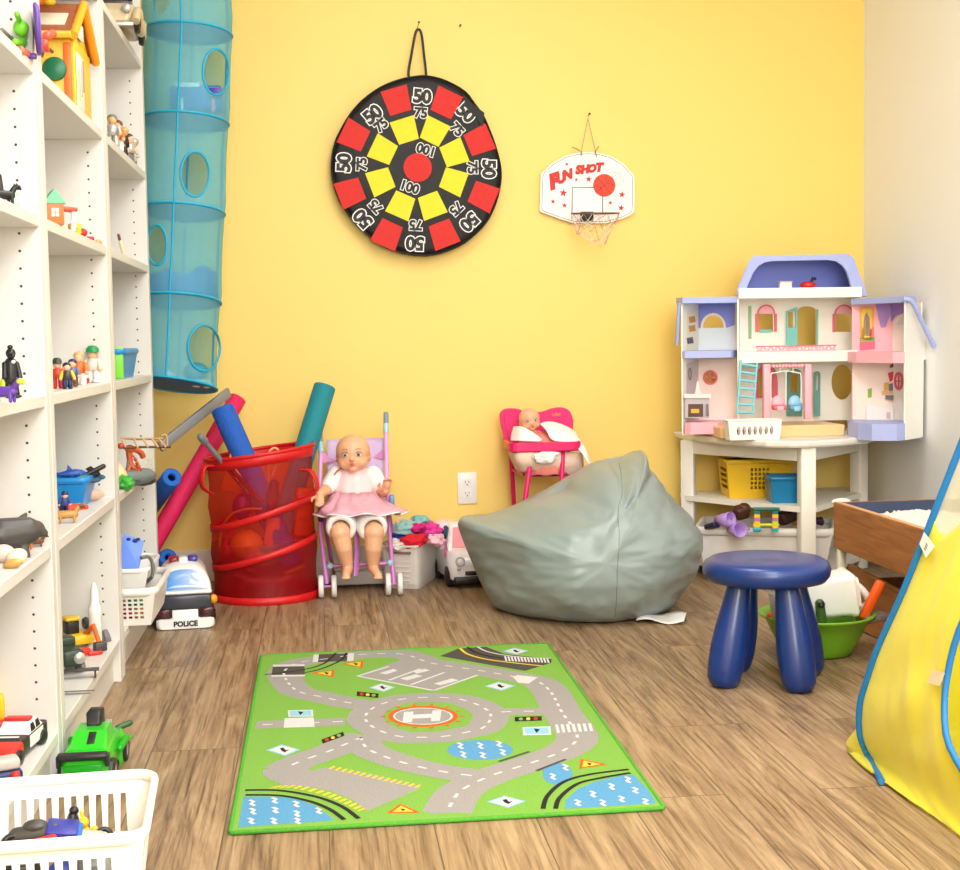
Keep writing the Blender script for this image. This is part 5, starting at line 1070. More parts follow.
def head(mb,c,s,m,fw,rt,up):
    R_=Matrix((rt,-fw,up)).transposed().to_4x4()
    P=lambda x,y,z:c+rt*x*s+fw*y*s+up*z*s
    mb.ball(P(0,-.004,.010),(.060*s,.058*s,.058*s),m,R_,24); mb.ball(P(0,.004,-.018),(.056*s,.050*s,.042*s),m,R_,24)
    for x in (-1,1): mb.ball(P(x*.026,.026,-.026),(.024*s,.022*s,.021*s),m,R_,16); mb.ball(P(x*.055,-.010,-.014),(.007*s,.012*s,.017*s),m,R_,12)
    mb.ball(P(0,.055,-.012),(.0085*s,.009*s,.0075*s),m,R_,12); mb.ball(P(0,.040,-.045),(.016*s,.014*s,.012*s),m,R_,12); mb.ball(P(0,.046,-.028),(.014*s,.010*s,.011*s),m,R_,12)
    return P,R_
def face_parts(root,P,R_,s,eye=(120,140,130)):
    EW=plast('eye_white',(244,244,240),.2); EI=plast('iris%d'%eye[0],eye,.15); EP=plast('pupil_black',(20,18,18),.1); LIP=plast('doll_lips',(214,104,96),.35); BRO=plast('brow_tan',(176,124,88),.6); LSH=plast('lash_brown',(70,46,36),.6)
    for x in (-1,1):
        e=MB(); e.ball(P(x*.023,.0475,.004),(.0105*s,.006*s,.0085*s),EW,R_,14); e=e.build('eye',root,True)
        MB().ball(P(x*.023,.0520,.004),(.0062*s,.0022*s,.0066*s),EI,R_,12).build('iris',e,True); MB().ball(P(x*.023,.0536,.004),(.0034*s,.0013*s,.0036*s),EP,R_,10).build('pupil',e,True)
        mb=MB(); mb.tube([P(x*.023-.0115,.0490,.006),P(x*.023-.006,.0535,.0120),P(x*.023,.0545,.0138),P(x*.023+.006,.0535,.0120),P(x*.023+.0115,.0490,.006)],.0013*s,LSH,6); mb.build('eyelashes',root,True)
        mb=MB(); mb.tube([P(x*.013,.0555,.022),P(x*.022,.0545,.026),P(x*.033,.048,.023)],.0010*s,BRO,6); mb.build('eyebrow',root,True)
    mb=MB(); mb.ball(P(-.0045,.0555,-.0265),(.0055*s,.0035*s,.0028*s),LIP,R_,10); mb.ball(P(.0045,.0555,-.0265),(.0055*s,.0035*s,.0028*s),LIP,R_,10); mb.ball(P(0,.0560,-.0325),(.0065*s,.0035*s,.0032*s),LIP,R_,10); mb.build('mouth',root,True)
doll=thing('baby_doll','bald baby doll in a pale pink dress seated in the lilac doll stroller','doll',at(356,512,4.57))
DH=at(353,454,4.59); fw=Vector((-.10,-.95,-.05)).normalized(); up=Vector((-.03,-.02,1)); up=(up-fw*up.dot(fw)).normalized(); rt=up.cross(fw)*-1; rt=fw.cross(up)
mb=MB(); P,R_=head(mb,DH,.95,SKN,fw,rt,up)
C=lambda a,b,r1,r2:mb.cap(at(*a),at(*b),r1,SKN,r2,n=14)
C((354,464,4.62),(354,474,4.62),.03,.032); C((354,480,4.62),(355,510,4.57),.050,.054)
C((337,477,4.61),(327,489,4.57),.024,.020); C((327,489,4.57),(320,494,4.51),.020,.014)
C((373,477,4.61),(382,492,4.58),.024,.020); C((382,492,4.58),(386,490,4.52),.020,.014)
for hx,kx,ax_,tx in ((343,340,348,346),(367,374,373,378)):
    C((hx,516,4.56),(kx,533,4.43),.042,.034); C((kx,533,4.43),((kx*.55+ax_*.45),548,4.425),.032,.028); C((kx*.55+ax_*.45,548,4.425),(ax_,567,4.44),.028,.017); C((ax_,568,4.445),(tx-(1 if tx<360 else -1)*0,576,4.39),.017,.013)
    tp=at(tx,577,4.385)
    for k in range(5): q=tp+Vector(((k-2)*.0058,-.004-(2-abs(k-2))*.002,-.003)); mb.ball(q,(.0042 if k not in (0,4) else .0038),SKN,n=8)
hand(mb,at(320,494,4.51),(-.05,-.5,-.75),(1,0,0),1,1.15,SKN,.5); hand(mb,at(386,490,4.52),(.12,-.35,.9),(1,.2,0),-1,1.15,SKN,.6)
mb.build('doll_body',doll,True,remesh=.0022,smooth=3)
face_parts(doll,P,R_,.95)
def ring(c,rx,ry,n,ph=0,amp=0,fr=9,tilt=0):
    c=Vector(c); return [c+Vector((rx*(1+amp*math.sin(fr*a+ph))*math.cos(a),ry*(1+amp*math.sin(fr*a+ph))*math.sin(a),tilt*math.sin(a)+(amp*.06)*math.sin(fr*a+ph))) for a in [2*PI*i/n for i in range(n)]]
N_=72
mb=MB(); loft(mb,[ring(at(354,466,4.62),.040,.038,N_,0,.01),ring(at(354,470,4.62),.052,.046,N_,0,.01),ring(at(354,478,4.61),.066,.054,N_,1,.012),ring(at(355,487,4.60),.068,.060,N_,2,.02),ring(at(355,494,4.59),.066,.062,N_,2,.02)],PKC,caps=False); mb.build('dress_bodice',doll,True,solid=.003)
mb=MB(); loft(mb,[ring(at(355,491,4.595),.066,.062,N_,0,.015,14),ring(at(355,497,4.575),.080,.078,N_,.3,.03,14),ring(at(356,504,4.55),.100,.092,N_,.5,.05,11,-.003),ring(at(358,509,4.535),.122,.108,N_,.7,.07,9,-.008),ring(at(361,514,4.525),.142,.118,N_,.9,.09,8,-.012)],PKS,caps=False); mb.build('dress_skirt',doll,True,solid=.003)
MB().tube(ring(at(361,514.3,4.525),.143,.119,N_,.9,.09,8,-.012),.0028,WCL,6,closed=True).build('skirt_hem',doll,True)
MB().tube(ring(at(354,466,4.62),.042,.040,40,0,.03),.0042,WCL,8,closed=True).build('collar',doll,True)
mb=MB(); q=at(341,469,4.57); mb.tube([at(342,468,4.575),at(337,471,4.573),at(334,475,4.572)],.0024,plast('red_ribbon',(206,70,60),.6),6); mb.tube([at(342,468,4.575),at(350,466,4.565)],.002,plast('red_ribbon',(206,70,60)),6); mb.build('ribbon',doll,True)
for a,b in (((337,475,4.61),(329,486,4.58)),((373,475,4.61),(380,486,4.59))): MB().cap(at(*a),at(*b),.031,WCL,.027,n=16).build('sleeve',doll,True)
for hx,kx in ((343,341),(367,373)): 
    p=at(hx,519,4.53);q=at(kx,528,4.435); M=aim(p,q); L=(q-p).length; mb=MB(); mb.lathe([(.02,-.02),(.044,-.01),(.049,.03),(.049,L-.010),(.044,L+.006),(.030,L+.008)],WCL,24,M); mb.build('bloomer_leg',doll,True,solid=.002)
# ---- crate of doll clothes
CRT=mat('ivory_plastic',(226,220,212),.45,var=.02)
A,B,C_=fl(383,589),fl(420,590),fl(446,570); D=A+(C_-B)
crate=thing('storage_crate','white plastic crate heaped with doll clothes, between the stroller and the white toy car','crate',(A+C_)/2)
cc=(A+C_)/2
def cz(P,k,z): return [cc+(p-cc)*k+Vector((0,0,z)) for p in P]
HC_=at(400,546,4.56).z
def rr4(P,r=.12,n=4):
    o=[]
    for i in range(4):
        a,b,c=P[i-1],P[i],P[(i+1)%4]; p=b.lerp(a,r); q=b.lerp(c,r)
        for k in range(n+1): t=k/n; o.append(p.lerp(b,t).lerp(b.lerp(q,t),t))
    return o
mb=MB(); base=[A,B,C_,D]
loft(mb,[rr4(cz(base,k,z)) for k,z in ((.96,.001),(1.0,.02),(1.10,HC_-.008),(1.15,HC_-.006),(1.15,HC_),(1.09,HC_),(1.07,HC_-.02),(.95,.03))],CRT,smooth=False); mb.build('crate_body',crate,True)
mb=MB()
for k in range(5): 
    z=.03+.016*k; P=cz(base,1.0+.10*z/HC_+.006,z); mb.tube([P[0].lerp(P[1],.3),P[0].lerp(P[1],.75)],.0016,CRT,6)
mb.build('moulded_rib',crate,True)
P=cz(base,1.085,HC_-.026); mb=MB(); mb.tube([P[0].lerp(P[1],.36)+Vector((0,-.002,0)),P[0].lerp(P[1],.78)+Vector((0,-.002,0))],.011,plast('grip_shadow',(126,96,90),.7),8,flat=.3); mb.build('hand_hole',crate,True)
def lump(name,lab,cat,c,r,m,seed,rot=0,amp=.42,g=None):
    mb=MB(); nu,nv=36,22
    def f(u,v):
        a=2*PI*u; th=PI*v; d=Vector((math.sin(th)*math.cos(a),math.sin(th)*math.sin(a),math.cos(th))); k=1+amp*noise.noise(d*1.7+Vector((seed,seed*2,0)))+amp*.5*noise.noise(d*3.2+Vector((0,seed,seed)))
        return Vector((d.x*r[0]*k,d.y*r[1]*k,d.z*r[2]*k))
    mb.grid(f,nu,nv,m,TR(c,0,0,rot),cu=True); return one(mb,name,lab,cat,g)
def cl(n,rgb): return mat(n,rgb,.8,var=.12,scale=30,bump=.35,bscale=70)
GC='doll clothes heaped in the white crate'
for px,py,Y,r,c,lab,rot in ((396,545,4.60,(.035,.04,.018),(246,238,232),'white doll garment hanging over the front rim of the crate',.2),(398,534,4.66,(.03,.04,.022),(36,60,150),'navy blue doll garment low in the clothes heap',0),(408,528,4.66,(.055,.045,.026),(150,196,194),'grey teal doll garment rolled on top of the clothes heap',.3),(420,521,4.70,(.035,.03,.018),(130,190,184),'mint doll garment at the very top of the clothes heap',.5),(428,530,4.68,(.045,.05,.026),(232,60,160),'bright magenta doll garment on the right of the clothes heap',.4),(418,528,4.63,(.03,.03,.016),(204,20,120),'dark magenta doll garment in the middle of the heap',.2),(414,541,4.585,(.042,.03,.022),(220,16,40),'red doll garment at the front of the clothes heap',.0),(430,538,4.62,(.022,.02,.014),(60,60,130),'blue print doll garment beside the magenta one',.3),(436,540,4.61,(.03,.03,.020),(246,190,206),'pale pink doll garment over the right rim of the crate',.7),(442,527,4.74,(.03,.03,.02),(236,216,226),'whitish pink doll garment at the back right of the heap',.1),(446,533,4.72,(.016,.02,.022),(30,80,110),'dark blue doll garment at the right end of the heap',.1),(404,524,4.76,(.03,.03,.016),(240,190,190),'pale rose doll garment at the back left of the heap',.1)):
    lump('doll_garment',lab,'doll clothes',at(px,py,Y),r,cl('cloth_%d_%d_%d'%c,c),px*.1,rot,g=GC)
mb=MB().tube(crom([at(438,536,4.62),at(444,540,4.61),at(445,550,4.61),at(446,556,4.62)],5),.007,cl('pink_strap',(240,110,170)),8,flat=.4); one(mb,'doll_strap','pink strap of doll clothes hanging down the crate right side','doll clothes',GC)
mb=MB(); mb.box((.135,4.71,.035),(.19,.10,.05),mat('tray_grey',(196,188,184),.5),bev=.006); mb.box((.135,4.71,.064),(.20,.11,.008),mat('tray_grey',(196,188,184)),bev=.003); one(mb,'storage_box','low grey white storage box on the floor behind the doll stroller','box')
# ---- white toy car behind the bean bag
CW=plast('car_white',(244,240,242),.25,coat=.5); CK=plast('car_black',(30,26,28),.4); CP=plast('car_pink',(240,150,160),.4); GLS=plast('window_dark',(70,40,48),.15)
cf=fl(476,588); car=thing('toy_car','white toy car with round headlights peeping out behind the bean bag','toy car',(cf.x,cf.y,0),.12)
def csec(y,w,zb,zt,tw=None,zm=None):
    tw=w*.8 if tw is None else tw; zm=(zb+zt)/2 if zm is None else zm
    return [Vector((x,y,z)) for x,z in ((-w*.8,zb),(w*.8,zb),(w,zb+.012),(w,zm),(w*.97,zm+(zt-zm)*.35),(tw,zt-.006),(tw*.8,zt),(-tw*.8,zt),(-tw,zt-.006),(-w*.97,zm+(zt-zm)*.35),(-w,zm),(-w,zb+.012))]
mb=MB(); loft(mb,[csec(-.004,.060,.03,.080,.05),csec(.002,.078,.022,.105,.062),csec(.03,.086,.020,.118,.066),csec(.085,.088,.020,.126,.070,.10),csec(.24,.088,.020,.126,.070,.10),csec(.283,.082,.022,.118,.066),csec(.29,.07,.03,.10,.056)],CW); mb.build('car_body',car)
mb=MB(); loft(mb,[[Vector((x,y,z)) for x,z in ((-w,zb),(w,zb),(w*.98,zb+.02),(tw,zt-.008),(tw*.86,zt),(-tw*.86,zt),(-tw,zt-.008),(-w*.98,zb+.02))] for y,w,tw,zb,zt in ((.078,.078,.074,.118,.124),(.10,.077,.068,.118,.155),(.125,.076,.060,.118,.195),(.15,.076,.058,.118,.204),(.225,.076,.058,.118,.204),(.255,.076,.060,.118,.19),(.285,.074,.066,.118,.125))],CW); mb.build('cabin',car)
MB().add([(-.062,.083,.126),(.062,.083,.126),(.050,.122,.190),(-.050,.122,.190)],[[0,1,2,3]],CP,False,TR((0,-.004,.001))).build('windscreen',car,solid=.002)
for s in (-1,1):
    MB().add([(s*.0785,.105,.130),(s*.0785,.215,.130),(s*.0640,.205,.190),(s*.0640,.135,.190)],[[0,1,2,3] if s>0 else [3,2,1,0]],GLS,False,TR((s*.003,0,0))).build('side_window',car,solid=.002)
    mb=MB(TR((s*.052,-.002,.092),PI/2-.25)); mb.lathe([(.011,0),(.0135,.003),(.016,.002),(.017,-.004)],plast('light_ring',(190,186,190),.3),24); mb.lathe([(0,.003),(.006,.003),(.011,0)],plast('light_lens',(226,226,230),.15),24); mb.build('headlight',car)
    MB().lathe([(0,.004),(.006,.003),(.0075,-.002)],plast('light_ring',(190,186,190)),16,TR((s*.058,-.006,.068),PI/2)).build('marker_light',car)
    MB().ball((s*.096,.085,.130),(.011,.008,.009),CW).build('mirror',car)
    for y in (.055,.235): MB().lathe([(0,.012),(.018,.012),(.02,.009),(.033,.009),(.036,.004),(.036,-.012)],CK,24,TR((s*.080,y,.036),0,s*PI/2)).build('wheel',car)
MB().box((0,-.006,.052),(.075,.010,.014),CK,bev=.003).build('grille',car); MB().box((0,.0,.028),(.150,.022,.026),CK,bev=.006).build('bumper',car)
MB().ball((0,-.004,.082),(.007,.004,.007),plast('badge_grey',(150,150,156),.3,metal=.5)).build('badge',car)
# ---- pink doll high chair
HP=plast('hot_pink_plastic',(226,16,104),.35); HPD=mat('hot_pink_cloth',(236,40,120),.6,var=.06,bump=.2)
hcR=at(540,480,4.70); hch=thing('doll_high_chair','bright pink doll high chair holding a small doll, behind the bean bag','doll high chair',(hcR.x,4.74,0))
out=[(500,418),(502,411),(508,408.5),(518,409),(527,412),(541,412),(552,408.5),(562,407.5),(569,411),(572.5,420),(572,430),(569,438),(566,448),(508,448),(504,436)]
PO=crom([Vector((*pz(*p,4.80),0)) for p in out],4,True)
mb=MB(FRONT((0,4.80,0))); mb.prism([(p.x,p.y) for p in PO],-.012,.012,HPD); mb.build('back_pad',hch,True,bevel=0)
pc=sum(PO,Vector())/len(PO); MB(FRONT((0,4.80,0))).prism([(pc.x+(p.x-pc.x)*.9,pc.y+(p.y-pc.y)*.88) for p in PO],.0125,.018,HPD).build('back_cushion',hch,True)
mb=MB(FRONT((0,4.786,0))); q=pz(556,416,4.786); mb.prism([(q[0]-.014,q[1]),(q[0]-.016,q[1]+.014),(q[0]-.006,q[1]+.007),(q[0],q[1]+.016),(q[0]+.006,q[1]+.007),(q[0]+.016,q[1]+.014),(q[0]+.014,q[1])],.0045,.0055,plast('coral_print',(250,110,90),.6)); mb.build('printed_crown',hch,True)
tl=[at(509.5,442,4.60),at(582,441,4.60),at(573,440,4.76),at(507,440,4.76)]; zt0=at(540,452,4.60).z; zt1=at(540,443,4.60).z
def trs(k): 
    c=sum(tl,Vector())/4; return rr4([c+(p-c)*k for p in tl],.16,5)
mb=MB(); loft(mb,[[Vector((p.x,p.y,z)) for p in trs(k)] for k,z in ((.95,zt0),(1,zt0+.004),(1,zt1),(.985,zt1+.002),(.93,zt1+.001),(.91,zt1-.008))],HP,smooth=False); mb.build('tray',hch,True)
ZS=at(547,476,4.64).z
mb=MB().box((at(547,476,4.68).x,4.70,ZS+.006),(.125,.14,.014),plast('plum_pink',(190,20,120),.4),bev=.005); mb.build('seat',hch,True)
for a,b in (((532,451,4.63),(523,515,4.56)),((563,451,4.63),(560,515,4.56)),((511,452,4.79),(517,560,4.86)),((568,452,4.79),(572,560,4.86))):
    p=at(*a);q=at(*b); d=(q-p).normalized(); q=p+d*((p.z-.005)/-d.z) if a[2]<4.7 else p+ (q-p)*((p.z-.005)/(p.z-q.z)); 
    if q.y>4.865: q.y=4.865
    MB().tube([p+Vector((0,0,.006)),p,p.lerp(q,.3),q],[.006,.0085,.0085,.0075],HP,10).build('leg',hch,True)
MB().tube([at(513,470,4.80),at(524,474,4.66)],.006,HP,8).build('side_rail',hch,True); MB().box(at(508,445,4.74),(.022,.14,.03),plast('orange_pink',(240,120,80),.4),bev=.006).build('arm_rest',hch,True)
d2=thing('baby_doll','small bald doll in salmon pink sitting in the bright pink high chair','doll',at(541,465,4.70)); 
DH=at(529.5,420,4.70); fw=Vector((.10,-.95,-.10)).normalized(); up=Vector((-.14,0,1)); up=(up-fw*up.dot(fw)).normalized(); rt=fw.cross(up)
SK2=mat('doll_skin_rosy',(244,176,140),.42,var=.03); SAL=mat('salmon_cloth',(240,140,128),.8,bump=.2)
mb=MB(); P,R_=head(mb,DH,.60,SK2,fw,rt,up); mb.cap(at(531,430,4.71),at(536,440,4.71),.018,SK2); mb.cap(at(537,440,4.72),at(543,466,4.70),.034,SK2,.038)
mb.cap(at(527,437,4.70),at(520,446,4.66),.014,SK2,.011); mb.cap(at(549,437,4.70),at(556,446,4.66),.014,SK2,.011)
mb.cap(at(539,466,4.68),at(535,466,4.645),.020,SK2,.016); mb.cap(at(550,466,4.68),at(554,466,4.645),.020,SK2,.016)
mb.build('doll_body',d2,True,remesh=.0022,smooth=3); face_parts(d2,P,R_,.60)
mb=MB(); loft(mb,[ring(at(536,432,4.71),.026,.024,32,0,.03),ring(at(539,438,4.70),.042,.038,32,1,.03),ring(at(542,452,4.69),.052,.05,32,2,.04),ring(at(544,466,4.68),.072,.07,32,0,.06),ring(at(545,473,4.68),.080,.078,32,1,.06)],SAL,caps=False); mb.build('doll_dress',d2,True,solid=.003)
BLK_=mat('white_blanket',(250,244,242),.85,bump=.25,bscale=40); BGC=mat('beige_blanket',(236,206,186),.85,bump=.3)
def sheet(name,lab,cat,rows,m,solid=.006,parent=None,th=True):
    n=len(rows[0]); R_=[[Vector(p) for p in r] for r in rows]
    G=[crom(r,5) for r in R_]; G=list(zip(*[crom([g[i] for g in G],5) for i in range(len(G[0]))])); nu,nv=len(G),len(G[0])
    V=[p for r in G for p in r]; Fc=[[i*nv+j,i*nv+j+1,(i+1)*nv+j+1,(i+1)*nv+j] for i in range(nu-1) for j in range(nv-1)]
    mb=MB().add(V,Fc,m)
    if parent is not None: return mb.build(name,parent,True,solid=solid)
    return one(mb,name,lab,cat,solid=solid)
bl=thing('blanket','white blanket tucked round the small doll in the pink high chair','blanket',at(548,440,4.68))
sheet('left_fold','','',[[at(514,427,4.72),at(522,427,4.67),at(533,433,4.66),at(542,440,4.65)],[at(512,434,4.70),at(521,434,4.65),at(531,437,4.645),at(541,441,4.64)],[at(511,441,4.68),at(520,441,4.64),at(530,441.5,4.64),at(539,441.5,4.64)]],BLK_,parent=bl)
sheet('right_fold','','',[[at(540,424,4.69),at(549,422,4.71),at(562,425,4.72),at(573,431,4.73),at(580,440,4.73)],[at(546,430,4.66),at(554,430,4.67),at(566,432,4.68),at(579,440,4.68),at(586,455,4.68)],[at(550,438,4.65),at(559,438,4.65),at(570,440,4.65),at(584,448,4.62),at(591,466,4.62)],[at(555,441,4.64),at(563,442,4.64),at(572,444,4.64),at(584,456,4.58),at(592,471,4.58)]],BLK_,parent=bl)
sheet('hanging_fold','','',[[at(509,451,4.70),at(515,453,4.62),at(528,452,4.61),at(545,452,4.62),at(566,452,4.63),at(582,453,4.63)],[at(511,458,4.70),at(517,462,4.62),at(530,462,4.60),at(547,464,4.61),at(568,463,4.62),at(583,462,4.64)],[at(516,468,4.72),at(521,472,4.64),at(533,470,4.62),at(548,473,4.63),at(568,474,4.64),at(583,476,4.66)]],BGC,parent=bl)
lump('cloth_bundle','white cloth bundle under the tray of the pink high chair','cloth',at(546,457,4.585),(.040,.016,.020),BLK_,4,.1)
# ---- toys on the bookcase shelves
Z0,Z1,Z2,Z3,Z4,Z5=SHZ
def tp(n,rgb,r=.4,**k): return plast('t_'+n,rgb,r,**k)
SKT=tp('skin',(238,188,150)); BKT=tp('black',(26,25,26),.4); WHT_=tp('white',(240,238,232)); REDT=tp('red',(216,44,36)); YELT=tp('yellow',(246,194,30)); ORGT=tp('orange',(236,110,40)); GRNT=tp('green',(60,170,60)); LIMT=tp('lime',(120,210,40)); BLUT=tp('blue',(30,110,200)); NAVT=tp('navy',(34,40,90)); BRNT=tp('brown',(110,64,36)); TANT=tp('tan',(212,170,110)); GRT=tp('grey',(120,116,114)); DGT=tp('dark_grey',(70,66,64)); PURT=tp('purple',(96,60,160)); PKT=tp('pink',(236,100,130)); CRT_=tp('cream',(236,222,184)); DGNT=tp('dark_green',(52,66,52)); SILT=tp('silver',(196,192,186),.3,metal=.4); TEAT=tp('teal',(60,130,130)); MNT=tp('mint',(180,214,196))
GF='toy figures on the bookcase shelves'
def figure(name,lab,base,h,legs,torso,hair,rz=0,arms=None,hat=None,skin=None,lean=0,cat='toy figure',group=GF,hatw=1.0):
    t=thing(name,lab,cat,base,rz,group); k=h/.075; M=TR((0,0,0),lean); sk=skin or SKT
    mb=MB(M)
    for s in (-1,1): mb.cap((s*.0075*k,0,.006*k),(s*.007*k,0,.030*k),.0068*k,legs,n=10); mb.ball((s*.0078*k,-.004*k,.0045*k),(.0068*k,.0105*k,.0045*k),legs,n=10)
    mb.lathe([(0,.026*k),(.0135*k,.027*k),(.0125*k,.040*k),(.0105*k,.050*k),(.004*k,.053*k)],torso,14)
    for s in (-1,1): mb.cap((s*.0125*k,0,.047*k),(s*.018*k,-.006*k,.032*k),.0050*k,arms or torso,n=8); mb.ball((s*.0184*k,-.0075*k,.029*k),.0048*k,sk,n=8)
    mb.build('figure_body',t); MB(M).ball((0,0,.061*k),(.0105*k,.0105*k,.0115*k),sk,n=12).build('head',t)
    if hat is not None: MB(M).lathe([(.016*k*hatw,.064*k),(.0118*k*hatw,.0655*k),(.0115*k*hatw,.072*k),(.008*k,.078*k),(0,.079*k)],hat,14).build('hat',t)
    elif hair is not None: MB(M).ball((0,.002*k,.065*k),(.0118*k,.0112*k,.0098*k),hair,n=12).build('hair',t)
    return t
def animal(name,lab,base,L,m,rz=0,m2=None,legs=True,head=1.0,tail=.5,neck=.25,cat='toy animal',group='toy animals on the bookcase shelves',roll=0):
    k=L; mb=MB(TR(base,roll,0,rz)); b=.30*k if legs else .14*k
    mb.cap((-.28*k,0,b),(.22*k,0,b),.15*k,m,.14*k); mb.cap((.22*k,0,b+.03*k),(.38*k,0,b+neck*k),.10*k,m,.08*k); mb.ball((.46*k,0,b+(neck+.02)*k),(.13*k*head,.09*k*head,.09*k*head),m2 or m,n=12); mb.cap((.50*k,0,b+neck*k),(.58*k*head,0,b+(neck-.03)*k),.055*k*head,m2 or m,.04*k)
    for s in (-1,1): mb.ball((.41*k,s*.07*k,b+(neck+.10)*k),(.025*k,.02*k,.04*k),m,n=8)
    if legs:
        for x in (-.26,.20):
            for s in (-1,1): mb.cap((x*k,s*.09*k,b),(x*k+.02*k,s*.10*k,.05*k),.055*k,m,.045*k)
    if tail: mb.tube([(-.30*k,0,b+.03*k),(-.45*k,0,b+.08*k),(-.40*k-.2*k*tail,0,b+.02*k)],[.05*k,.035*k,.015*k],m,8)
    return one(mb,name,lab,cat,group)
def fish(name,lab,c,L,m,rz,m2=None,fin=True,cat='toy animal',pitch=0):
    k=L; M=TR(c,0,pitch,rz); mb=MB(M); mb.lathe([(0,-.5*k),(.03*k,-.48*k),(.05*k,-.35*k),(.12*k,-.1*k),(.15*k,.15*k),(.12*k,.36*k),(.05*k,.48*k),(0,.5*k)],m,16,TR((0,0,0),0,PI/2))
    mb.prism([(-.46*k,0),(-.62*k,.16*k),(-.54*k,0),(-.62*k,-.14*k)],-.012*k,.012*k,m2 or m,TR((0,0,0),PI/2))
    if fin: mb.prism([(.10*k,.10*k),(-.06*k,.30*k),(-.10*k,.10*k)],-.012*k,.012*k,m2 or m,TR((0,0,0),PI/2)); 
    for s in (-1,1): mb.prism([(.15*k,s*.10*k),(-.02*k,s*.30*k),(.0,s*.10*k)],-.06*k,-.04*k,m2 or m)
    return one(mb,name,lab,cat,'toy animals on the bookcase shelves')
# -- near bookcase, second shelf from the top: lime figure, purple disc, red claws
p=ax(37,29,-.487); t=thing('toy_disc','purple toy disc standing on edge beside the lime green toy, high on the near bookcase','toy disc',(p.x,p.y,Z1))
M=TR((p.x,p.y,p.z),0,0,0)@aim((0,0,0),(.97,.20,.05)); t0_=t; mb=MB(M); mb.lathe([(0,-.004),(.043,-.004),(.046,-.002),(.046,.002),(.043,.004),(0,.004)],PURT,32); mb.lathe([(.043,.0042),(.040,.006),(.037,.0042)],tp('violet',(130,96,190)),32); mb.build('disc',t,True)
MB().box((p.x-.01,p.y,(Z1+p.z-.044)/2),(.016,.012,max(.01,p.z-.046-Z1)),PURT,bev=.003).build('stand',t,True)
p=ax(21,28,-.515); t=thing('toy_robot','lime green toy with jointed arms on the near bookcase, left of the purple disc','toy',(p.x,p.y,Z1))
mb=MB(); mb.ball(p,(.014,.012,.015),LIMT); mb.cap(ax(19,20,-.515),ax(17,14,-.515),.005,LIMT); mb.cap(ax(24,36,-.515),ax(21,46,-.515),.007,LIMT); mb.cap(ax(15,42,-.515),ax(31,44,-.515),.006,LIMT); mb.ball(ax(20,46,-.515),.009,tp('leaf',(60,150,30))); mb.ball(ax(33,11,-.51),(.010,.008,.007),LIMT); mb.tube([ax(24,22,-.515),ax(29,15,-.512),ax(33,11,-.51)],.003,GRT,6); mb.build('robot_body',t,True)
q=ax(20,52,-.515); MB().tube([q,(q.x,q.y,Z1+.001)],.006,LIMT,8).build('leg',t,True)
for i,(pts,m,lab) in enumerate(((((47,36),(53,33),(54,37)),tp('coral',(236,84,62)),'coral red toy claw jutting out in front of the toy house roof'),(((44,44),(46,49),(47,50)),tp('coral',(236,84,62)),'small coral red toy piece below the claw by the purple disc'),(((20,51),(27,54),(31,57)),tp('coral_orange',(240,110,70)),'orange red toy foot on the near bookcase shelf below the lime toy'))):
    X=-.488 if i<2 else -.505; P=[ax(*a,X) for a in pts]; mb=MB().tube(crom(P,4),[.008-.0004*j for j in range(9)],m,8); mb.ball(P[0],.009,m,n=8); (mb.build('claw',t0_,True,label='coral red claw') if i<2 else one(mb,'toy_claw',lab,'toy piece'))
p=ax(8,33,-.56); mb=MB().box((p.x,p.y,Z1+.012),(.06,.09,.022),tp('sand_grey',(196,190,170)),eul(0,.1,.3),bev=.005); mb.cap(ax(2,30,-.53),ax(14,41,-.53),.004,GRT); one(mb,'toy_board','pale grey toy board with a grey rod high on the near bookcase','toy')
# -- yellow toy house
hx0,hx1,hy0,hy1=-.745,-.508,3.12,3.40; ze=Z1+.156; zr=Z1+.246; ym=(hy0+hy1)/2
t=thing('toy_house','yellow toy house with a brown roof on the middle bookcase','toy house',((hx0+hx1)/2,ym,Z1))
YH=mat('toy_house_yellow',(244,186,50),.4,var=.08,scale=30); BRF=mat('brown_roof',(150,84,50),.5,var=.25,scale=60)
MB().box(((hx0+hx1)/2,ym,(Z1+ze)/2+.0005),(hx1-hx0-.012,hy1-hy0-.02,ze-Z1-.001),YH,bev=.003).build('walls',t,True)
MB().prism([(hy0+.01,ze-.001),(hy1-.01,ze-.001),(ym,zr-.012)],hx0+.01,hx1-.010,YH,Matrix(((0,0,1,0),(1,0,0,0),(0,1,0,0),(0,0,0,1)))).build('gable',t,True)
for s,y0 in ((-1,hy0-.012),(1,hy1+.012)):
    a=Vector((0,y0,ze-.006));b=Vector((0,ym,zr)); d=b-a; M=TR(((hx0+hx1)/2,(a.y+b.y)/2,(a.z+b.z)/2),math.atan2(d.z,d.y)); MB(M).box((0,0,0),(hx1-hx0-.004,d.length,.008),BRF,bev=.001,seg=1).build('roof_panel',t,True)
    e=MB(); e.tube([(hx1+.004,y0,ze-.008),(hx1+.004,ym,zr+.002)],.010,tp('amber',(240,160,30)),8); e.build('gable_trim',t,True)
    if s<0: 
        MB(M).box((.068,-.012,.0052),(.062,.070,.004),tp('skylight',(220,206,178)),bev=.0015).build('skylight',t,True)
        MB(M).box((.0,-d.length/2,.0),(hx1-hx0,.010,.014),YH,bev=.003).build('gutter',t,True)
mb=MB()
for i in range(5): mb.ball((hx1-.07-.022*i,ym-.005,zr+.006),(.014,.012,.010),ORGT if i%2 else YELT)
mb.build('ridge_trim',t,True)
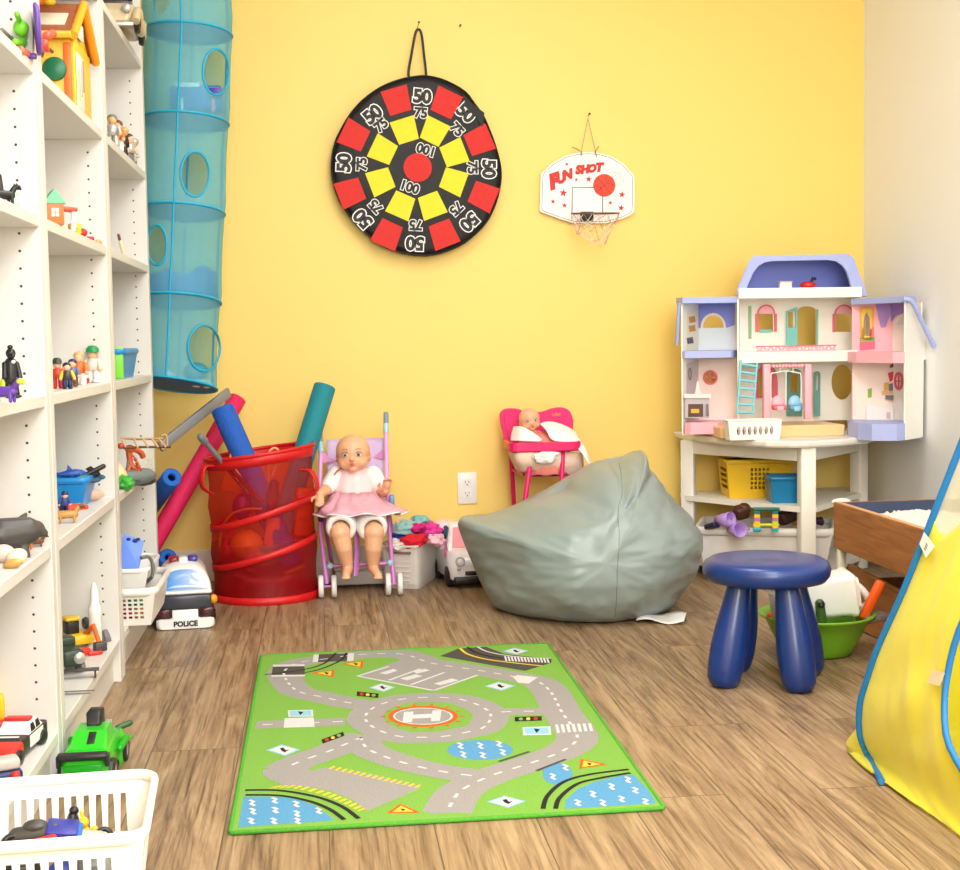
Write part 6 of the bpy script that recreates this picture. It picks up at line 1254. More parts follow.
w=MB(TR((-.549,hy0+.009,Z1+.080),PI/2)); w.lathe([(0,0),(.022,0),(.026,.004),(.022,.008),(0,.009)],tp('wreath',(20,110,70)),20); w.build('wreath',t,True)
MB().box((-.522,hy0+.009,Z1+.072),(.016,.006,.13),ORGT,bev=.002).build('corner_post',t,True); MB().box((hx1-.003,hy0+.02,Z1+.077),(.010,.016,.15),YH,bev=.003).build('corner_post',t,True)
MB().box((hx1-.005,ym-.03,Z1+.07),(.006,.08,.12),tp('pale_door',(226,224,210)),bev=.003).build('door',t,True)
for k,c in enumerate(((220,200,90),(150,190,200),(214,120,90))): MB().box((hx1-.0045,ym-.03+.028*(k-1),Z1+.06+.014*k),(.008,.014,.07),plast('door_pic%d'%k,c,.5),bev=.002).build('door_picture',t,True)
MB().box((hx1-.005,ym,ze+.03),(.006,.05,.035),tp('pale_door',(226,224,210)),bev=.003).build('gable_window',t,True)
mb=MB(); mb.tube(crom([(-.575,hy0+.006,Z1+.105),(-.565,hy0+.004,Z1+.125),(-.55,hy0+.006,Z1+.115)],4),.003,BRNT,6); mb.build('hook',t,True)
# -- far bookcase top: old timer car
p=ax(124,36,-.53); t=thing('toy_car','cream vintage toy car with black rider on the top shelf of the far bookcase','toy car',(-.525,3.98,Z0),0)
M=TR((0,0,0),0,0,.05); OC=mat('aged_cream_paint',(206,188,150),.3,var=.25,scale=40,metal=.25); OLV=tp('olive',(128,124,66)); 
mb=MB(M); loft(mb,[[Vector((x,y,z)) for x,z in rrect(-w,z0,w,z1,.012)] for y,w,z0,z1 in ((-.10,.030,.03,.055),(-.095,.045,.022,.075),(-.02,.052,.02,.088),(.06,.054,.02,.090),(.13,.050,.022,.085),(.145,.038,.03,.06))],OC); mb.build('car_body',t)
mb=MB(M)
for s in (-1,1): mb.tube(crom([(s*.055,-.11,.025),(s*.060,-.075,.06),(s*.060,-.03,.03),(s*.060,.03,.024),(s*.060,.08,.06),(s*.055,.125,.03)],5),.012,OC,8)
mb.build('mudguard',t)
for s in (-1,1):
    for y in (-.07,.085): MB(M).lathe([(0,.010),(.014,.010),(.018,.006),(.030,.007),(.033,0),(.030,-.007)],BKT,20,TR((s*.056,y,.033),0,s*PI/2)).build('wheel',t)
    MB(M).ball((s*.032,-.105,.06),(.013,.012,.013),SILT).build('headlamp',t)
MB(M).box((0,-.108,.018),(.10,.012,.012),SILT,bev=.004).build('bumper',t); MB(M).box((0,-.02,.105),(.085,.004,.035),GLS,eul(-.3),bev=.001).build('windscreen',t); MB(M).box((0,-.025,.088),(.075,.05,.010),DGT,bev=.003).build('bonnet_vent',t)
mb=MB(M); mb.ball((-.012,.03,.105),(.03,.035,.02),OLV); mb.tube([(-.045,-.03,.082),(-.04,.0,.10),(-.03,.04,.12)],.010,OLV,8); mb.build('olive_trim',t)
animal('toy_dog','black toy animal riding in the cream vintage car','',.01,BKT) if False else None
mb=MB(); c=Vector((-.51,3.99,Z0+.100)); mb.ball(c+Vector((0,0,.03)),(.022,.022,.035),BKT); mb.ball(c+Vector((0,-.01,.072)),(.017,.018,.016),BKT); mb.cap(c+Vector((.012,-.012,.04)),c+Vector((.022,-.03,.002)),.007,BKT); mb.cap(c+Vector((-.012,-.012,.04)),c+Vector((-.012,-.03,.0)),.007,BKT); one(mb,'toy_rider','black toy animal sitting in the cream vintage car','toy animal')
# -- far bookcase, second: pile of silver figurines
r=random.Random(9)
SPOT=[(113,148),(118,150),(124,154),(130,158),(134,160),(116,142),(122,146),(128,150),(133,153),(138,157),(127,141),(112,139)]
LABP=['silver toy robot at the left end','white toy figure with an orange face near the left end','black and tan toy figure in the middle','grey toy figure right of the black one','pale silver toy figure second from the right end','white toy knight at the back left','grey toy knight behind the black figure','pale toy figure at the back middle','silver toy knight at the back right','white toy figure at the far right end','tall grey toy figure at the back centre','tall white toy figure at the back left corner']
for i,(px,py) in enumerate(SPOT):
    if i in (5,6,7,8,10,11): continue
    b=ax(px,py,-.52-.035*(i>4)-.02*(i>8)); y=min(max(b.y,3.56),4.24); body=(SILT,WHT_,BKT,GRT,SILT,WHT_,GRT,CRT_,SILT,WHT_,GRT,WHT_)[i]
    figure('toy_knight',LABP[i]+' of the silver pile','' if False else (b.x,y,Z1),.088+.014*(i>4)+.012*(i>8),body,(SILT,ORGT,BKT,SILT,WHT_,SILT,WHT_,SILT,WHT_,SILT,SILT,WHT_)[i],(GRT,BRNT,TANT,DGT,SILT,GRT,SILT,WHT_,GRT,SILT,DGT,SILT)[i],r.uniform(-1.5,1.5),skin=(TANT if i%2==0 else SKT),group='silver toy figures piled on the far bookcase')
# -- middle bookcase third shelf: little village
def onsh(px,py,X,z): p=ax(px,py,X); return Vector((p.x,p.y,z))
b=onsh(54,230,-.515,Z2); t=thing('toy_cottage','tiny orange toy cottage with a green roof on the middle bookcase','toy house',b,.35)
MB().box((0,0,.021),(.034,.040,.042),ORGT,bev=.001).build('walls',t); MB().prism([(-.022,.042),(.022,.042),(0,.070)],-.022,.022,tp('jade',(110,204,150)),TR((0,0,0),PI/2)).build('roof',t); 
mb=MB(); mb.box((.0,-.0205,.024),(.014,.002,.016),WHT_); mb.box((0,-.0216,.024),(.0015,.001,.016),ORGT); mb.box((0,-.0216,.024),(.014,.001,.0015),ORGT); mb.build('window',t)
b=onsh(65,234,-.52,Z2); t=thing('toy_shelter','tiny red roofed toy shelter on white posts beside the orange cottage','toy shelter',b,.3)
MB().box((0,0,.046),(.05,.04,.008),tp('tomato',(236,80,50)),eul(0,.08,0),bev=.002).build('roof',t)
for x in (-.018,.018):
    for y in (-.012,.012): MB().box((x,y,.021),(.007,.005,.042),WHT_).build('post',t)
b=onsh(75,238,-.515,Z2); t=thing('toy_block','small yellow toy block with a face print on the middle bookcase third shelf','toy block',b,.4)
MB().box((0,0,.012),(.024,.024,.024),YELT,bev=.003).build('block',t); MB().ball((-.003,-.0125,.012),(.006,.0015,.007),BRNT).build('printed_face',t)
b=onsh(83,240,-.53,Z2); mb=MB(); mb.ball(b+Vector((0,0,.020)),(.011,.009,.010),REDT); mb.cap(b+Vector((0,0,.006)),b+Vector((0,0,.016)),.006,REDT); one(mb,'toy_flower','small red toy flower on the middle bookcase third shelf','toy')
b=onsh(90,244,-.515,Z2); mb=MB(); mb.box(b+Vector((0,0,.005)),(.018,.045,.010),tp('crimson',(190,30,34)),eul(0,0,.2),bev=.003); one(mb,'toy_sled','flat dark red toy piece on the third shelf of the middle bookcase','toy')
b=onsh(99,248,-.512,Z2); mb=MB(); mb.cap(b+Vector((0,-.015,.007)),b+Vector((0,.018,.005)),.006,TANT); mb.ball(b+Vector((-.01,.02,.012)),.006,CRT_,n=8); one(mb,'toy_log','small tan toy lying at the right end of the middle bookcase third shelf','toy')
b=onsh(122,258,-.53,Z2); mb=MB(); mb.cap(b+Vector((-.002,-.01,.045)),b+Vector((.004,.008,.012)),.005,CRT_); mb.cap(b+Vector((-.003,-.012,.05)),b+Vector((-.005,-.016,.062)),.004,BRNT); mb.cap(b+Vector((.004,.008,.012)),b+Vector((.002,.0,.003)),.003,BRNT); mb.cap(b+Vector((.004,.008,.012)),b+Vector((.010,.012,.003)),.003,BRNT); one(mb,'toy_figure','lone thin tan toy figure on the third shelf of the far bookcase','toy figure')
# -- near bookcase third shelf
b=onsh(5,214,-.52,Z2); animal('toy_cat','black toy animal with raised tail on the near bookcase third shelf',b,.055,BKT,.8,tail=.1); mb=MB(); mb.cap(b+Vector((-.005,0,.02)),b+Vector((-.008,0,.048)),.005,BKT); one(mb,'toy_post','black upright toy peg standing beside the black toy animal','toy')
b=onsh(15,217,-.52,Z2); mb=MB(); mb.ball(b+Vector((0,0,.012)),(.011,.012,.012),MNT); mb.cap(b+Vector((0,0,.018)),b+Vector((.004,0,.030)),.006,MNT); one(mb,'toy_ghost','small pale mint toy on the near bookcase third shelf','toy')
# -- middle bookcase fourth shelf: crowd of little figures
def ff(px,py,z=Z3): return fl(px,py,z)
figure('toy_woman','pale haired toy figure standing at the back left of the crowd',ff(57,377),.085,CRT_,WHT_,tp('blonde',(236,214,180)),.3)
figure('toy_fireman','red toy figure in a dark cap at the front left of the crowd',ff(58,388.5),.062,REDT,tp('red_coat',(220,70,50)),None,.2,hat=DGNT,arms=ORGT)
figure('toy_boy','brown haired toy figure in green and black among the crowd',ff(66,383),.076,BKT,GRNT,BRNT,.1,arms=LIMT)
figure('toy_pilot','dark toy figure with a yellow arm and black hair in the crowd front',ff(67.5,389),.056,NAVT,DGT,BKT,.3,arms=YELT)
figure('toy_guard','grey blue toy figure with a brown belt in the crowd middle',ff(73,387),.062,BRNT,tp('slate',(96,110,140)),NAVT,-.1)
b=ff(75,382); mb=MB(); mb.prism([(-.018,.02),(.022,.035),(-.014,.064)],-.004,.004,LIMT,TR(b,PI/2,0,.3)); mb.cap(b+Vector((-.012,0,.002)),b+Vector((-.012,0,.06)),.003,DGNT); one(mb,'toy_flag','bright lime green toy flag held up in the middle of the crowd','toy flag')
figure('toy_dancer','orange toy figure with tan hair leaning in the crowd',ff(80.5,385),.078,WHT_,ORGT,TANT,-.2,lean=.1)
b=ff(86,384); mb=MB(); mb.ball(b+Vector((0,0,.009)),(.009,.009,.009),REDT,n=10); mb.ball(b+Vector((0,-.004,.017)),(.006,.006,.005),WHT_,n=8); one(mb,'toy_mushroom','tiny red and white toy beside the white clown figure','toy')
figure('toy_clown','white spotted clown figure in a green cap at the right of the crowd',ff(93.5,383),.086,WHT_,mat('spotted_white',(240,214,196),.5,var=.3,scale=400),None,-.2,hat=tp('kelly',(20,140,70)),hatw=1.15)
figure('toy_girl','small orange and blue toy figure behind the dark pilot figure',ff(70,380),.058,BLUT,ORGT,YELT,.4)
# -- near bookcase fourth shelf
b=ff(12,398); t=thing('toy_bear','tall black toy bear standing upright on the near bookcase','toy animal',b,.5)
mb=MB(); mb.cap((-.008,0,.008),(-.006,0,.05),.010,BKT); mb.cap((.010,-.004,.008),(.006,0,.05),.010,BKT); mb.cap((0,0,.05),(0,.0,.092),.019,BKT,.016); mb.ball((0,-.003,.118),(.013,.014,.014),BKT); mb.cap((0,-.012,.114),(0,-.022,.112),.006,BKT); mb.ball((0,0,.135),(.008,.008,.006),BKT,n=8); mb.cap((-.016,0,.09),(-.020,-.010,.055),.007,BKT); mb.cap((.016,0,.09),(.020,-.010,.055),.007,BKT); mb.ball((.006,-.014,.005),(.016,.02,.005),BKT); mb.build('bear_body',t); t.scale=(.66,.66,.66); MB().ball((.002,-.017,.096),(.006,.004,.005),WHT_,n=8).build('chest_patch',t)
b=ff(1,392); mb=MB(); mb.ball(b+Vector((0,0,.065)),(.028,.024,.034),BKT); mb.ball(b+Vector((.006,-.01,.108)),(.019,.019,.019),BKT); mb.cap(b+Vector((-.02,0,.08)),b+Vector((-.03,-.02,.02)),.011,BKT); mb.cap(b+Vector((.02,0,.08)),b+Vector((.03,-.02,.012)),.011,BKT); mb.cap(b+Vector((-.012,0,.03)),b+Vector((-.012,0,.009)),.014,BKT); mb.cap(b+Vector((.012,0,.03)),b+Vector((.012,0,.009)),.014,BKT); one(mb,'toy_gorilla','black toy gorilla at the left edge beside the tall black bear','toy animal',base=b).scale=(.58,.58,.58)
b=ff(27,393); t=thing('toy_doll','small toy figure in pink shoes lying on its back by the black bear','toy figure',b,1.25); mb=MB(); mb.cap((-.045,0,.010),(-.018,0,.010),.010,DGT); mb.ball((-.058,0,.012),.011,BRNT,n=10); mb.cap((-.015,-.006,.008),(.012,-.006,.008),.006,SKT); mb.cap((-.015,.006,.008),(.012,.007,.012),.006,SKT); mb.build('figure_body',t)
for y,z in ((-.006,.010),(.008,.016)): MB().cap((.014,y,z-.002),(.022,y,z+.008),.007,tp('magenta',(214,40,90)),.005).build('shoe',t)
b=ff(5,403); animal('toy_dragon','purple and lime toy animal at the front left of the black bear',b,.06,PURT,-.3,m2=tp('lime_yellow',(200,214,60)))
b=ff(2,396); mb=MB(); mb.cap(b+Vector((0,0,.008)),b+Vector((.004,0,.030)),.008,tp('lime_yellow',(200,214,60)),.005); one(mb,'toy_tail','lime yellow toy spike behind the purple toy animal','toy')
# -- near bookcase fifth shelf: sea lion, tiger and shells
def f4(px,py): return fl(px,py,Z4)
b=f4(22,556); t=thing('toy_walrus','dark grey toy bear leaning over the orange toys on the near bookcase','toy animal',b,.0)
q=lambda px,py,Y:at(px,py,Y)-b
Yb=b.y
mb=MB(); mb.cap(q(0,535,Yb-.02),q(26,531,Yb),.030,DGT,.026); mb.cap(q(28,530,Yb),q(36,529,Yb+.01),.022,DGT,.016); mb.cap(q(38,531,Yb+.01),q(44,533,Yb+.012),.012,DGT,.008); mb.ball(q(33,526.5,Yb),(.006,.005,.007),DGT,n=8); mb.cap(q(20,540,Yb-.01),q(24,551,Yb-.015),.013,DGT,.010); mb.cap(q(24,551,Yb-.015),q(28,560,Yb-.02),.010,DGT,.006); mb.cap(q(12,530,Yb+.03),q(26,514,Yb+.04),.014,GRT,.004)
mb.build('animal_body',t,remesh=.003,smooth=3)
animal('toy_tiger','orange toy tiger under the dark grey toy animal',f4(7,556),.08,ORGT,.3,m2=tp('peach',(244,190,150)))
animal('toy_lion','small orange toy animal peeping out right of the dark grey one',f4(27,549),.055,tp('rust_orange',(216,120,60)),-1.2)
animal('toy_hare','tiny brown toy animal alone at the right of the grey toy animal',f4(37,547),.035,BRNT,.2)
for px,py,r,m,lab in ((5,562,(.020,.02,.016),tp('blush',(244,206,190)),'pale pink toy shell at the left front of the fifth shelf'),(17,564,(.018,.016,.014),tp('ivory',(244,232,200)),'ivory toy shell at the front of the near bookcase fifth shelf'),(13,568,(.02,.012,.008),tp('honey',(222,170,90)),'flat honey coloured toy under the ivory shell')):
    b=f4(px,py); mb=MB().ball(b+Vector((0,0,r[2]*.9)),r,m,eul(.2,.3,px*.2)); one(mb,'toy_shell',lab,'toy shell')
animal('toy_fox','red orange toy animal behind the pale pink shell',f4(1,552),.07,tp('coral_orange2',(232,110,76)),.5)
# -- near bookcase bottom shelf: police car
def f5(px,py): return fl(px,py,Z5)
p0,p1=f5(14,762),f5(44,735); d=Vector((p1.x-p0.x,p1.y-p0.y,0)); rzc=math.atan2(d.y,d.x)
t=thing('toy_police_car','toy police car with red nose, black hood and white doors on the bottom shelf','toy car',(p0+p1)/2+Vector((-.018,-.03,0)),rzc); t.scale=(1.08,1,.80)
L=d.length*1.0; hw=.030
def sec5(x,w,z0,z1): return [Vector((x,y,z)) for y,z in rrect(-w,z0,w,z1,.006)]
mb=MB(); loft(mb,[sec5(x*L,w*hw,z0,z1) for x,w,z0,z1 in ((-.60,.7,.014,.026),(-.56,.92,.010,.034),(-.40,1,.009,.040),(-.25,1,.009,.043))],REDT); mb.build('nose',t)
mb=MB(); loft(mb,[sec5(x*L,w*hw,z0,z1) for x,w,z0,z1 in ((-.25,1.0,.009,.0435),(-.1,1,.009,.046),(.38,1,.009,.046),(.48,.96,.012,.042))],BKT); mb.build('car_body',t)
mb=MB(); loft(mb,[[Vector((x*L,y,z)) for y,z in ((-w,z0),(w,z0),(w*.8,z1),(-w*.8,z1))] for x,w,z0,z1 in ((-.06,hw*.95,.045,.047),(.06,hw*.95,.045,.068),(.26,hw*.95,.045,.068),(.38,hw*.92,.045,.047))],WHT_,smooth=False); mb.build('cabin',t)
for s in (-1,1):
    MB().box((.14*L,s*(hw+.0006),.030),(.40*L,.001,.026),WHT_).build('door_panel',t)
    for x0 in (.02,.17): MB().add([(x0*L,s*(hw*.96),.048),((x0+.12)*L,s*(hw*.96),.048),((x0+.115)*L,s*hw*.83,.063),((x0+.04)*L,s*hw*.83,.063)],[[0,1,2,3]],BKT,False).build('side_window',t,solid=.001)
    for x in (-.40,.32): MB().lathe([(0,.006),(.007,.006),(.010,.004),(.015,.004),(.017,0),(.017,-.008)],BKT,18,TR((x*L,s*(hw+.001),.017),-s*PI/2)).build('wheel',t)
MB().box((.12*L,0,.072),(.02,.045,.007),REDT,bev=.002).build('light_bar',t); MB().box((-.17*L,0,.0475),(.04*L,.035,.001),WHT_).build('hood_stripe',t); MB().box((.50*L,0,.030),(.03*L,hw*1.9,.03),DGT,bev=.004).build('rear_bumper',t)
b=f5(0,735); t=thing('toy_truck','yellow and red toy truck cut by the left edge on the bottom shelf','toy truck',b+Vector((-.02,0,0)),.2); MB().box((0,0,.055),(.06,.06,.05),YELT,bev=.010).build('cab',t); MB().box((0,0,.022),(.066,.07,.022),REDT,bev=.006).build('chassis',t); MB().box((0,0,.098),(.045,.05,.036),YELT,bev=.012).build('top',t)
for s in (-1,1):
    for y in (-.024,.024): MB().lathe([(0,.006),(.012,.006),(.013,0),(.013,-.006)],BKT,14,TR((s*.034,y,.0135),0,s*PI/2)).build('wheel',t)
b=f5(6,783); t=thing('toy_ship','pale grey and blue toy at the left edge of the bottom shelf front','toy',b,.4); MB().box((0,0,.012),(.05,.04,.024),NAVT,bev=.006).build('hull',t); MB().box((0,0,.034),(.044,.034,.020),tp('stone',(196,186,176)),bev=.006).build('deck',t); MB().ball((.012,-.02,.016),.008,REDT,n=8).build('red_dot',t)
# -- middle bookcase fifth shelf: blue bin of sea animals
b0=f4(62,513); b1=f4(101,498); BT=plast('bright_blue_plastic',(22,134,206),.35)
bx=thing('bin','bright blue bin of toy sea animals on the middle bookcase','bin',Vector((-.645,3.315,Z4+.0005)),0)
tub(bx,None,.225,.14,.062,.88,BT,rim=.005)
for px,py,Y,L,m,rz,lab in ((70,474,3.30,.075,tp('royal',(34,80,170)),.3,'blue toy fish at the left of the blue bin'),(82,478,3.30,.05,TEAT,.9,'teal toy fish lying in the middle of the blue bin'),(97,477,3.32,.045,tp('petrol',(40,90,120)),-.4,'petrol blue toy fish at the right of the blue bin'),(89,480,3.31,.055,tp('slate_blue',(60,90,120)),.2,'slate toy fish in the blue bin under the black aeroplane')):
    fish('toy_fish',lab,at(px,py,Y),L,m,rz)
mb=MB(TR(at(92,472,3.32),.2,-.4,.5)); mb.cap((-.03,0,0),(.03,0,0),.006,BKT); mb.prism([(-.005,-.03),(.008,-.03),(.012,.03),(-.002,.03)],-.002,.002,BKT); mb.prism([(-.03,-.012),(-.022,-.012),(-.022,.012),(-.03,.012)],-.001,.001,BKT); mb.prism([(-.03,0),(-.018,0),(-.034,.018)],-.001,.001,BKT,TR((0,0,0),PI/2)); one(mb,'toy_plane','black toy aeroplane sticking up out of the blue bin','toy plane')
fish('toy_shark','pale tan toy shark lying in front of the blue bin',f4(82,502)+Vector((0,0,.016)),.105,tp('shark_tan',(206,170,150)),.25,m2=tp('shark_pink',(226,150,130)),fin=False)
fish('toy_fish','coral red toy fish with a tall fin before the blue bin',f4(70,503)+Vector((0,-.02,.026)),.065,tp('coral_fish',(240,96,70)),.2)
b=f4(78,510); mb=MB(); mb.cap(b+Vector((-.03,-.02,.008)),b+Vector((.006,.02,.007)),.009,tp('tomato_toy',(230,70,50)),.006); mb.cap(b+Vector((-.015,-.02,.006)),b+Vector((.016,.012,.005)),.006,tp('tomato_toy',(230,70,50))); one(mb,'toy_lobster','tomato red flat toy lobster at the shelf front before the shark','toy animal')
figure('toy_sailor','navy and white toy figure lying near the left upright, before the shark',f4(63.5,512)+Vector((0,0,.004)),.05,NAVT,tp('denim',(60,80,150)),NAVT,.4,lean=.5)
animal('toy_turtle','tan and brown toy animal at the front left of the fifth shelf',f4(68,523),.06,tp('caramel',(190,140,70)),.2,m2=BRNT)
# -- middle bookcase bottom shelf
b=f5(96,648); t=thing('toy_rocket','tall white toy rocket standing on the middle bookcase bottom shelf','toy rocket',b)
hR=at(96,582,b.y).z-Z5
MB().lathe([(0,.001),(.0145,.001),(.0150,.004),(.0145,.075),(.0160,.080),(.0155,.098),(.0105,.108),(.0100,hR-.03),(.0085,hR-.018),(.004,hR-.004),(0,hR)],WHT_,24).build('rocket_body',t); MB().lathe([(.0145,.012),(.024,.004),(.024,.001),(.0145,.001)],WHT_,24).build('base_ring',t)
b=f5(78,648); t=thing('toy_digger','yellow toy digger behind the dark green truck on the bottom shelf','toy digger',b,.5)
MB().box((0,0,.026),(.055,.085,.022),YELT,bev=.005).build('digger_body',t); MB().box((-.012,.01,.052),(.03,.035,.032),BKT,bev=.003).build('cab',t); MB().box((-.012,.01,.072),(.036,.042,.008),YELT,bev=.003).build('cab_roof',t); MB().tube([(.012,-.02,.035),(.02,-.055,.06),(.022,-.085,.025)],.006,ORGT,8).build('arm',t); MB().box((.022,-.09,.016),(.03,.02,.022),DGT,bev=.004).build('bucket',t)
for s in (-1,1): MB().tube([Vector((s*.03,.034*math.cos(a),.014+.011*math.sin(a))) for a in [2*PI*i/20 for i in range(20)]],.005,BKT,6,closed=True).build('track',t)
MB().lathe([(.013,-.006),(.016,0),(.013,.006)],DGT,20,TR((.03,.025,.052),0,PI/2)).build('spare_tyre',t)
b=f5(107,641); mb=MB(TR(b+Vector((0,0,.012)),.3,1.2,.4)); mb.lathe([(.006,-.006),(.016,-.006),(.018,0),(.016,.006),(.006,.006),(.006,-.006)],GRT,18); one(mb,'toy_wheel_or_loop','loose grey toy wheel right of the white rocket','toy wheel')  # a loose toy wheel, not a hoop
b=f5(92,656); mb=MB(); mb.cap(b+Vector((-.03,-.01,.012)),b+Vector((-.012,.004,.012)),.012,REDT,.009); mb.cap(b+Vector((-.005,.0,.006)),b+Vector((.018,.012,.005)),.005,REDT); one(mb,'toy_crab','small red toy in front of the white rocket base','toy')
b=f5(82,670); t=thing('toy_train','dark green toy engine on the middle bookcase bottom shelf','toy train',b+Vector((-.03,.0,0)),.45)
MB().box((0,0,.036),(.048,.10,.036),DGNT,bev=.007).build('engine_body',t); MB().box((0,.025,.062),(.042,.04,.022),DGNT,bev=.004).build('cab',t); MB().box((-.0245,-.01,.036),(.001,.05,.02),SILT).build('side_panel',t); MB().lathe([(0,.004),(.010,.003),(.013,0)],SILT,16,TR((.012,-.052,.036),PI/2)).build('front_ring',t)
for s in (-1,1):
    for y in (-.032,0,.032): MB().lathe([(0,.005),(.011,.005),(.013,0),(.013,-.005)],GRT,14,TR((s*.022,y,.0135),0,s*PI/2)).build('wheel',t)
b=f5(84,678); t=thing('toy_trailer','flat dark grey toy trailer frame before the dark green engine','toy trailer',b+Vector((-.01,0,0)),.12)
MB().box((0,0,.018),(.085,.022,.004),DGT,bev=.001).build('deck',t)
for x in (-.034,.034): MB().box((x,0,.008),(.004,.018,.016),DGT).build('leg',t)
mb=MB(); b=f5(79,694); mb.tube([b+Vector((-.05,.01,.0035)),b+Vector((.03,.012,.0035))],.0016,GRT,6); mb.tube([b+Vector((-.05,-.012,.0035)),b+Vector((.025,-.010,.0035))],.0016,GRT,6); mb.box(b+Vector((-.045,0,.005)),(.008,.022,.008),DGT); one(mb,'toy_rail','thin grey toy rail piece at the front of the middle bookcase bottom shelf','toy rail')
# -- far bookcase fourth shelf: blue bin and a green card
b=ff(135,378); t=thing('bin','small blue bin on the fourth shelf of the far bookcase','bin',Vector((-.600,3.94,Z3+.0005)),0)
tub(t,None,.17,.28,.072,.86,BT,rim=.0055)
b=ff(119.5,379); mb=MB(TR(b,0,0,.25)); mb.box((0,0,.043),(.022,.010,.084),LIMT,bev=.001); mb.box((-.016,.003,.043),(.016,.010,.086),BLUT,bev=.001); one(mb,'toy_box','narrow lime and blue toy box standing at the left end of the small blue bin','toy box')
# -- far bookcase fifth shelf
b=f4(128,497); SH=tp('shell_cream',(240,214,164)); mb=MB(); mb.lathe([(0,0),(.02,.004),(.045,.03),(.05,.06),(.03,.10),(.008,.125),(0,.128)],SH,20,TR(at(121,488,3.72),.5,-.9,.3)); one(mb,'toy_shell','cream cone shaped toy shell at the left of the far bookcase fifth shelf','toy shell')
RO=tp('rust',(206,96,50)); t=thing('toy_dinosaur','rust orange toy dinosaur skeleton curling on the far bookcase fifth shelf','toy animal',at(133,463,3.80)); mb=MB(); cur=crom([at(129,449,3.8),at(129.5,458,3.8),at(131,464,3.8),at(135,468,3.8),at(139,466,3.82)],5); mb.tube(cur,[.009-.0002*i for i in range(len(cur))],RO,8); mb.tube(crom([at(131,449,3.8),at(136,450,3.82),at(141,453,3.84),at(143,457,3.85)],4),.008,RO,8); mb.ball(at(130,449,3.8),(.014,.012,.012),RO)
for a,c in ((132,137),(134,139),(136,141)): mb.tube([at(a,455+(a-132)*2,3.8),at(c-1,459+(a-132)*2,3.79),at(c,462+(a-132)*2,3.8)],.003,RO,6)
mb.cap(at(131,464,3.8),at(128,470,3.79),.005,RO); mb.cap(at(137,466,3.81),at(139,472,3.8),.005,RO); mb.build('skeleton_body',t,True)
mb=MB(); 
p=[at(119,438,3.66),at(166,438,4.34)]; LW=tp('ladder_wood',(206,166,120),.6)
P0=[at(121,438,3.66),at(140,439,3.90),at(162,438.5,4.08)]; P1=[at(124,448,3.66),at(142,447,3.90),at(170,447,4.08)]
mb.tube(P0,.0035,LW,8); mb.tube(P1,.0035,tp('dark_rod',(96,70,60)),8)
for f in (0.02,.28,.5,.72,.9): 
    a=(P0[0].lerp(P0[2],f));b_=(P1[0].lerp(P1[2],f)); mb.tube([a,b_],.003,LW,6)
mb.tube(crom([at(161,436,4.08),at(166,435,4.09),at(167,446,4.09),at(162,449,4.08),at(161,437,4.08)],4),.003,LW,6); one(mb,'toy_ladder','thin wooden toy ladder bridging out past the far bookcase fifth shelf','toy ladder')
fish('toy_shark','slate grey toy shark beneath the rust dinosaur',at(131,477,3.80),.16,tp('slate_shark',(110,120,120)),.75)
fish('toy_fish','thin black grey toy fish at the front of the far bookcase fifth shelf',at(138,481,3.85),.10,DGT,.3,fin=False)
b=f4(125,489); lump('toy_leaf','dark green toy leaf clump under the grey shark','toy',b+Vector((0,0,.016)),(.022,.024,.018),GRNT,3,amp=.5)
b=at(121,446,3.66); mb=MB(); mb.ball(b,(.010,.010,.008),tp('brick',(190,70,50)),n=8); one(mb,'toy_bead','brick red toy bead hanging at the left end of the wooden ladder','toy')
NETW=tp('net_cream',(238,228,206),.7); mb=MB()
for i in range(7):
    a=at(146+1.2*i,450+3*(i%3),4.05+.012*i); c=at(143+2.0*i,484+2*((i*3)%4),4.0+.02*i); mb.tube(crom([a,a.lerp(c,.5)+Vector((.004*(i%3-1),0,.004)),c],4),.0011,NETW,5)
for k in range(5):
    mb.tube(crom([at(145,458+6*k,4.04),at(149,460+6*k,4.06),at(154,457+6*k,4.10)],4),.001,NETW,5)
one(mb,'toy_net','pale string toy net draped at the right end of the far bookcase fifth shelf','toy net')
# ---- far bookcase bottom: lattice basket, grip tub and blue board
BW=plast('basket_white',(238,234,226),.4)
bc=Vector((-.578,3.775,Z5+.0005)); t=thing('basket','white lattice basket sticking out of the far bookcase bottom shelf','basket',bc)
tub(t,None,.295,.34,.088,.90,BW,{0:holes_grid(.062,.120,.016,.074,4,5,.62,.62)},th=.0025,rim=.007)
TOYC=[(206,40,40),(40,120,60),(220,150,40),(50,60,130),(190,60,120),(90,160,70)]
for i,(dx,dy,dzv) in enumerate(((.07,-.11,.028),(.09,-.11,.05),(.105,-.12,.026),(-.02,-.08,.03),(.08,-.0,.03),(.11,-.115,.055))):
    mb=MB(); c=TOYC[i]; mb.ball(bc+Vector((dx,dy,dzv)),(.026,.022,.022),plast('basket_toy%d'%i,c,.5),eul(.3,.2,i)); one(mb,'toy_ball','%s toy glimpsed through the lattice of the white basket'%('red','dark green','amber','navy','magenta','leaf green')[i],'toy')
t=thing('storage_tub','white tub with a dark grey carrying handle resting on the white lattice basket','tub',Vector((-.575,3.765,Z5+.094)))
tub(t,None,.250,.27,.046,.92,plast('tub_white',(240,238,232),.35),rim=.004)
mb=MB(); P=[at(141,558,3.66),at(149,557,3.67),at(153,566,3.67),at(152,576,3.665),at(146,583,3.66)]; mb.tube(crom(P,5),.008,plast('handle_grey',(110,104,100),.5),8,flat=.6); mb.build('carry_handle',t,True)
MB().tube([at(125,584,3.645),at(143,583,3.645),at(152,577,3.65)],.004,plast('seam_black',(40,38,38)),6).build('rim_gap',t,True)
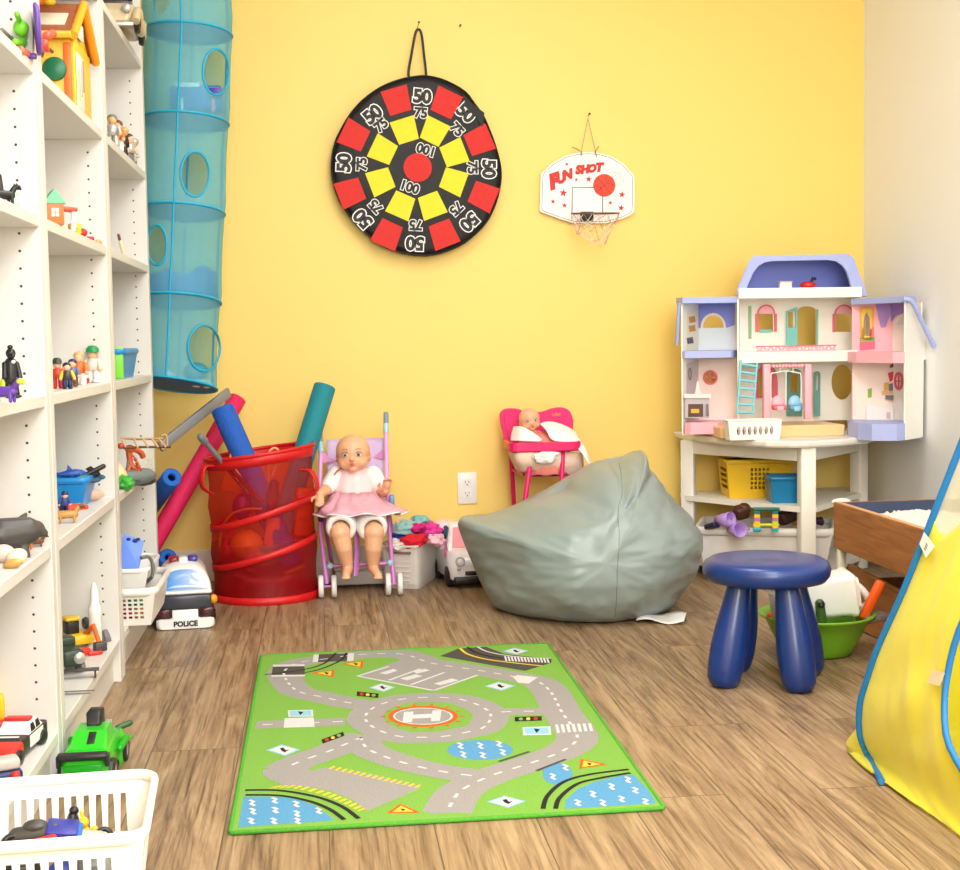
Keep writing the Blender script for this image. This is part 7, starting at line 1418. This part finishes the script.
mb=MB(); c=at(132,548,3.70); a0=at(123,533,3.70); a1=at(144,541,3.70); a2=at(139,570,3.66); a3=at(120,569,3.66)
out=[a0,a1,a2,a3]; LB=plast('light_blue_board',(96,136,230),.4); nrm=((a1-a0).cross(a3-a0)).normalized(); nrm=nrm if nrm.y<0 else -nrm
P=rr4(out,.12,4); loft(mb,[P,[p-nrm*.010 for p in P]],LB,smooth=False)
t=thing('toy_board','light blue toy board with dark cut outs leaning out of the white tub','toy board',(c.x,c.y,Z5+.14)); mb.build('board',t,True)
for px,py,r in ((128.5,539.5,.006),(135,541,.007),(138,539.5,.006),(131.5,551,.007),(125,566,.006)): 
    m=MB(); m.ball(at(px,py,3.695 if py<560 else 3.67)+nrm*.003,(r,.002,r*.7),plast('cut_out_blue',(24,52,120),.6),n=10); m.build('cut_out',t,True)
# ---- toy police car on the floor
pa=fl(159.5,629.5); pbb=fl(216,627.5); pc_=(pa+pbb)/2; W=(pbb-pa).length/2
van=thing('toy_police_car','large white and black toy police car on the floor by the far bookcase','toy car',(pc_.x-.006,pc_.y,0),.11)
PWH=plast('van_white',(242,242,240),.3,coat=.4); PBK=plast('van_black',(30,28,34),.25,coat=.3); PGR=plast('van_charcoal',(60,62,72),.2); 
hz_=lambda py,Y=4.10: at(186,py,Y).z
def vs(y,w,z0,z1,r=.02): return [Vector((x,y,z)) for x,z in rrect(-w,z0,w,z1,r,4)]
zT=hz_(566); zH=hz_(592)
mb=MB(); loft(mb,[vs(.012,W*.93,.022,zH),vs(.03,W*.94,.02,zH+.006),vs(.24,W*.94,.02,zH+.006),vs(.27,W*.86,.03,zH-.01)],PBK); mb.build('lower_body',van)
def arc(y,w,z0,z1,n=14): return [Vector((w*math.copysign(abs(math.cos(PI*i/n))**.72,math.cos(PI*i/n)),y,z0+(z1-z0)*math.sin(PI*i/n)**.8)) for i in range(n+1)]+[Vector((-w,y,z0-.006)),Vector((w,y,z0-.006))]
mb=MB(); loft(mb,[arc(.016,W*.96,zH,zH+.012),arc(.03,W*.96,zH,zH+.055),arc(.06,W*.93,zH,zT-.004),arc(.10,W*.90,zH,zT+.003),arc(.20,W*.90,zH,zT+.003),arc(.25,W*.93,zH,zH+.04),arc(.268,W*.9,zH,zH+.01)],PWH); mb.build('cabin',van)
# windscreen follows the sloping front of the cabin
WSC=bpy.data.materials.new('windscreen_blue'); WSC.use_nodes=True
_n=WSC.node_tree; _b=_n.nodes['Principled BSDF']; _tc=_n.nodes.new('ShaderNodeTexCoord'); _sx=_n.nodes.new('ShaderNodeSeparateXYZ'); _rp=_n.nodes.new('ShaderNodeValToRGB'); _mr=_n.nodes.new('ShaderNodeMapRange')
_n.links.new(_tc.outputs['Object'],_sx.inputs[0]); _n.links.new(_sx.outputs['X'],_mr.inputs['Value']); _mr.inputs['From Min'].default_value=-.06; _mr.inputs['From Max'].default_value=.07; _n.links.new(_mr.outputs[0],_rp.inputs[0])
_rp.color_ramp.elements[0].color=(lin(10),lin(140),lin(226),1); _rp.color_ramp.elements[1].color=(lin(196),lin(206),lin(236),1); _n.links.new(_rp.outputs[0],_b.inputs['Base Color']); _b.inputs['Roughness'].default_value=.1
vbm=[(.030,.96,zH+.055),(.06,.93,zT-.004)]
def wsp(u,v):                                               # u -1..1, v 0..1 up the slope
    y0,w0,h0=.0185,W*.96,zH+.010; 
    prof=[(.016,zH+.014),(.030,zH+.055),(.060,zT-.004)]
    top=.90*max(0,1-abs(u*.90)**2.8)**.5
    z=zH+.004+(zT-.012-zH-.004)*v*top/.90*.93
    # y on the cabin for this z and x
    x=u*W*.82*(1-.12*v)
    best=None
    secs=[(.016,.96,.012),(.03,.96,.055),(.06,.93,zT-.004-zH),(.10,.90,zT+.003-zH)]
    for k in range(61):
        f=k/20; i=min(int(f),2); g=f-i; a,b=secs[i],secs[i+1]; y=a[0]+(b[0]-a[0])*g; w=(a[1]+(b[1]-a[1])*g)*W; hh=a[2]+(b[2]-a[2])*g
        s=max(0,1-min(1,abs(x/w))**(2/.72))**.5; zz_=zH+hh*s**.8
        if zz_>=z: best=y; break
    return Vector((x,(best if best is not None else .06)-.0035,z+.003))
mb=MB().grid(lambda u,v:wsp(-1+2*u,v),24,14,WSC); mb.build('windscreen',van)
MB().box((0,.010,zH-.001),(W*1.90,.012,.010),PWH,bev=.004).build('windscreen_frame',van)
zG=hz_(608.5)
MB().box((0,.008,(zH+zG)/2-.004),(W*1.80,.014,zH-zG-.010),PGR,bev=.003).build('radiator_panel',van)
MB().box((0,.004,hz_(614)),(.074,.012,.030),PWH,bev=.002).build('number_plate',van)
for s in (-1,1): MB().box((s*.062,.006,hz_(613.5)),(.040,.016,.034),plast('lamp_maroon',(70,24,30),.15),bev=.005).build('headlight',van)
mb=MB(); P=[]; zB=hz_(622)
loft(mb,[vs(-.016,W*.92,zB-.014,zB+.012,.010),vs(-.010,W*1.02,zB-.015,zB+.014,.010),vs(.03,W*1.03,zB-.015,zB+.014,.010)],PWH); bm_=mb.build('front_bumper',van)
MB(FRONT((0,-.0175,zB+.0))).text('POLICE',.021,plast('letter_black',(24,24,26),.5),TR((0,0,0)),.0004,offset=.0010).build('police_lettering',bm_)
MB().box((0,.12,zT+.006),(.026,.05,.014),PWH,bev=.004).build('light_bar_centre',van)
for s,c,n_ in ((-1,(150,30,44),'red_light'),(1,(70,60,160),'blue_light')): MB().box((s*.028,.12,zT+.006),(.030,.05,.018),plast(n_,c,.15),bev=.008).build(n_,van)
for s in (-1,1):
    for y in (.05,.215): MB().lathe([(0,.014),(.014,.014),(.018,.009),(.026,.010),(.029,0),(.029,-.012)],PBK,22,TR((s*(W*.92),y,.029),0,s*PI/2)).build('wheel',van)
    MB().ball((s*(W*1.02),.03,zH-.028),(.012,.010,.014),tp('amber_lamp',(230,160,40))).build('side_lamp',van)
# ---- green toy car in front of the near bookcase
ga,gb=fl(64,773),fl(112,769); gc=Vector((-.4475,2.71,0)); gr=0
gcar=thing('toy_car','bright green toy muscle car on the floor before the near bookcase','toy car',gc,gr); gcar.scale=(.88,1.0,.88)
GC_=plast('toy_green',(44,196,36),.28,coat=.4); GDK=plast('toy_green_dark',(20,160,24),.3); BK2=plast('soft_black',(36,34,36),.4)
def gs(y,w,z0,z1,r=.012): return [Vector((x,y,z)) for x,z in rrect(-w,z0,w,z1,r,3)]
mb=MB(); loft(mb,[gs(-.125,.040,.020,.072),gs(-.118,.047,.016,.080),gs(-.06,.048,.014,.086),gs(.0,.046,.014,.088),gs(.05,.048,.014,.080),gs(.12,.046,.016,.066),gs(.145,.036,.022,.052)],GC_); mb.build('car_body',gcar)
mb=MB(); loft(mb,[[Vector((x,y,z)) for x,z in ((-w,z0),(w,z0),(w*.8,z1),(-w*.8,z1))] for y,w,z0,z1 in ((-.09,.044,.082,.086),(-.03,.042,.084,.108),(.03,.040,.084,.108),(.065,.040,.078,.082))],GC_,smooth=False); mb.build('roof',gcar)
MB().box((0,-.122,.050),(.080,.010,.030),GDK,bev=.003).build('rear_panel',gcar)
mb=MB(); mb.box((0,-.128,.084),(.104,.020,.014),BK2,eul(.2),bev=.005); 
for s in (-1,1): mb.box((s*.050,-.124,.074),(.008,.022,.026),BK2,bev=.003)
mb.build('spoiler',gcar)
MB().box((.006,-.055,.0985),(.016,.040,.004),BK2,eul(.75*.5),bev=.001).build('rear_vent',gcar)
mb=MB(); loft(mb,[gs(.0,.013,.104,.112,.003),gs(.01,.016,.104,.138,.006),gs(.05,.016,.090,.136,.006),gs(.056,.014,.086,.130,.005)],BK2); mb.build('engine_scoop',gcar)
MB().box((.012,.10,.076),(.020,.05,.014),plast('engine_silver',(200,200,196),.25,metal=.6),eul(.15),bev=.004).build('engine_block',gcar)
MB().cap((.03,.135,.060),(.055,.150,.066),.007,plast('exhaust_green',(50,90,50),.4)).build('exhaust',gcar)
for s in (-1,1):
    for y,r in ((-.075,.030),(.085,.029)):
        w=MB(); w.lathe([(r*.6,.014),(r*.9,.014),(r,.008),(r,-.010),(r*.9,-.014)],BK2,24,TR((s*.045,y,r),0,s*PI/2)); w=w.build('wheel',gcar)
        MB().lathe([(0,.010),(r*.25,.012),(r*.3,.008),(r*.6,.013)],plast('rim_silver',(206,200,190),.25,metal=.5),20,TR((s*.045,y,r),0,s*PI/2)).build('hub',w)
    MB().lathe([(.026,.004),(.036,.002),(.042,-.004)],GC_,24,TR((s*.048,.085,.030),0,s*PI/2)).build('wheel_arch',gcar)
    mb=MB(); mb.cap((s*.052,.02,.050),(s*.060,.06,.060),.008,GDK); mb.cap((s*.058,.05,.058),(s*.062,.11,.046),.006,GC_); mb.build('side_pipe',gcar)
# ---- white laundry basket at the front left
LBW=plast('laundry_white',(242,240,234),.4)
lb=Vector((-.372,1.928,0)); lz=.195
lbk=thing('laundry_basket','white slotted plastic basket of toys on the floor in the front left corner','basket',(lb.x,lb.y,0),.06)
lw,ld=.250,.270
def slots(L,n,h,sl):
    o=[]
    for i in range(n):
        x=-L/2*.80+L*.80*(i+.5)/n; o.append([(x-.0050,sl-.026-.056),(x+.0055,sl-.026-.056),(x+.0042,sl-.026),(x-.0034,sl-.026)]); o.append([(x-.0050,.028),(x+.0050,.028),(x+.0054,sl-.026-.070),(x-.0050,sl-.026-.070)])
    return o
tub(lbk,None,lw,ld,lz-.004,.80,LBW,{0:slots(.22,10,lz,lz),2:slots(.22,10,lz,lz),1:slots(.24,11,lz,lz),3:slots(.24,11,lz,lz)},th=.0028,rim=.0056,name='basket_wall')
BZ=.012
def inb(px,py,Y): return at(px,py,Y)
tyre=lambda p,r,rx,rz:MB(TR(p,rx,0,rz)).lathe([(r*.5,-r*.3),(r*.85,-r*.35),(r,0),(r*.85,r*.35),(r*.5,r*.3),(r*.5,-r*.3)],BK2,20)
p=inb(80,822,1.99); p=inb(83,829,1.99); t=thing('toy_duck','bright yellow toy animal sitting on the toys in the laundry basket','toy animal',p-Vector((0,0,.02))); mb=MB(); mb.ball((0,0,.016),(.014,.012,.015),YELT); mb.ball((.002,-.003,.038),(.009,.009,.010),YELT); mb.cap((.014,0,.014),(.020,0,.024),.006,YELT); mb.cap((-.004,-.01,.01),(-.004,-.016,.004),.005,CRT_); mb.build('animal_body',t); MB().cap((.0,0,.046),(-.002,0,.056),.003,YELT).build('crest',t); t.scale=(.8,.8,.8)
p=inb(73,823,2.0); mb=MB(); mb.ball(p,(.009,.01,.018),BKT); mb.ball(p+Vector((.002,0,.018)),.007,BKT,n=10); one(mb,'toy_figure','black toy figure left of the yellow toy animal in the laundry basket','toy figure')
p=inb(36,836,1.97); t=thing('toy_motorbike','dark grey toy motorbike on its side at the left in the laundry basket','toy motorbike',p-Vector((0,0,.02))); mb=MB(); mb.cap((-.025,0,.02),(.025,0,.024),.014,DGT); mb.cap((-.03,0,.022),(-.046,-.008,.012),.006,DGT); mb.ball((.0,0,.034),(.018,.012,.010),DGT); mb.build('frame',t)
for x in (-.03,.026): tyre((x,-.012,.014),.016,1.2,.2).build('wheel',t)
p=inb(62,836,1.97); mb=MB(TR(p,.2,.15,.1)); mb.box((0,0,0),(.044,.04,.034),tp('indigo',(50,56,150)),bev=.003); mb.box((0,-.021,-.003),(.036,.002,.024),BKT); mb.box((.024,-.004,0),(.006,.036,.032),tp('azure',(30,110,210))); one(mb,'toy_block','indigo toy block with a black face in the middle of the laundry basket','toy block')
p=inb(77,836,1.99); mb=MB(TR(p,0,.2,.2)); mb.box((0,0,0),(.028,.03,.016),tp('cobalt',(44,60,170)),bev=.003); one(mb,'toy_brick','cobalt blue toy brick under the yellow toy animal','toy brick')
p=inb(92,840,1.96); t=thing('toy_cart','grey toy cart with a round wheel at the right in the laundry basket','toy cart',p-Vector((0,0,.01))); MB().box((0,0,.012),(.034,.03,.012),tp('pale_grey',(180,182,180)),eul(.2,.2,.3),bev=.003).build('cart_body',t); tyre((-.004,-.016,.008),.010,.9,.3).build('wheel',t)
mb=tyre(inb(104,836,1.98),.0135,1.1,.2); one(mb,'toy_wheel_or_loop','black toy tyre at the right in the laundry basket','toy tyre')  # a loose toy tyre, not a hoop
p=inb(122,840,1.99); mb=MB(TR(p,0,.05,.25)); mb.cap((-.022,0,0),(.024,0,0),.004,tp('plum_stick',(90,80,150)),.003); mb.ball((.026,0,.001),.005,REDT,n=8); one(mb,'toy_stick','thin violet toy stick with a red end in the laundry basket','toy stick')
p=inb(60,834,2.0); mb=tyre(p+Vector((0,0,.012)),.010,.3,.4); one(mb,'toy_ring','small grey toy ring behind the indigo block in the laundry basket','toy ring')
p=inb(36,843,1.93); mb=MB(); mb.cap(p,p+Vector((.022,.004,.004)),.006,REDT); one(mb,'toy_peg','small red toy peg below the grey motorbike in the laundry basket','toy')
r=random.Random(21); nm=['navy','black','blue','cream','plum','grey','tan','deep blue','pale blue','white']
colp=[(40,44,110),(34,32,36),(30,90,190),(236,220,190),(110,50,110),(130,128,126),(200,150,100),(24,60,140),(150,190,220),(236,234,230)]
for i in range(10):
    x=lb.x-.095+.021*i; y=lb.y-.098+.006*(i%2); mb=MB(); mb.cap((x,y,BZ+.03),(x+r.uniform(-.004,.004),y+.01,.105+.008*(i%3)),.0095,plast('heap%d'%i,colp[i],.45)); one(mb,'toy_piece','%s toy piece showing through a front slot of the laundry basket'%nm[i],'toy')
for i,(dx,dy,c) in enumerate(((-.05,.0,(60,60,64)),(.0,.02,(46,60,140)),(.05,-.01,(90,90,96)),(-.02,-.05,(70,40,40)),(.04,.05,(150,150,150)),(-.06,.05,(40,40,44)))):
    mb=MB().ball((lb.x+dx,lb.y+dy,BZ+.055),(.032,.03,.045),plast('fill%d'%i,c,.5)); one(mb,'toy_lump','%s toy buried under the heap in the laundry basket'%('charcoal','dark blue','steel grey','brown','silver grey','near black')[i],'toy')
